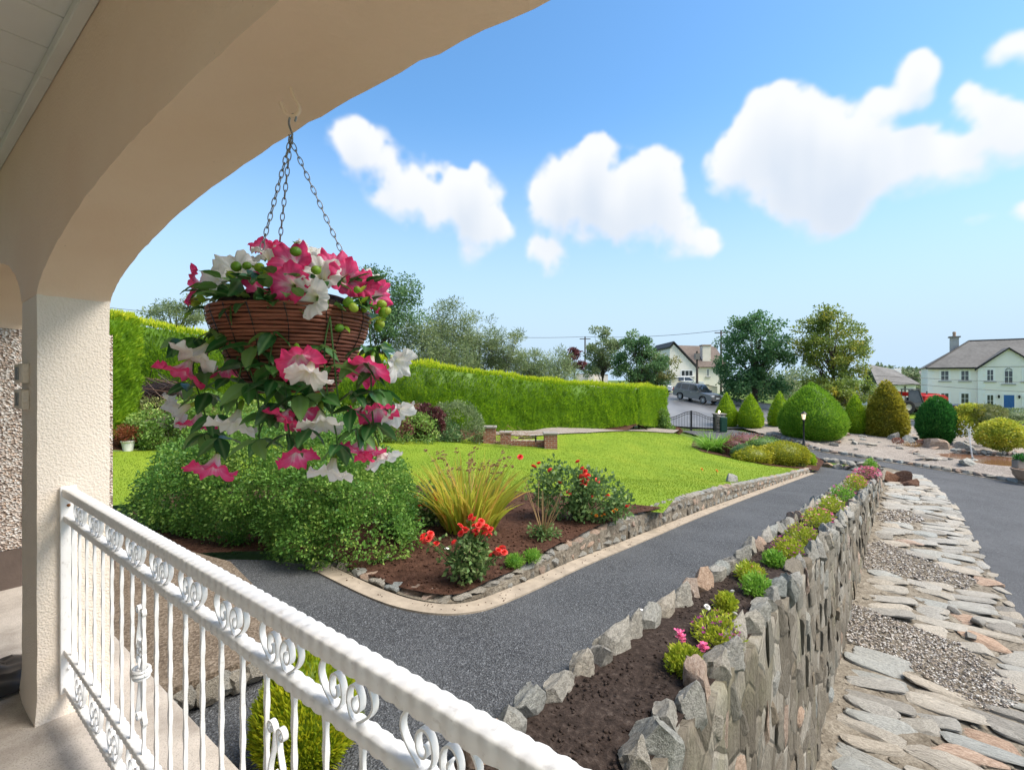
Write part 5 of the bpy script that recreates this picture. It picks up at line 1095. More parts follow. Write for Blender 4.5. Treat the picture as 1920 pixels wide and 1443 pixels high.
for x, y, lab in ((1316,881,'orange poppy head on the lawn, left of a pair'),(1344,884,'orange poppy head on the lawn, right of a pair')):
    q = onto(x, y+7, T_gar); r_ = thing('lone_rose', lab, 'flower', q); put('bloom', mm, r_, q+[0,0,.13], Euler((.8,0,1)), (.06,)*3); b = MB(); b.tube([q, q+[0,0,.12]], .004, 5); b.mk('stem', M['stem'], r_)
# shrub by the gate
c = P(1243,792,33); shrub('climber', 'loose pale green climber hiding the left gate pillar', 'shrub', [(c, (.45,.4,.95)), (c+[.3,0,-.5], (.5,.4,.4))], 1700, .13, .07, 'bedleaf', 91, core=.6)
c = P(1270,808,33); shrub('red_bedding', 'small red-flowered plant in front of the gate', 'flowers', [(c, (.3,.25,.2))], 500, .1, .06, 'mauve', 92, core=0)

# ---------------------------------------------------------------- gate
GY = 36.; gz = P(1300,810,GY)[2]; gx0 = P(1254,0,GY)[0]; gx1 = P(1338,0,GY)[0]; gm = (gx0+gx1)/2
def gate_leaf(x0, x1, lab):
    r = thing('iron_gate', lab, 'gate', (x0, GY, gz), 'gate leaves'); hi = P(0,771,GY)[2]; lo = P(0,783,GY)[2]; xm, xo = (x1, x0) if abs(x1-gm) < .1 else (x0, x1)
    def top(x): t = abs(x-xo)/abs(xm-xo); return lo+(hi-lo)*(t*t*(3-2*t))
    xs = np.linspace(x0, x1, 15); b = MB(); b.tube([(x, GY, top(x)) for x in xs], .028, 6); b.mk('top_bar', M['black_metal'], r)
    b = MB(); b.tube([(x, GY, top(x)-.16) for x in xs], .02, 6); b.mk('cross_bar', M['black_metal'], r)
    for z in (gz+.1, gz+.24):
        b = MB(); b.tube([(x0, GY, z), (x1, GY, z)], .022, 6); b.mk('cross_bar', M['black_metal'], r)
    for x in xs[1:-1]: b = MB(); b.tube([(x, GY, gz+.1), (x, GY, top(x))], .013, 5); b.mk('bar', M['black_metal'], r)
    for x in (x0, x1): b = MB(); b.ob((x, GY, (gz+.03+top(x)+.06)/2), (.035,0,0), (0,.035,0), (0,0,(top(x)+.03-gz)/2)); b.mk('stile', M['black_metal'], r)
gate_leaf(gx0, gm-.03, 'left leaf of the black iron drive gate'); gate_leaf(gm+.03, gx1, 'right leaf of the black iron drive gate')
def gate_pillar(x0, x1, lab, lampon):
    a = P(x0,810,GY)[0]; c = P(x1,810,GY)[0]; zt = P(0,777,GY)[2]; r = thing('gate_pillar', lab, 'gate pillar', ((a+c)/2, GY, gz), 'gate pillars'); b = MB(); b.box(a+.03, GY-.3, gz-.3, c-.03, GY+.3, zt); b.mk('core', M['mortar'], r)
    n = 6
    for i in range(n):
        for j in range(2): stone(r, SROCK, (a+(c-a)*(.27+.46*j), GY-.3, gz+(zt-gz)*(i+.5)/n), ((c-a)*.26, .06, (zt-gz)/n*.52), 0, .05)
    b = MB(); b.box(a-.04, GY-.36, zt+.002, c+.04, GY+.36, zt+.09); b.bevelled('cap', M['cap'], r, w=.02)
    if lampon: b = MB(); b.lathe([(.02,0),(.04,.04),(.02,.06),(.06,.09),(.07,.15),(.045,.2),(.01,.22)], ((a+c)/2, GY, zt+.09), 10); b.mk('lantern', M['bulb'], r)
gate_pillar(1339,1358,'stone gate pillar with a small glowing lantern, right of the gate',True); gate_pillar(1238,1253,'stone gate pillar half hidden by the climber, left of the gate',False)
pb = P(1352,800,35.2); r_ = thing('green_box', 'dark green cabinet in front of the right gate pillar', 'cabinet', (pb[0], 35.2, gz)); b = MB(); b.box(pb[0], 35.2, gz-.1, pb[0]+.46, 35.5, P(0,782,35.2)[2]); b.bevelled('body', M['greenbox'], r_, w=.03); b = MB(); b.box(pb[0]+.03, 35.18, gz+.2, pb[0]+.43, 35.198, P(0,785,35.2)[2]); b.mk('door', M['greenbox'], r_)

# ---------------------------------------------------------------- topiary and rock garden
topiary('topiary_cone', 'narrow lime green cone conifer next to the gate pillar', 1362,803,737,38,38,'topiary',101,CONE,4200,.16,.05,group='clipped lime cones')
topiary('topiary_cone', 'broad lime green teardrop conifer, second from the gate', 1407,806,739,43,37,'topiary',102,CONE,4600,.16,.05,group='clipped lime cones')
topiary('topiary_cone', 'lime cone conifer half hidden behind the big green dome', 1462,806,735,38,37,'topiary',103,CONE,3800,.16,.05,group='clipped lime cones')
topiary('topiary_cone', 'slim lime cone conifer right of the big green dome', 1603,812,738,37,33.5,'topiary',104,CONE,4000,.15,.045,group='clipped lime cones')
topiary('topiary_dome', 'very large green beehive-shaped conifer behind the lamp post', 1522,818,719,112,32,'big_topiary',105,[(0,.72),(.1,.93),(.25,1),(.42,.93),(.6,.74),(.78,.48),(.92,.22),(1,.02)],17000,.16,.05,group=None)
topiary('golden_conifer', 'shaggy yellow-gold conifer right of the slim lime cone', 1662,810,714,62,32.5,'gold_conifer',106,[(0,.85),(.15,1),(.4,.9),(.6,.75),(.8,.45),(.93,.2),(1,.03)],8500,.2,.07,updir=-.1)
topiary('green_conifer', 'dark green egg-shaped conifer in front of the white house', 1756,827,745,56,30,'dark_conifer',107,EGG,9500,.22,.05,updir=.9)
c = P(1803,795,29.5); shrub('acer_bush', 'small lime and orange acer right of the dark egg-shaped conifer', 'acer', [(c, (.8,.7,.7)), (c+[.55,0,.75], (.75,.6,.5)), (c+[-.35,0,-.2], (.55,.5,.4))], 4200, .16, .07, 'acer', 111, core=.55, up=.1, rnd=1)
c = P(1850,785,29); shrub('brown_shrub', 'loose olive brown shrub between the two acers', 'shrub', [(c, (.95,.8,.85)), (c+[.5,.2,.35], (.8,.6,.5))], 3200, .14, .05, 'olive', 112, core=.5, rnd=1)
c = P(1878,812,26.5); shrub('acer_bush', 'wide golden-tipped acer dome beside the pond', 'acer', [(c, (1.15,.9,.72)), (c+[-.6,0,-.25], (.7,.6,.5)), (c+[.8,0,-.2], (.7,.6,.55)), (c+[.1,0,.4], (.7,.6,.4)), (c+[.1,.1,-.5], (.5,.4,.5))], 6500, .14, .06, 'acer', 113, core=.6, up=-.1, rnd=.9)
c = P(1905,780,33); shrub('green_shrub', 'grey-green shrub behind the wide acer at the right edge', 'shrub', [(c, (1.3,.9,.5))], 1600, .14, .06, 'willow', 114, core=.6)
BR = [(1655,812,32.5,1.15,.45,'pale flat boulder below the golden conifer',ROCK),(1672,824,31,.8,.75,'big grey leaning boulder in the gravel',ROCK),(1700,828,30,.75,.6,'dark grey boulder behind the dry grass tuft',ROCK),(1745,838,28.6,1.3,.95,'largest brown and grey boulder beside the pond',PROCK),(1725,855,27.6,.9,.5,'wide low boulder at the near corner of the pond',ROCK),(1805,838,28.2,1.1,.5,'pale grey boulder at the back of the pond',ROCK),(1622,838,29.5,.65,.38,'lone dark boulder in the gravel left of the pond',ROCK),(1600,845,28.8,.4,.2,'small flat stone near the kerb',ROCK),(1690,853,28,.6,.3,'low grey stone behind the kerb left of the pond',ROCK),(1560,822,31.5,.5,.14,'mossy flat stone in front of the big dome',PROCK),(1532,833,30,.6,.16,'flat grey stone right of the lamp post',ROCK),(1640,832,30,.45,.16,'thin slab lying in the gravel',SLAB),(1708,842,29,.5,.3,'stone half hidden by the dry grass tuft',PROCK),(1786,842,28.2,.35,.3,'small pinkish stone at the pond back wall',PROCK)]
for k, (x, y, Y, w, h, lab, ms) in enumerate(BR):
    p = P(x, y, Y); o = put('boulder', ms[k % len(ms)], None, (p[0], p[1], p[2]), Euler((.1*math.sin(k), .12*math.cos(k), k*.9)), (w*.66, w*.5, h*.72)); settags(o, lab, 'boulder', 'boulders in the rock garden')
# pond
pz = PZ; pc_ = np.mean(PONDP, 0); pond = [pc_+(p-pc_)*1.04 for p in PONDP]
mk('pond_water', [(p[0], p[1], pz) for p in pond], [tuple(range(len(pond)))], M['water'], kind='structure', label='shallow brown pond water', origin=(29,27,pz))
me_ = [o for o in bpy.data.objects if o.name == 'pond_water'][0].data
for p in me_.polygons:
    if p.normal.z < 0: me_.flip_normals(); break
pwl = thing('pond_wall', 'low dry stone wall at the back of the pond', 'stone wall', P(1850,858,27.6))
for k in range(17):
    for j in range(2): stone(pwl, SROCK if (k+j) % 3 else SPROCK, P(1784+k*9.5+j*4, 851-j*7+k*.6, 26.9-k*.1), (.19,.14,.115), .1*k, .08)
ped = thing('pond_kerb', 'pale paved kerb stones along the near side of the pond', 'stone kerb', P(1850,880,25.2))
for k in range(14): stone(ped, SLAB, P(1728+k*16, 856+k*2.2+rs.normal(0, 1), 25.6-k*.2), (.36,.2,.07), .2, .04)
jt = P(1824,862,24.6); r_ = thing('fountain', 'thin fountain jet splashing in the pond', 'fountain', (jt[0], jt[1], pz)); b = MB()
tp = P(1817,806,24.6); b.tube([jt, jt+(tp-jt)*.5+[-.02,0,.0], tp, tp+[-.14,0,.1]], [.035,.03,.06,.02], 8); b.mk('jet', M['spray'], r_); rk = np.random.default_rng(8)
b = MB()
for k in range(60):
    q = tp+np.array([rk.normal(-.15, .2), rk.normal(0, .1), rk.normal(0, .22)]); b.ball(q, rk.uniform(.012, .03), 6, 4)
b.mk('droplets', M['spray'], r_)['kind'] = 'stuff'
b = MB(); b.lathe([(.22,.0),(.2,.05),(.06,.09),(.05,.16)], (jt[0], jt[1], pz-.02), 14); b.mk('nozzle', M['rock'], r_)
up = P(1912,907,20.8); r_ = thing('stone_urn', 'round stone urn on the kerb at the right edge, partly cut off', 'urn', up); b = MB(); b.lathe([(.14,0),(.17,.05),(.1,.1),(.28,.2),(.4,.38),(.43,.55),(.47,.6),(.47,.66),(.4,.66),(.36,.5)], up+[.25,0,0], 22); b.mk('bowl', M['terracotta'], r_, smooth=True)
b = MB(); b.box(up[0]+.15, up[1]+.2, up[2]+.6, up[0]+.5, up[1]+.5, up[2]+1.0); b.bevelled('pedestal', M['cap'], r_, w=.03); V, F, T = blob_leaves([(up+[.32,.3,1.08], (.2,.2,.14))], 260, .1, .06, rk, inner=.4); mk('plant', V, F, M['dark_conifer'], r_, tint=T)
bs = P(1712,842,28.8); clump('dry_grass_tuft', 'tuft of dry straw-coloured grass among the boulders', bs, 170, .75, .04, 'dry', 83, .7, (0,0), .4, .16)
for k, (x, y, lab) in enumerate(((1731,829,'red flower spot beside the largest boulder'),(1683,826,'reddish low plant on the leaning boulder'))):
    c = P(x, y, 28.9); shrub('rock_plant', lab, 'rock plant', [(c, (.3,.2,.14))], 300, .09, .05, 'mauve', 120+k, core=0)
# lamp post
lp = P(1507,838,30); r_ = thing('lamp_post', 'black garden lamp post with a lit square lantern', 'lamp post', lp); hL = 73/FPX*30; b = MB()
b.lathe([(.10,-.1),(.10,.08),(.075,.1),(.075,.35),(.05,.4),(.042,hL*.66),(.06,hL*.665),(.06,hL*.69),(.03,hL*.70)], lp, 14); b.mk('post', M['black_metal'], r_, smooth=True)
zt = hL*.71; b = MB()
for k in range(4):
    a = k*math.pi/2+.5; b.tube([lp+[.09*math.cos(a), .09*math.sin(a), zt], lp+[.155*math.cos(a), .155*math.sin(a), zt+.34]], .011, 5)
b.lathe([(.10,zt-.03),(.10,zt)], lp, 4); b.lathe([(.2,zt+.34),(.19,zt+.37),(.07,zt+.47),(.03,zt+.49),(.02,zt+.56)], lp, 8); b.mk('lantern_frame', M['black_metal'], r_)
b = MB(); b.lathe([(.075,zt+.005),(.13,zt+.335)], lp, 8); b.mk('lantern_glass', M['glow'], r_)

# ---------------------------------------------------------------- boundary walls beyond the road
def wall_run(name, label, pts, mat, th=.25, cap=True, pillars=()):
    """pts: px, y top, y foot, depth"""
    r = thing(name, label, 'wall', P(pts[0][0], pts[0][2], pts[0][3])); 
    for i, (a, c) in enumerate(zip(pts[:-1], pts[1:])):
        t0, b0, t1, b1 = P(a[0], a[1], a[3]), P(a[0], a[2], a[3]), P(c[0], c[1], c[3]), P(c[0], c[2], c[3]); b0[2] = min(b0[2]-.4, float(T_low(b0[0], b0[1]))-.2); b1[2] = min(b1[2]-.4, float(T_low(b1[0], b1[1]))-.2); m = MB(); d = np.append(nrm(np.array([-(t1-t0)[1], (t1-t0)[0]]))*th, 0)
        m.ext([b0, b1, t1, t0], d); m.mk('panel', M[mat], r)
        if cap: m = MB(); e = np.array([0,0,.004]); m.ext([t0+e-d*.15, t1+e-d*.15, t1+e+[0,0,.09]-d*.15, t0+e+[0,0,.09]-d*.15], d*1.3); m.mk('coping', M['cap'], r)
    for (x, yt, yb, Y, w) in pillars:
        a = P(x, yb, Y); z = P(x, yt, Y)[2]; m = MB(); m.box(a[0]-w/2, Y-w/2, a[2]-.4, a[0]+w/2, Y+w/2, z); m.mk('pier', M[mat], r); m = MB(); m.box(a[0]-w/2-.06, Y-w/2-.06, z+.003, a[0]+w/2+.06, Y+w/2+.06, z+.1); m.mk('pier_cap', M['cap'], r)
    return r
wall_run('roadside_wall', 'long grey rendered wall falling along the far side of the road', [(1338,741,766,52),(1400,752,776,50),(1480,764,794,47.5),(1560,774,806,45.5),(1640,783,814,44),(1735,792,824,42),(1800,798,835,41)], 'gwall')
wall_run('cream_wall', 'cream garden wall in front of the bungalow', [(1236,713,734,63),(1262,713,733,62),(1345,726,746,60)], 'cwall', pillars=((1263,709,735,61.8,.9),(1320,722,742,60.5,.8)))
wall_run('far_wall', 'pale far wall glimpsed above the long hedge', [(1080,702,722,62),(1110,700,722,62),(1140,703,722,62)], 'cwall', pillars=((1108,698,722,61.9,.8),))

# ---------------------------------------------------------------- houses
def quad(name, pts, mat, par, th=.06):
    pts = np.asarray(pts, float); n = nrm(np.cross(pts[1]-pts[0], pts[2]-pts[0])); b = MB(); b.ext(pts, n*th); return b.mk(name, mat, par)
def window(par, x0, x1, y0, y1, Y, nx=2, ny=2, frame=.07, sur=.0, sillw=.14, proud=.05, P=P):
    a = P(x0, y1, Y); c = P(x1, y0, Y); w = MB(); xs = np.linspace(a[0], c[0], nx+1); zs = np.linspace(a[2], c[2], ny+1)
    for i, x in enumerate(xs): 
        t = frame if i in (0, nx) else frame*.6; w.box(x-t/2, Y-proud, a[2]-frame/2, x+t/2, Y-.005, c[2]+frame/2)
    for j, z in enumerate(zs):
        t = frame if j in (0, ny) else frame*.6; w.box(a[0], Y-proud+.006, z-t/2, c[0], Y-.008, z+t/2)
    o = w.mk('window', M['hquoin'], par)
    for i in range(nx):
        for j in range(ny):
            g = MB(); g.box(xs[i]+.02, Y-.022, zs[j]+.02, xs[i+1]-.02, Y-.012, zs[j+1]-.02); g.mk('pane', M['glass'], o)
    if sur:
        s = MB(); s.box(a[0]-sur, Y-.04, a[2]-.05, a[0]-frame/2, Y-.004, c[2]+sur); s.box(c[0]+frame/2, Y-.04, a[2]-.05, c[0]+sur, Y-.004, c[2]+sur); s.box(a[0]-frame/2, Y-.038, c[2]+frame/2, c[0]+frame/2, Y-.004, c[2]+sur); s.mk('surround', M['hquoin'], o)
    if sillw: s = MB(); s.box(a[0]-.25, Y-.14, a[2]-.05-.16, c[0]+.25, Y-.003, a[2]-.055); s.mk('sill', M['sill'], o)
    return o
X = lambda x, Y=55.: (x-960)/FPX*Y
Z = lambda y, Y=55.: EYE-(y-HOR)/FPX*Y
# the house is drawn facing -y from its left corner, then turned to face the road
HY, HP = 62., R(36); HX0 = X(1740, HY); zb = Z(777, HY); G = HY-.4
wh = thing('white_house', 'two-storey white house with grey slate roof and blue front door', 'house', (HX0, HY, zb))
def hu(x): r = (x-960)/FPX; return (r*HY-HX0)/(math.cos(HP)+r*math.sin(HP))
def X_(x, Y=None): return HX0+hu(x)
def Z_(y, Y=None): return Z(y, HY-1.5)
def PH(x, y, Y): return np.array([X_(x), Y, Z_(y)])
b = MB(); b.box(X_(1740), HY, zb-.5, X_(2060), HY+9, Z_(689)); b.mk('wall', M['hwhite'], wh)
gxl, gxr, gap_ = X_(1833,G), X_(1946,G), X_(1889.5,G)
b = MB(); b.ext([(gxl,G,zb-.5),(gxr,G,zb-.5),(gxr,G,Z_(689,G)),(gap_,G,Z_(657,G)),(gxl,G,Z_(689,G))], (0,.6,0)); b.mk('gable', M['hwhite'], wh)
for x in (X_(1740), gxl):
    yy = HY if x < gxl else G
    for k in range(15):
        b = MB(); w = .62 if k % 2 else .42; z0 = zb+k*(Z_(690)-zb)/15; b.box(x-.02, yy-.03, z0+.01, x+w, yy+.3, z0+(Z_(690)-zb)/15-.01); b.mk('quoin', M['hquoin'], wh)
ez = Z_(689)+.02; el = X_(1735); er = X_(2066); rz0 = Z(638, HY+.3); rxl = HX0+4.5; rxr = X_(2066)-4.6
f0, f1, k0_, k1_ = (el, HY-.45, ez), (er, HY-.45, ez), (er, HY+9.5, ez), (el, HY+9.5, ez); ra_, rb_ = (rxl, HY+4.6, rz0), (rxr, HY+4.6, rz0)
b = MB()
for q in ([f0, f1, rb_, ra_], [f1, k1_ if False else k0_, rb_], [k0_, k1_, ra_, rb_], [k1_, f0, ra_]): b.add(q, [tuple(range(len(q)))])
roof = b.mk('roof', M['slate'], wh)
for a, c in ((f0, ra_), (ra_, rb_)): m = MB(); m.tube([a, c], .11, 6); m.mk('ridge', M['tile_edge'], roof)
gr = MB(); gz_ = Z_(689,G); ga = Z_(656,G)
gr.add([(gxl-.3, G-.3, gz_-.12), (gap_, G-.3, ga+.12), (gap_, HY+4.2, ga+.12), (gxl-.3, HY+2, gz_-.12)], [(0,1,2,3)]); gr.add([(gxr+.3, G-.3, gz_-.12), (gap_, G-.3, ga+.12), (gap_, HY+4.2, ga+.12), (gxr+.3, HY+2, gz_-.12)], [(0,3,2,1)]); gr.mk('gable_roof', M['slate'], wh)
for s, xa in ((1, gxl-.35), (-1, gxr+.35)): m = MB(); m.ext([(xa,G-.32,gz_-.2),(gap_,G-.32,ga+.1),(gap_,G-.32,ga-.16+.1),(xa,G-.32,gz_-.46)], (0,.05,0)); m.mk('barge_board', M['tile_edge'], wh)
m = MB(); m.box(el, HY-.5, ez-.2, gxl-.1, HY-.36, ez-.02); m.mk('gutter', M['tile_edge'], wh)
cx = HX0+3.0; m = MB(); m.box(cx-.42, HY+3.8, Z_(672), cx+.42, HY+4.6, Z(631, HY)); ch = m.mk('chimney', M['gwall'], wh); m = MB(); m.box(cx-.58, HY+3.64, Z(631, HY)+.004, cx+.58, HY+4.76, Z(628.5, HY)); m.mk('cap', M['cap'], ch); m = MB(); m.lathe([(.2,0),(.16,.2),(.19,.5),(.14,.62)], (cx, HY+4.2, Z(628.5, HY)), 10); m.mk('chimney_pot', M['terracotta'], ch)
for x0, x1 in ((1764,1779),(1801.7,1816.6)):
    window(wh, x0, x1, 695, 713, HY, sur=.17, P=PH); window(wh, x0, x1, 737, 756, HY, sur=.17, P=PH)
for x0, x1 in ((1849,1861.5),(1917.5,1930)): window(wh, x0, x1, 693.5, 713.5, G, sur=.16, P=PH); window(wh, x0, x1, 739, 760, G, sur=.16, P=PH)
w_ = window(wh, 1881.5, 1897.5, 695.5, 718, G, 2, 2, sur=.0, P=PH)
ac = (X_(1889.5,G), Z_(695.5,G)); ar_ = X_(1897.5,G)-ac[0]; th = np.linspace(0, math.pi, 17); m = MB(); m.tube([(ac[0]+ar_*math.cos(t), G-.03, ac[1]+ar_*math.sin(t)) for t in th], .05, 6)
for t in (.6, 1.1, 1.57, 2.05, 2.55): m.tube([(ac[0], G-.03, ac[1]), (ac[0]+ar_*math.cos(t), G-.03, ac[1]+ar_*math.sin(t))], .02, 5)
m.mk('fan_light', M['hquoin'], w_); m = MB(); m.ext([(ac[0]+ar_*math.cos(t), G-.012, ac[1]+ar_*math.sin(t)) for t in th], (0,.008,0)); m.mk('fan_pane', M['glass'], w_)
d = MB(); d.box(X_(1880.5,G), G-.04, zb-.05, X_(1900,G), G-.004, Z_(739,G)); do = d.mk('door', M['blue'], wh)
for i in range(2):
    for j in range(3): m = MB(); m.box(X_(1882+i*9,G), G-.055, zb+.15+j*.62, X_(1889.3+i*9,G), G-.042, zb+.65+j*.62); m.mk('door_panel', M['blue'], do)
m = MB(); m.box(X_(1877.5,G), G-.05, zb-.05, X_(1880.3,G), G-.003, Z_(736.5,G)); m.box(X_(1900.2,G), G-.05, zb-.05, X_(1903,G), G-.003, Z_(736.5,G)); m.box(X_(1880.5,G), G-.045, Z_(738.8,G), X_(1900,G), G-.003, Z_(736.5,G)); m.mk('door_surround', M['hquoin'], do)
for x in (1871, 1909): m = MB(); m.lathe([(.03,0),(.09,.1),(.11,.32),(.03,.42)], (X_(x,G), G-.16, Z_(745,G)), 8); m.mk('wall_lantern', M['black_metal'], wh)
wh.rotation_euler = (0, 0, -HP)
# bungalow behind the cars
B = 68.; bg2 = thing('bungalow', 'cream bungalow with a brown tiled roof behind the parked car', 'house', (*P(1300,0,B)[:2], Z(733,B)))
bx = lambda x: X(x, B); bz = lambda y: Z(y, B)
b = MB(); b.ext([(bx(1256),B,bz(737)),(bx(1306),B,bz(737)),(bx(1306),B,bz(690)),(bx(1263),B,bz(645)),(bx(1256),B,bz(655))], (0,8,0)); b.mk('gable_wall', M['hcream'], bg2)
b = MB(); b.box(bx(1306)+.01, B+2, bz(738), bx(1372), B+9, bz(688)); b.mk('wall', M['hcream'], bg2)
b = MB(); e0 = np.array([bx(1308), B-.3, bz(691)]); e1 = np.array([bx(1262.5), B-.3, bz(642)]); b.ext([e0, e1, e1+[0,0,.18], e0+[.15,0,.12]], (0,8.5,0)); e2 = np.array([bx(1254), B-.3, bz(652)]); b.ext([e1, e2, e2+[0,0,.18], e1+[0,0,.18]], (0,8.5,0)); b.mk('gable_roof', M['tile_edge'], bg2)
quad('roof', [(bx(1306),B+1.6,bz(688)),(bx(1375),B+1.6,bz(688)),(bx(1372),B+5.6,bz(645)),(bx(1263),B+5.6,bz(642))], M['tile'], bg2, .1)
b = MB(); b.box(bx(1331), B+2.6, bz(690), bx(1347), B+3.6, bz(646)); ch = b.mk('chimney', M['cwall'], bg2); b = MB(); b.box(bx(1330), B+2.5, bz(645.9), bx(1348), B+3.7, bz(643.5)); b.mk('cap', M['terracotta'], ch)
window(bg2, 1277,1299,694,705, B, 3, 1, frame=.12); window(bg2, 1325.5,1329,692,705, B+2, 1, 1, frame=.08)
# second, partly hidden house and sheds
H2 = 58.; h2 = thing('gabled_house', 'grey-roofed white house showing between the turning tree and the white house', 'house', (*P(1690,0,H2)[:2], Z(750,H2)))
b = MB(); b.box(X(1655,H2), H2, Z(762,H2), X(1717,H2), H2+6, Z(722,H2)); b.mk('wall', M['hwhite'], h2)
quad('roof', [(X(1640,H2),H2-.4,Z(722,H2)),(X(1721,H2),H2-.4,Z(721,H2)),(X(1676,H2+4),H2+4,Z(694,H2+4)),(X(1628,H2+4),H2+4,Z(684,H2+4))], M['slate'], h2, .1)
b = MB(); b.tube([(X(1696,H2),H2-.1,Z(723,H2)),(X(1696,H2),H2-.1,Z(765,H2))], .06, 6); b.mk('downpipe', M['tile_edge'], h2); window(h2, 1707.5,1712,728,740, H2, 1, 2, frame=.08)
b = MB(); b.box(X(1676,70), 70, Z(700,70), X(1690,70), 74, Z(690,70)); b.mk('dormer', M['hquoin'], h2)
H3 = 95.; h3 = thing('far_barn', 'far grey barn roof at the left corner of the white house', 'barn', (*P(1732,0,H3)[:2], Z(722,H3))); b = MB(); b.box(X(1722,H3), H3, Z(722,H3), X(1760,H3), H3+6, Z(711,H3)); b.mk('wall', M['gwall'], h3); quad('roof', [(X(1721,H3),H3-.3,Z(711,H3)),(X(1762,H3),H3-.3,Z(711,H3)),(X(1760,H3+3),H3+3,Z(696,H3+3)),(X(1723,H3+3),H3+3,Z(696,H3+3))], M['slate'], h3, .1)
sheet('far_lawn', [tuple(P(1690,790,45)[:2]), tuple(P(1800,800,44)[:2]), (60,46), (62,54.5), (40,56), (36,50)], T_low, 2, M['lawn'], dz=.08, kind='structure')

# ---------------------------------------------------------------- vehicles
def car(name, label, pos, rz, paint, L=5.0, Wd=2.0, H=1.85, hatch=True):
    """pos = ground centre; nose towards +x before turning"""
    r = thing(name, label, 'car', pos); r.rotation_euler = (0, 0, rz)
    def pt(nm, b, mat, par=r, smooth=False):
        V = np.vstack(b.V); o = put(nm, meshdata(nm, V, b.F, mat, smooth), None); o.parent = par; o.location = (0,0,0); return o
    k = L/5.0; h = H/1.85
    low_ = [(-2.5,.45),(-2.48,.95),(-2.4,1.12),(1.05,1.12),(1.5,1.08),(2.25,1.0),(2.45,.88),(2.5,.6),(2.42,.38),(1.95,.36),(1.88,.62),(1.7,.78),(1.45,.83),(1.2,.78),(1.02,.62),(.95,.34),(-1.0,.34),(-1.07,.62),(-1.25,.78),(-1.5,.83),(-1.75,.78),(-1.93,.62),(-2.0,.36),(-2.3,.36)]
    def slab_(poly, w0, w1, b):                          # extruded side profile with a rounded shoulder
        n = len(poly); V = []
        for wy, s in ((-w0, .97), (-w1, 1.), (w1, 1.), (w0, .97)):
            cx = np.mean([p[0] for p in poly]); cz = np.mean([p[1] for p in poly]); V += [((cx+(x-cx)*s)*k, wy, (cz+(z-cz)*s)*h) for x, z in poly]
        F = [tuple(range(n-1,-1,-1)), tuple(range(3*n,4*n))]+[(q*n+i, q*n+(i+1) % n, (q+1)*n+(i+1) % n, (q+1)*n+i) for q in range(3) for i in range(n)]; b.add(V, F)
    b = MB(); slab_(low_, Wd/2, Wd/2-.06, b); body = pt('body', b, paint)
    top_ = [(-2.36,1.12),(-2.15,1.72),(-1.9,1.84),(.1,1.85),(.35,1.80),(1.1,1.12)]; b = MB(); V = []
    for wy, s in ((-Wd/2+.05, 0), (-Wd/2+.24, 1), (Wd/2-.24, 1), (Wd/2-.05, 0)): pass
    n = len(top_); rows = []
    for x, z in top_:
        t = (z-1.12)/.73; w = Wd/2-.06-.2*t; rows.append((x*k, w, z*h))
    V = [(x, -w, z) for x, w, z in rows]+[(x, w, z) for x, w, z in rows]; F = [tuple(range(n)), tuple(range(2*n-1, n-1, -1))]+[(i, n+i, n+(i+1) % n, (i+1) % n) for i in range(n)]; b.add(V, F); pt('cabin', b, paint)
    def glass_side(sg, xs, nm='side_window'):
        b = MB(); q = []
        for x, z in xs: t = (z-1.12)/.73; q.append((x*k, sg*(Wd/2-.06-.2*t+.008), z*h))
        b.add(q, [tuple(range(len(q))) if sg < 0 else tuple(range(len(q)-1,-1,-1))]); pt(nm, b, M['glass'])
    for sg in (-1, 1):
        glass_side(sg, [(-.45,1.18),(.92,1.18),(.32,1.73),(-.45,1.75)]); glass_side(sg, [(-1.45,1.18),(-.55,1.18),(-.55,1.75),(-1.45,1.74)]); glass_side(sg, [(-2.15,1.2),(-1.55,1.18),(-1.55,1.73),(-1.98,1.68)])
        b = MB(); b.ob((.85*k, sg*(Wd/2+.1), 1.2*h), (.06,0,0), (0,.11,0), (0,0,.08)); pt('mirror', b, paint)
        for dx in (-.05, -1.05): b = MB(); b.ob((dx*k, sg*(Wd/2+.006), 1.0*h), (.1,0,0), (0,.012,0), (0,0,.018)); pt('handle', b, M['rim'])
        for wx in (1.45, -1.5):
            b = MB(); th = np.linspace(0, 2*math.pi, 25)
            pr = [(.16,-.11),(.36,-.11),(.39,-.07),(.39,.07),(.36,.11),(.16,.11)]; V = [(wx*k+rr*math.cos(t), sg*(Wd/2-.13)+yy, .39+rr*math.sin(t)) for rr, yy in pr for t in th[:-1]]; n_ = 24
            b.add(V, [(i*n_+j, i*n_+(j+1) % n_, (i+1)*n_+(j+1) % n_, (i+1)*n_+j) for i in range(5) for j in range(n_)]); w = pt('wheel', b, M['tyre'])
            b = MB(); b.add([(wx*k+.27*math.cos(t), sg*(Wd/2-.015), .39+.27*math.sin(t)) for t in th[:-1]]+[(wx*k, sg*(Wd/2-.05), .39)], [(i, (i+1) % 24, 24) for i in range(24)]); pt('rim', b, M['rim'], w)
        b = MB(); b.ob((2.42*k, sg*(Wd/2-.24), .9*h), (.06,0,0), (0,.2,0), (0,0,.075)); pt('headlight', b, M['headlamp'])
        b = MB(); b.ob((-2.46*k, sg*(Wd/2-.12), 1.0*h), (.04,0,0), (0,.1,0), (0,0,.14)); pt('tail_light', b, M['tred'])
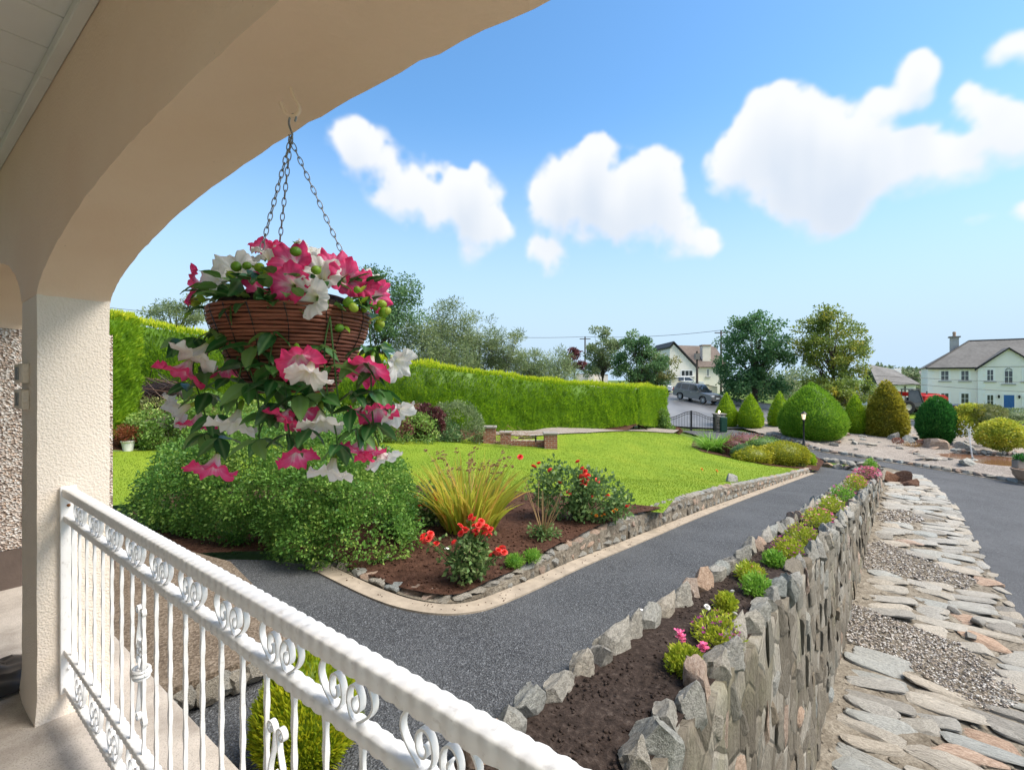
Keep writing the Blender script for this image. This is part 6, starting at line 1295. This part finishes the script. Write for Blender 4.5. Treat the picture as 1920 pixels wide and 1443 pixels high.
    for x0, z0, x1, z1, nm in ((.36,1.77,1.07,1.16,'windscreen'),(-2.17,1.7,-2.36,1.18,'rear_window')):
        b = MB(); w0 = Wd/2-.1-.2*(z0-1.12)/.73; w1 = Wd/2-.12; e = .012 if x0 > 0 else -.012; b.add([(x0*k+e,-w0,z0*h+.01),(x0*k+e,w0,z0*h+.01),(x1*k+e,w1,z1*h+.01),(x1*k+e,-w1,z1*h+.01)], [(0,1,2,3)]); pt(nm, b, M['glass'])
    b = MB(); b.ob((2.475*k, 0, .88*h), (.03,0,0), (0,.5,0), (0,0,.08)); pt('grille', b, M['tgrey']); b = MB(); b.ob((2.5*k, 0, .5*h), (.02,0,0), (0,.8,0), (0,0,.1)); pt('bumper_intake', b, M['tgrey']); b = MB(); b.ob((2.525*k, 0, .66*h), (.01,0,0), (0,.26,0), (0,0,.055)); pt('number_plate', b, M['plate']); return r
sp_ = P(1306,750,51); sv_ = car('parked_suv', 'dark grey four-wheel-drive car parked on the road', (sp_[0], sp_[1], float(T_low(sp_[0], sp_[1]))+.03), R(-58), M['suv'], 4.9, 1.95, 1.85)
dv = np.array([math.cos(R(-58)), math.sin(R(-58))])*2.; sv_.rotation_euler = (0, -math.atan2(float(T_low(sp_[0]+dv[0], sp_[1]+dv[1]))-float(T_low(sp_[0]-dv[0], sp_[1]-dv[1])), 4.), R(-58))
wp = P(1238,730,58); car('white_car', 'white car nose just showing past the end of the hedge', (wp[0]-.6, wp[1], float(T_low(wp[0]-.6, wp[1]))+.02), R(-30), M['wcar'], 4.3, 1.8, 1.5)
wp = P(1287,712,66); car('white_car', 'white car parked behind the cream wall at the bungalow', (wp[0], wp[1], float(T_low(wp[0], wp[1]))+.05), R(-8), M['wcar'], 4.3, 1.8, 1.5)
wp = P(1812,777,47); car('dark_car', 'dark car roof showing above the acers before the white house', (wp[0], wp[1], min(Z(752,47)-1.5, float(T_low(wp[0], wp[1]))+.03)), R(8), M['bcar'], 4.4, 1.8, 1.55)
# telehandler
tp_ = P(1714,775,47); tp_[2] = float(T_low(tp_[0], tp_[1]))+.09; te = thing('telehandler', 'red telehandler with a glazed cab parked left of the white house', 'telehandler', tp_); t0 = np.array(tp_)
def tpart(nm, f, mat, par=None, smooth=False): 
    b = MB(); f(b); return mk(nm, np.vstack([v+t0 for v in b.V]), b.F, mat, par or te, smooth=smooth)
for wx, wy in ((1.05,-1.0),(-1.5,-1.0),(1.05,1.0),(-1.5,1.0)):
    def fw(b):
        n_ = 26; pr = [(.3,-.2),(.58,-.2),(.66,-.13),(.66,.13),(.58,.2),(.3,.2)]; V = [(wx+rr*math.cos(2*math.pi*j/n_), wy+yy, .66+rr*math.sin(2*math.pi*j/n_)) for rr, yy in pr for j in range(n_)]; b.add(V, [(i*n_+j, i*n_+(j+1) % n_, (i+1)*n_+(j+1) % n_, (i+1)*n_+j) for i in range(5) for j in range(n_)])
    w = tpart('wheel', fw, M['tyre'], None, False)
    tpart('rim', lambda b: b.add([(wx+.36*math.cos(2*math.pi*j/20), wy-.17, .66+.36*math.sin(2*math.pi*j/20)) for j in range(20)]+[(wx, wy-.06, .66)], [(i, (i+1) % 20, 20) for i in range(20)]), M['crim'], w)
tpart('chassis', lambda b: b.box(-2.1,-.55,.55,2.2,.55,.95), M['tgrey'])
tpart('engine_cover', lambda b: b.ext([(.1,-.95,.95),(2.1,-.95,.85),(2.5,-.95,1.1),(2.5,-.95,1.55),(2.1,-.95,1.85),(.3,-.95,1.75)], (0,.9,0)), M['tred'])
tpart('boom', lambda b: (b.ob((.2,.35,1.85), (2.2,0,-.12), (0,.16,0), (.02,0,.2)), b.ob((2.45,.35,1.6), (.2,0,0), (0,.2,0), (0,0,.3))), M['tred'])
tpart('mudguard', lambda b: b.ext([(.25,-1.15,1.2),(.4,-1.15,1.42),(1.7,-1.15,1.42),(1.85,-1.15,1.2),(1.7,-1.15,1.34),(.4,-1.15,1.34)], (0,.4,0)), M['tred'])
def cab(b):
    for a, c in (((-1.3,-.95,.95),(-1.25,-.9,2.35)), ((.15,-.95,.95),(-.3,-.9,2.35)), ((-1.3,-.05,.95),(-1.25,-.05,2.35)), ((.15,-.05,.95),(-.3,-.05,2.35))): b.tube([a, c], .05, 6)
    b.box(-1.35,-1.0,2.33,-.2,0,2.42); b.box(-1.35,-.99,.7,.2,-.0,1.1)
cb = tpart('cab', cab, M['tgrey']); tpart('cab_glass', lambda b: b.add([(-1.27,-.92,1.12),(.08,-.92,1.12),(-.3,-.89,2.3),(-1.24,-.89,2.3)], [(0,1,2,3)]), M['glass'], cb); tpart('cab_glass', lambda b: b.add([(.09,-.92,1.12),(.09,-.06,1.12),(-.29,-.06,2.3),(-.29,-.89,2.3)], [(0,1,2,3)]), M['glass'], cb)
tpart('seat', lambda b: b.box(-1.0,-.7,1.0,-.5,-.25,1.6), M['tyre']); tpart('mirror', lambda b: b.box(.3,-1.05,1.9,.42,-1.0,2.2), M['tgrey'])

# ---------------------------------------------------------------- poles and wires
def pole(x, yt, yb, Y, lab, r0=.13, arms=True):
    a = P(x, yb, Y); a[2] = min(a[2], float(T_low(a[0], a[1]))); t = P(x, yt, Y); r = thing('utility_pole', lab, 'pole', a, 'roadside poles'); b = MB(); b.tube([a-[0,0,.5], t], [r0*1.15, r0*.8], 9); b.mk('post', M['pole'], r)
    if arms: b = MB(); b.ob(t-[0,0,.35], (.85,0,0), (0,.06,0), (0,0,.06)); b.mk('cross_arm', M['pole'], r)
    return t
t1 = pole(1097,631,712,75,'thin timber pole left of the round bushy tree'); t2 = pole(1352,619,730,64,'timber pole beside the dark tree above the bungalow roof'); t3 = pole(1307,658,738,57,'short dark pole rising behind the parked car', .14, False)
r_ = [o for o in bpy.data.objects if o.name.startswith('utility_pole')][-1]; b = MB(); b.box(t3[0]-.25, t3[1]-.2, t3[2]-1.0, t3[0]+.25, t3[1]+.2, t3[2]-.3); b.mk('lamp_head', M['cap'], r_)
def wire(a, c, sag, lab, r=.02):
    a = np.asarray(a); c = np.asarray(c); b = MB(); b.tube([a+(c-a)*t-np.array([0,0,sag*4*t*(1-t)]) for t in np.linspace(0, 1, 15)], r, 5); b.mk('overhead_wire', M['wire'], label=lab, cat='wire', group='overhead wires')
wire(P(700,616,55), t1, .5, 'overhead wire running left from the thin timber pole', .03); wire(t1, t2, .4, 'overhead wire between the two timber poles', .03)
wire(P(120,566,40), P(420,590,60), .3, 'overhead wire crossing the sky just right of the pillar', .022)
wire(P(1640,704,45), P(2050,720,45), .1, 'upper of two wires crossing the white house front'); wire(P(1640,712,44), P(2050,738,44), .25, 'lower of two wires crossing the white house front')

# ---------------------------------------------------------------- trees
def el(x, y, Y, wpx, hpx, d=.8): return (P(x, y, Y), (wpx/2/FPX*Y, wpx/2/FPX*Y*d, hpx/2/FPX*Y))
GB = 'trees beyond the hedge'
def gz2(x, Y): return float(T_low(X(x, Y), Y))
tree('oak_tree', 'large dark green broadleaf tree with sky gaps, right of the bungalow', (X(1415,50), 50, Z(760,50)), [el(1415,640,50,130,120), el(1380,690,50,90,100), el(1450,690,50,90,110), el(1410,605,50,80,60), el(1470,660,50,50,80), el(1415,725,50,140,60)], 190, 15000, .27, .18, 'oak', 201, .2, .28, cr=(.06,.13))
tree('turning_tree', 'spreading tree turning yellow beside the dark tree', (X(1565,47), 47, Z(775,47)), [el(1560,640,47,130,130), el(1520,640,47,70,90), el(1600,670,47,70,110), el(1555,595,47,70,60), el(1560,725,47,120,70)], 190, 15500, .25, .14, 'maple', 202, .18, .24, cr=(.06,.13))
tree('turning_tree', 'low yellowing foliage under the turning tree', (X(1610,44), 44, Z(785,44)), [el(1605,735,44,80,70), el(1560,745,44,60,50)], 40, 3600, .26, .15, 'maple', 203, .15, .1)
tree('airy_tree', 'tall airy dark green tree rising behind the flower basket', (X(715,31), 31, .2), [el(712,560,31,120,120), el(690,530,31,70,70), el(760,560,31,70,90), el(740,610,31,140,80)], 110, 8500, .17, .10, 'rowan', 204, .25, .16, group=GB, cr=(.09,.16))
tree('airy_tree', 'pale airy tree above the hedge left of the flower basket', (X(330,28), 28, 1.0), [el(330,590,28,90,60), el(290,592,28,40,36), el(365,580,28,50,60)], 60, 3600, .17, .06, 'willow', 205, .3, .12, group=GB, bare=6)
for k, (x, y, Y, w, h, lab, n) in enumerate([(790,640,32,120,140,'grey-green willow directly right of the flower basket',6500),(850,625,33,110,130,'tallest grey-green willow in the row',6500),(900,645,34,100,120,'grey-green willow at the middle of the row',6000),(945,655,34,80,100,'willow at the right end of the tall row',4600),(830,675,31,140,70,'low willow growth just above the hedge',4200),(990,682,36,70,70,'smaller willow falling away right of the row',3200),(1040,690,38,80,80,'dull green low tree left of the copper-brown tree',3400),(1032,700,37,120,44,'low green bushes behind the hedge dip',2600)]):
    tree('willow_tree', lab, (X(x,Y), Y, gz2(x,Y)), [el(x,y,Y,w,h), el(x-w*.22,y+h*.15,Y,w*.6,h*.7), el(x+w*.22,y+h*.12,Y,w*.6,h*.75)], 60, n, .26, .05, 'willow', 210+k, .2, .12, group=GB, cr=(.13,.2), droop=-.3, bark='pale_bark')
tree('bushy_tree', 'round dark green ivy-covered tree above the end of the hedge', (X(1200,42), 42, gz2(1200,42)), [el(1190,680,42,80,90), el(1195,650,42,60,60), el(1230,695,42,70,70), el(1175,705,42,60,50)], 80, 8000, .22, .13, 'rowan', 221, .2, .15, group=GB, bare=14)
tree('bushy_tree', 'brownish thorn tree leaning right of the ivy-covered tree', (X(1240,43), 43, gz2(1240,43)), [el(1240,692,43,70,60), el(1215,710,43,70,50)], 50, 3800, .2, .1, 'olive', 222, .2, .1, group=GB, bare=8)
tree('pale_tree', 'pale grey-green tree standing behind the thin timber pole', (X(1130,50), 50, gz2(1130,50)), [el(1130,650,50,70,90), el(1115,680,50,50,60), el(1150,670,50,50,70)], 60, 5200, .28, .13, 'willow', 223, .2, .14, group=GB)
tree('copper_tree', 'distant copper-brown tree below the overhead wire', (X(1078,70), 70, gz2(1078,70)), [el(1078,675,70,50,50)], 24, 1500, .4, .22, 'copper', 224, .2, .14, group=GB)
for k, (x, y, Y, w, h, lab) in enumerate([(1690,712,95,60,40,'far rounded tree left of the grey barn'),(1712,704,110,50,36,'higher far tree behind the barn'),(1735,712,105,50,30,'far tree showing at the corner of the white house'),(1700,738,85,50,40,'far field hedge below the distant trees'),(1725,745,80,44,36,'green bank of bushes beside the white house corner'),(232,604,60,60,26,'far wooded hill top seen over the near hedge end'),(1655,705,90,60,44,'far tree behind the grey-roofed house'),(1480,720,80,160,60,'far trees filling the gap behind the dark tree')]):
    tree('far_tree', lab, (X(x,Y), Y, min(gz2(x,Y), Z(y,Y)-1)), [el(x,y,Y,w,h), el(x-w*.3,y+h*.2,Y,w*.6,h*.7)], 40, 2600, .006*Y, .0038*Y, 'far', 230+k, .2, .15, group='far trees')
# ---------------------------------------------------------------- hanging basket
BY = 1.03
def BP(zx, zy, dy=0.): return P(300+zx*.33264, 420+zy*.33264, BY+dy)
hk = BP(735,-690); hook_top = P(545,180,BY)
r_ = thing('ceiling_hook', 'thick painted iron hook screwed into the arch underside', 'hook', hook_top); b = MB()
th = np.linspace(0, 1, 40); cp = [P(545,165,BY), P(548,178,BY), P(558,195,BY), P(562,206,BY), P(557,216,BY), P(546,219,BY), P(536,214,BY), P(530,203,BY), P(526,193,BY)]
b.tube(smooth_poly(np.array(cp), 2), .0042, 9); b.mk('hook', M['tan'], r_, smooth=True)
hb_ = thing('hanging_basket', 'wicker hanging basket full of pink and white petunias on three chains', 'hanging basket', P(550,590,BY))
b = MB(); sh_ = [P(553,228,BY), P(556,218,BY), P(550,213,BY), P(543,220,BY), P(541,232,BY), P(545,243,BY), P(549,252,BY), P(546,262,BY), P(541,264,BY)]
b.tube(smooth_poly(np.array(sh_), 2), .0022, 7); b.mk('s_hook', M['steel'], hb_, smooth=True)
LNK = MB(); th = np.linspace(0, 2*math.pi, 21); LNK.tube([(.0042*math.cos(t), 0, .0095*math.sin(t)*(1+.12*abs(math.sin(t)))) for t in th], .0011, 6, caps=False); LM = meshdata('link', LNK.V[0], LNK.F, M['steel'], smooth=True)
RC = P(550,588,BY); RR_ = .158
ctop = P(545,262,BY); cend = [P(487,480,BY-.05), P(522,478,BY+.1), P(662,520,BY+.02)]
for c in cend:
    rt = put('chain', LM, hb_, ctop); d = Vector(c-ctop); n = int(d.length/.0165); q = d.to_track_quat('Z', 'Y')
    rt.rotation_euler = q.to_euler(); base = rt
    for k in range(1, n):
        o = put('link', LM, base); o.location = (0, 0, k*.0165); o.rotation_euler = (0, 0, math.pi/2 if k % 2 else 0)
# woven bowl of coiled canes
prof = []; tn = []
nring = 24; hB = .165
def rad(t): return RR_*(1-.5*t**1.5)
b = MB(); rngb = np.random.default_rng(1)
for k in range(nring):
    t = k/(nring-1); z = RC[2]-t*hB; rr = rad(t); w = 2*math.pi; a = np.linspace(0, w, 57); wob = .0012*np.sin(a*3+k)+rngb.normal(0, .0006, 57); wob[-1] = wob[0]
    b.tube([(RC[0]+(rr+wob[i])*math.cos(a[i]), RC[1]+(rr+wob[i])*math.sin(a[i]), z+.0008*math.sin(a[i]*5+k*2)) for i in range(57)], .0037, 6, caps=False, t=float(np.clip(rngb.normal(.6, .16), .2, .92)), ref=(0,0,1))
b.mk('cane_bowl', M['wicker'], hb_, smooth=True)['kind'] = 'stuff'
b = MB(); pr = [(rad(t)-.004, -t*hB) for t in np.linspace(0, 1, 12)]; b.lathe(pr+[(.01,-hB+.002)], RC, 32, t=.05, caps=False); b.mk('liner', M['wicker'], hb_, smooth=True)
for k in range(9):
    a = -math.pi/2+(k-4)*.34+rngb.normal(0, .05); b = MB(); b.tube([(RC[0]+(rad(t)+.0042)*math.cos(a+.05*math.sin(t*5)), RC[1]+(rad(t)+.0042)*math.sin(a+.05*math.sin(t*5)), RC[2]-t*hB) for t in np.linspace(0, 1, 14)], .0009, 5, t=1.); b.mk('tie', M['dark_plastic'], hb_)
b = MB(); b.ball(RC-[0,0,.005], (RR_*.96, RR_*.96, .055), 24, 8); b.mk('compost', M['psoil'], hb_)
def petunia(mat, seed):
    rng = np.random.default_rng(seed); n = 60; pr = [(.0022,0),(.0035,.008),(.0055,.016),(.009,.024),(.014,.031),(.021,.0355),(.028,.0365),(.034,.035)]; V = []; rad_ = []
    for i, (r, z) in enumerate(pr):
        f = i/(len(pr)-1)
        for j in range(n):
            a = 2*math.pi*j/n; lobe = 1+.09*f*f*math.cos(5*a+seed)+.05*f**3*math.cos(11*a+2*seed)+.025*f**3*math.cos(17*a); ruf = f**3*(.0046*math.sin(5*a+1.3+seed)+.0034*math.sin(12*a+seed*2)+.002*math.sin(19*a+seed)); V.append((r*lobe*math.cos(a), r*lobe*math.sin(a), z+ruf)); rad_.append(f+.34*f*(1-f)*math.cos(5*a+seed+.4)+.06*f*math.cos(20*a))
    F = [(i*n+j, i*n+(j+1) % n, (i+1)*n+(j+1) % n, (i+1)*n+j) for i in range(len(pr)-1) for j in range(n)]; fm = [0]*len(F)
    k0 = len(V); 
    for i, (r, z) in enumerate(((.0012,-.008),(.0042,-.003),(.0046,.004),(.0038,.011))):
        for j in range(8): V.append((r*math.cos(j*.785), r*math.sin(j*.785), z)); rad_.append(0)
    for i in range(3):
        for j in range(8): F.append((k0+i*8+j, k0+i*8+(j+1) % 8, k0+(i+1)*8+(j+1) % 8, k0+(i+1)*8+j)); fm.append(1)
    m = meshdata('petunia', V, F, [mat, M['lime']], smooth=True, mi=fm); at = m.attributes.new('rad', 'FLOAT', 'POINT'); at.data.foreach_set('value', np.array(rad_, np.float32)); return m
PINK = [petunia(M['petal_pink'], s) for s in (1, 2, 3)]; WHITE = [petunia(M['petal_white'], s) for s in (4, 5, 6)]
def leaf_mesh():
    V = []; F = []; n = 7
    for i in range(n+1):
        t = i/n; w = .0125*math.sin(math.pi*t**.8)**.9*(1 if i < n else 0)+.0004; z = -.010*t*t
        for q in (-1, -.5, 0, .5, 1): V.append((q*w, .052*t, z+.0035*abs(q)*math.sin(math.pi*t)+.0008*math.sin(i*2+q*3)))
    F = [(i*5+j, i*5+j+1, (i+1)*5+j+1, (i+1)*5+j) for i in range(n) for j in range(4)]; return meshdata('leaf', V, F, M['bleaf'], smooth=True)
LF = leaf_mesh(); bm_ = MB(); bm_.ball((0,0,0), (.009,.009,.011), 10, 7); BUD = meshdata('bud', bm_.V[0], bm_.F, M['lime'], smooth=True)
lm2 = LF.copy(); lm2.materials.clear(); lm2.materials.append(M['lime']); LIMELF = lm2
def aim(v, roll=0.): return (Vector(v).to_track_quat('Z', 'Y') @ Euler((0, 0, roll)).to_quaternion()).to_euler()
def aimy(v, roll=0.): return (Vector(v).to_track_quat('Y', 'Z') @ Euler((0, roll, 0)).to_quaternion()).to_euler()
rf = np.random.default_rng(12)
# photo-zoom x, y, kind, facing (x right, y away, z up), depth offset, size
FL = [(250,360,'P',(-.75,-.55,.1),-.02,1.25),(345,335,'W',(-.4,-.8,.3),-.04,1.1),(440,285,'W',(.1,-.8,.5),-.03,1.25),(590,165,'P',(-.2,.3,.9),.05,.9),(650,160,'P',(.2,.3,.9),.06,.8),(620,200,'W',(0,-.2,1),.03,1.1),(755,235,'P',(.05,-.9,.45),-.07,1.2),(750,345,'P',(.05,-1,.05),-.12,1.15),(600,400,'P',(-.5,-.75,-.1),-.12,1.15),(840,195,'W',(.5,-.2,.8),.02,1.15),(920,310,'W',(.2,-.8,.4),-.07,1.15),(880,415,'W',(-.15,-.95,-.1),-.12,1.15),(980,265,'P',(.4,-.6,.6),-.02,1.15),(1035,315,'P',(.6,-.7,.1),-.05,1.15),(1135,365,'P',(.3,-.8,.4),-.03,1.0),(1195,400,'P',(.8,-.5,-.1),-.01,1.05),(520,250,'W',(-.1,-.5,.8),.02,1.0),(1190,350,'W',(.7,-.2,.5),.02,.9),
 (250,700,'W',(-.35,-.45,-.75),-.12,1.3),(160,785,'P',(-.3,-.35,-.85),-.1,1.3),(378,790,'P',(.3,-.2,-.85),-.06,1.0),(780,735,'P',(.35,-.5,-.65),-.17,1.2),(850,800,'W',(-.05,-.45,-.85),-.17,1.2),(1190,770,'P',(-.1,-.5,-.75),-.1,1.25),(1315,765,'W',(.75,-.35,-.5),-.05,1.15),(1130,820,'P',(-.4,-.3,-.8),-.06,1.0),
 (150,1030,'W',(-.8,-.25,-.35),-.06,1.15),(220,1080,'P',(-.1,-.2,-.9),-.04,1.1),(435,1075,'W',(-.1,-.4,-.9),-.12,1.3),(735,1055,'P',(-.35,-.45,-.75),-.14,1.15),(800,1040,'P',(.4,-.35,-.7),-.12,1.0),(905,1075,'W',(.15,-.4,-.9),-.13,1.25),(1140,1035,'P',(-.4,-.3,-.75),-.05,.85),(1225,1025,'P',(.25,-.5,-.75),-.08,1.15),(1320,1030,'W',(.55,-.35,-.7),-.05,1.15),(1130,1230,'P',(-.3,-.4,-.8),-.06,1.15),(1180,1255,'P',(.3,-.3,-.85),-.05,.95),(1240,1280,'W',(.45,-.2,-.85),-.03,1.15),(765,1270,'P',(.35,-.45,-.75),-.1,1.1),(315,1325,'P',(-.05,-.45,-.85),-.08,1.35),(975,1345,'W',(-.1,-.4,-.9),-.09,1.25)]
for zx, zy, kd, fc, dy, s in FL:
    v = nrm(np.array(fc)); p = BP(zx, zy, dy)-v*.03*s*.55
    put('petunia', (PINK if kd == 'P' else WHITE)[int(rf.integers(3))], hb_, p, aim(v, rf.uniform(0, 6)), (s*.98,)*3)
RO = [(500,900),(640,880),(380,870),(860,900),(1120,760),(1230,1000),(660,1010),(840,1150),(1110,1150),(250,1180),(120,650),(330,600),(270,950),(200,640),(410,640),(470,780),(640,610),(610,790),(900,690),(430,950),(600,1070),(690,915),(330,1205),(550,1215),(720,1180),(920,965),(1090,940),(1080,1040),(1160,690),(1230,690),(1190,940),(1200,1120),(1010,1240),(260,820),(790,960),(160,900),(300,1080),(700,810),(530,680),(960,800),(1180,830),(1240,930)]
nl = 0
for k, (zx, zy) in enumerate(RO):
    c = BP(zx, zy, -.17*math.sqrt(max(.05, 1-((zx-740)/620)**2))+.03); m = int(rf.integers(3, 6)); a0 = rf.uniform(0, 6)
    for j in range(m):
        a = a0+j*2*math.pi/m; v = np.array([math.cos(a), math.sin(a)*.8-.15, rf.uniform(-.9, -.05)]); s = rf.uniform(.8, 1.2); put('leaf', LF, hb_, c, aimy(v, rf.normal(0, .5)), (s,)*3); nl += 1
for k in range(96):                                        # leaves round the rim and over the top
    a = rf.uniform(0, 2*math.pi) if k % 3 == 0 else rf.uniform(math.pi*.95, 2.05*math.pi); rr = RR_*rf.uniform(.75, 1.08); c = np.array([RC[0]+rr*math.cos(a), RC[1]+rr*math.sin(a), RC[2]+rf.uniform(.0, .055)]); v = np.array([math.cos(a), math.sin(a), rf.uniform(-.6, .5)])+rf.normal(0, .3, 3); put('leaf', LF, hb_, c, aimy(v, rf.normal(0, .5)), (rf.uniform(.65, 1.05),)*3)
LB = [(400,290),(570,280),(545,320),(605,270),(650,300),(650,350),(880,260),(1060,440),(1090,470),(1150,480),(1170,450),(1250,450),(1260,500),(1230,580),(1270,690),(765,155),(1010,585),(200,440),(490,235),(1110,370),(1280,490),(1240,560),(1215,470),(430,240),(560,245),(640,270)]
for zx, zy in LB: put('bud', BUD, hb_, BP(zx, zy, -.10 if 300 < zx < 1150 else -.03), aim(rf.normal(size=3)), (rf.uniform(.7, 1.15),)*3)
for k in range(30):
    zx, zy = LB[int(rf.integers(len(LB)))]; put('lime_leaf', LIMELF, hb_, BP(zx+rf.normal(0, 25), zy+rf.normal(0, 25), -.07), aimy(rf.normal(size=3)+[0,-.6,.2], 0), (rf.uniform(.4, .62),)*3)
TR = [[(330,540),(250,640),(170,820),(220,950),(260,1100),(320,1290)],[(480,480),(470,740),(430,950),(435,1040)],[(640,490),(650,600),(610,790),(600,1070),(550,1200)],[(960,520),(920,690),(940,960),(1010,1240),(975,1310)],[(1180,560),(1190,700),(1190,940),(1200,1130),(1235,1250)],[(480,740),(560,980),(560,1210)],[(960,540),(985,810),(1005,1000)],[(700,820),(720,1180),(765,1240)]]
for t in TR:
    b = MB(); b.tube(smooth_poly(np.array([BP(x, y, -.165*math.sqrt(max(.05, 1-((x-740)/620)**2))+.02) for x, y in t]), 2), .0016, 6); b.mk('stem', M['stem'], hb_)
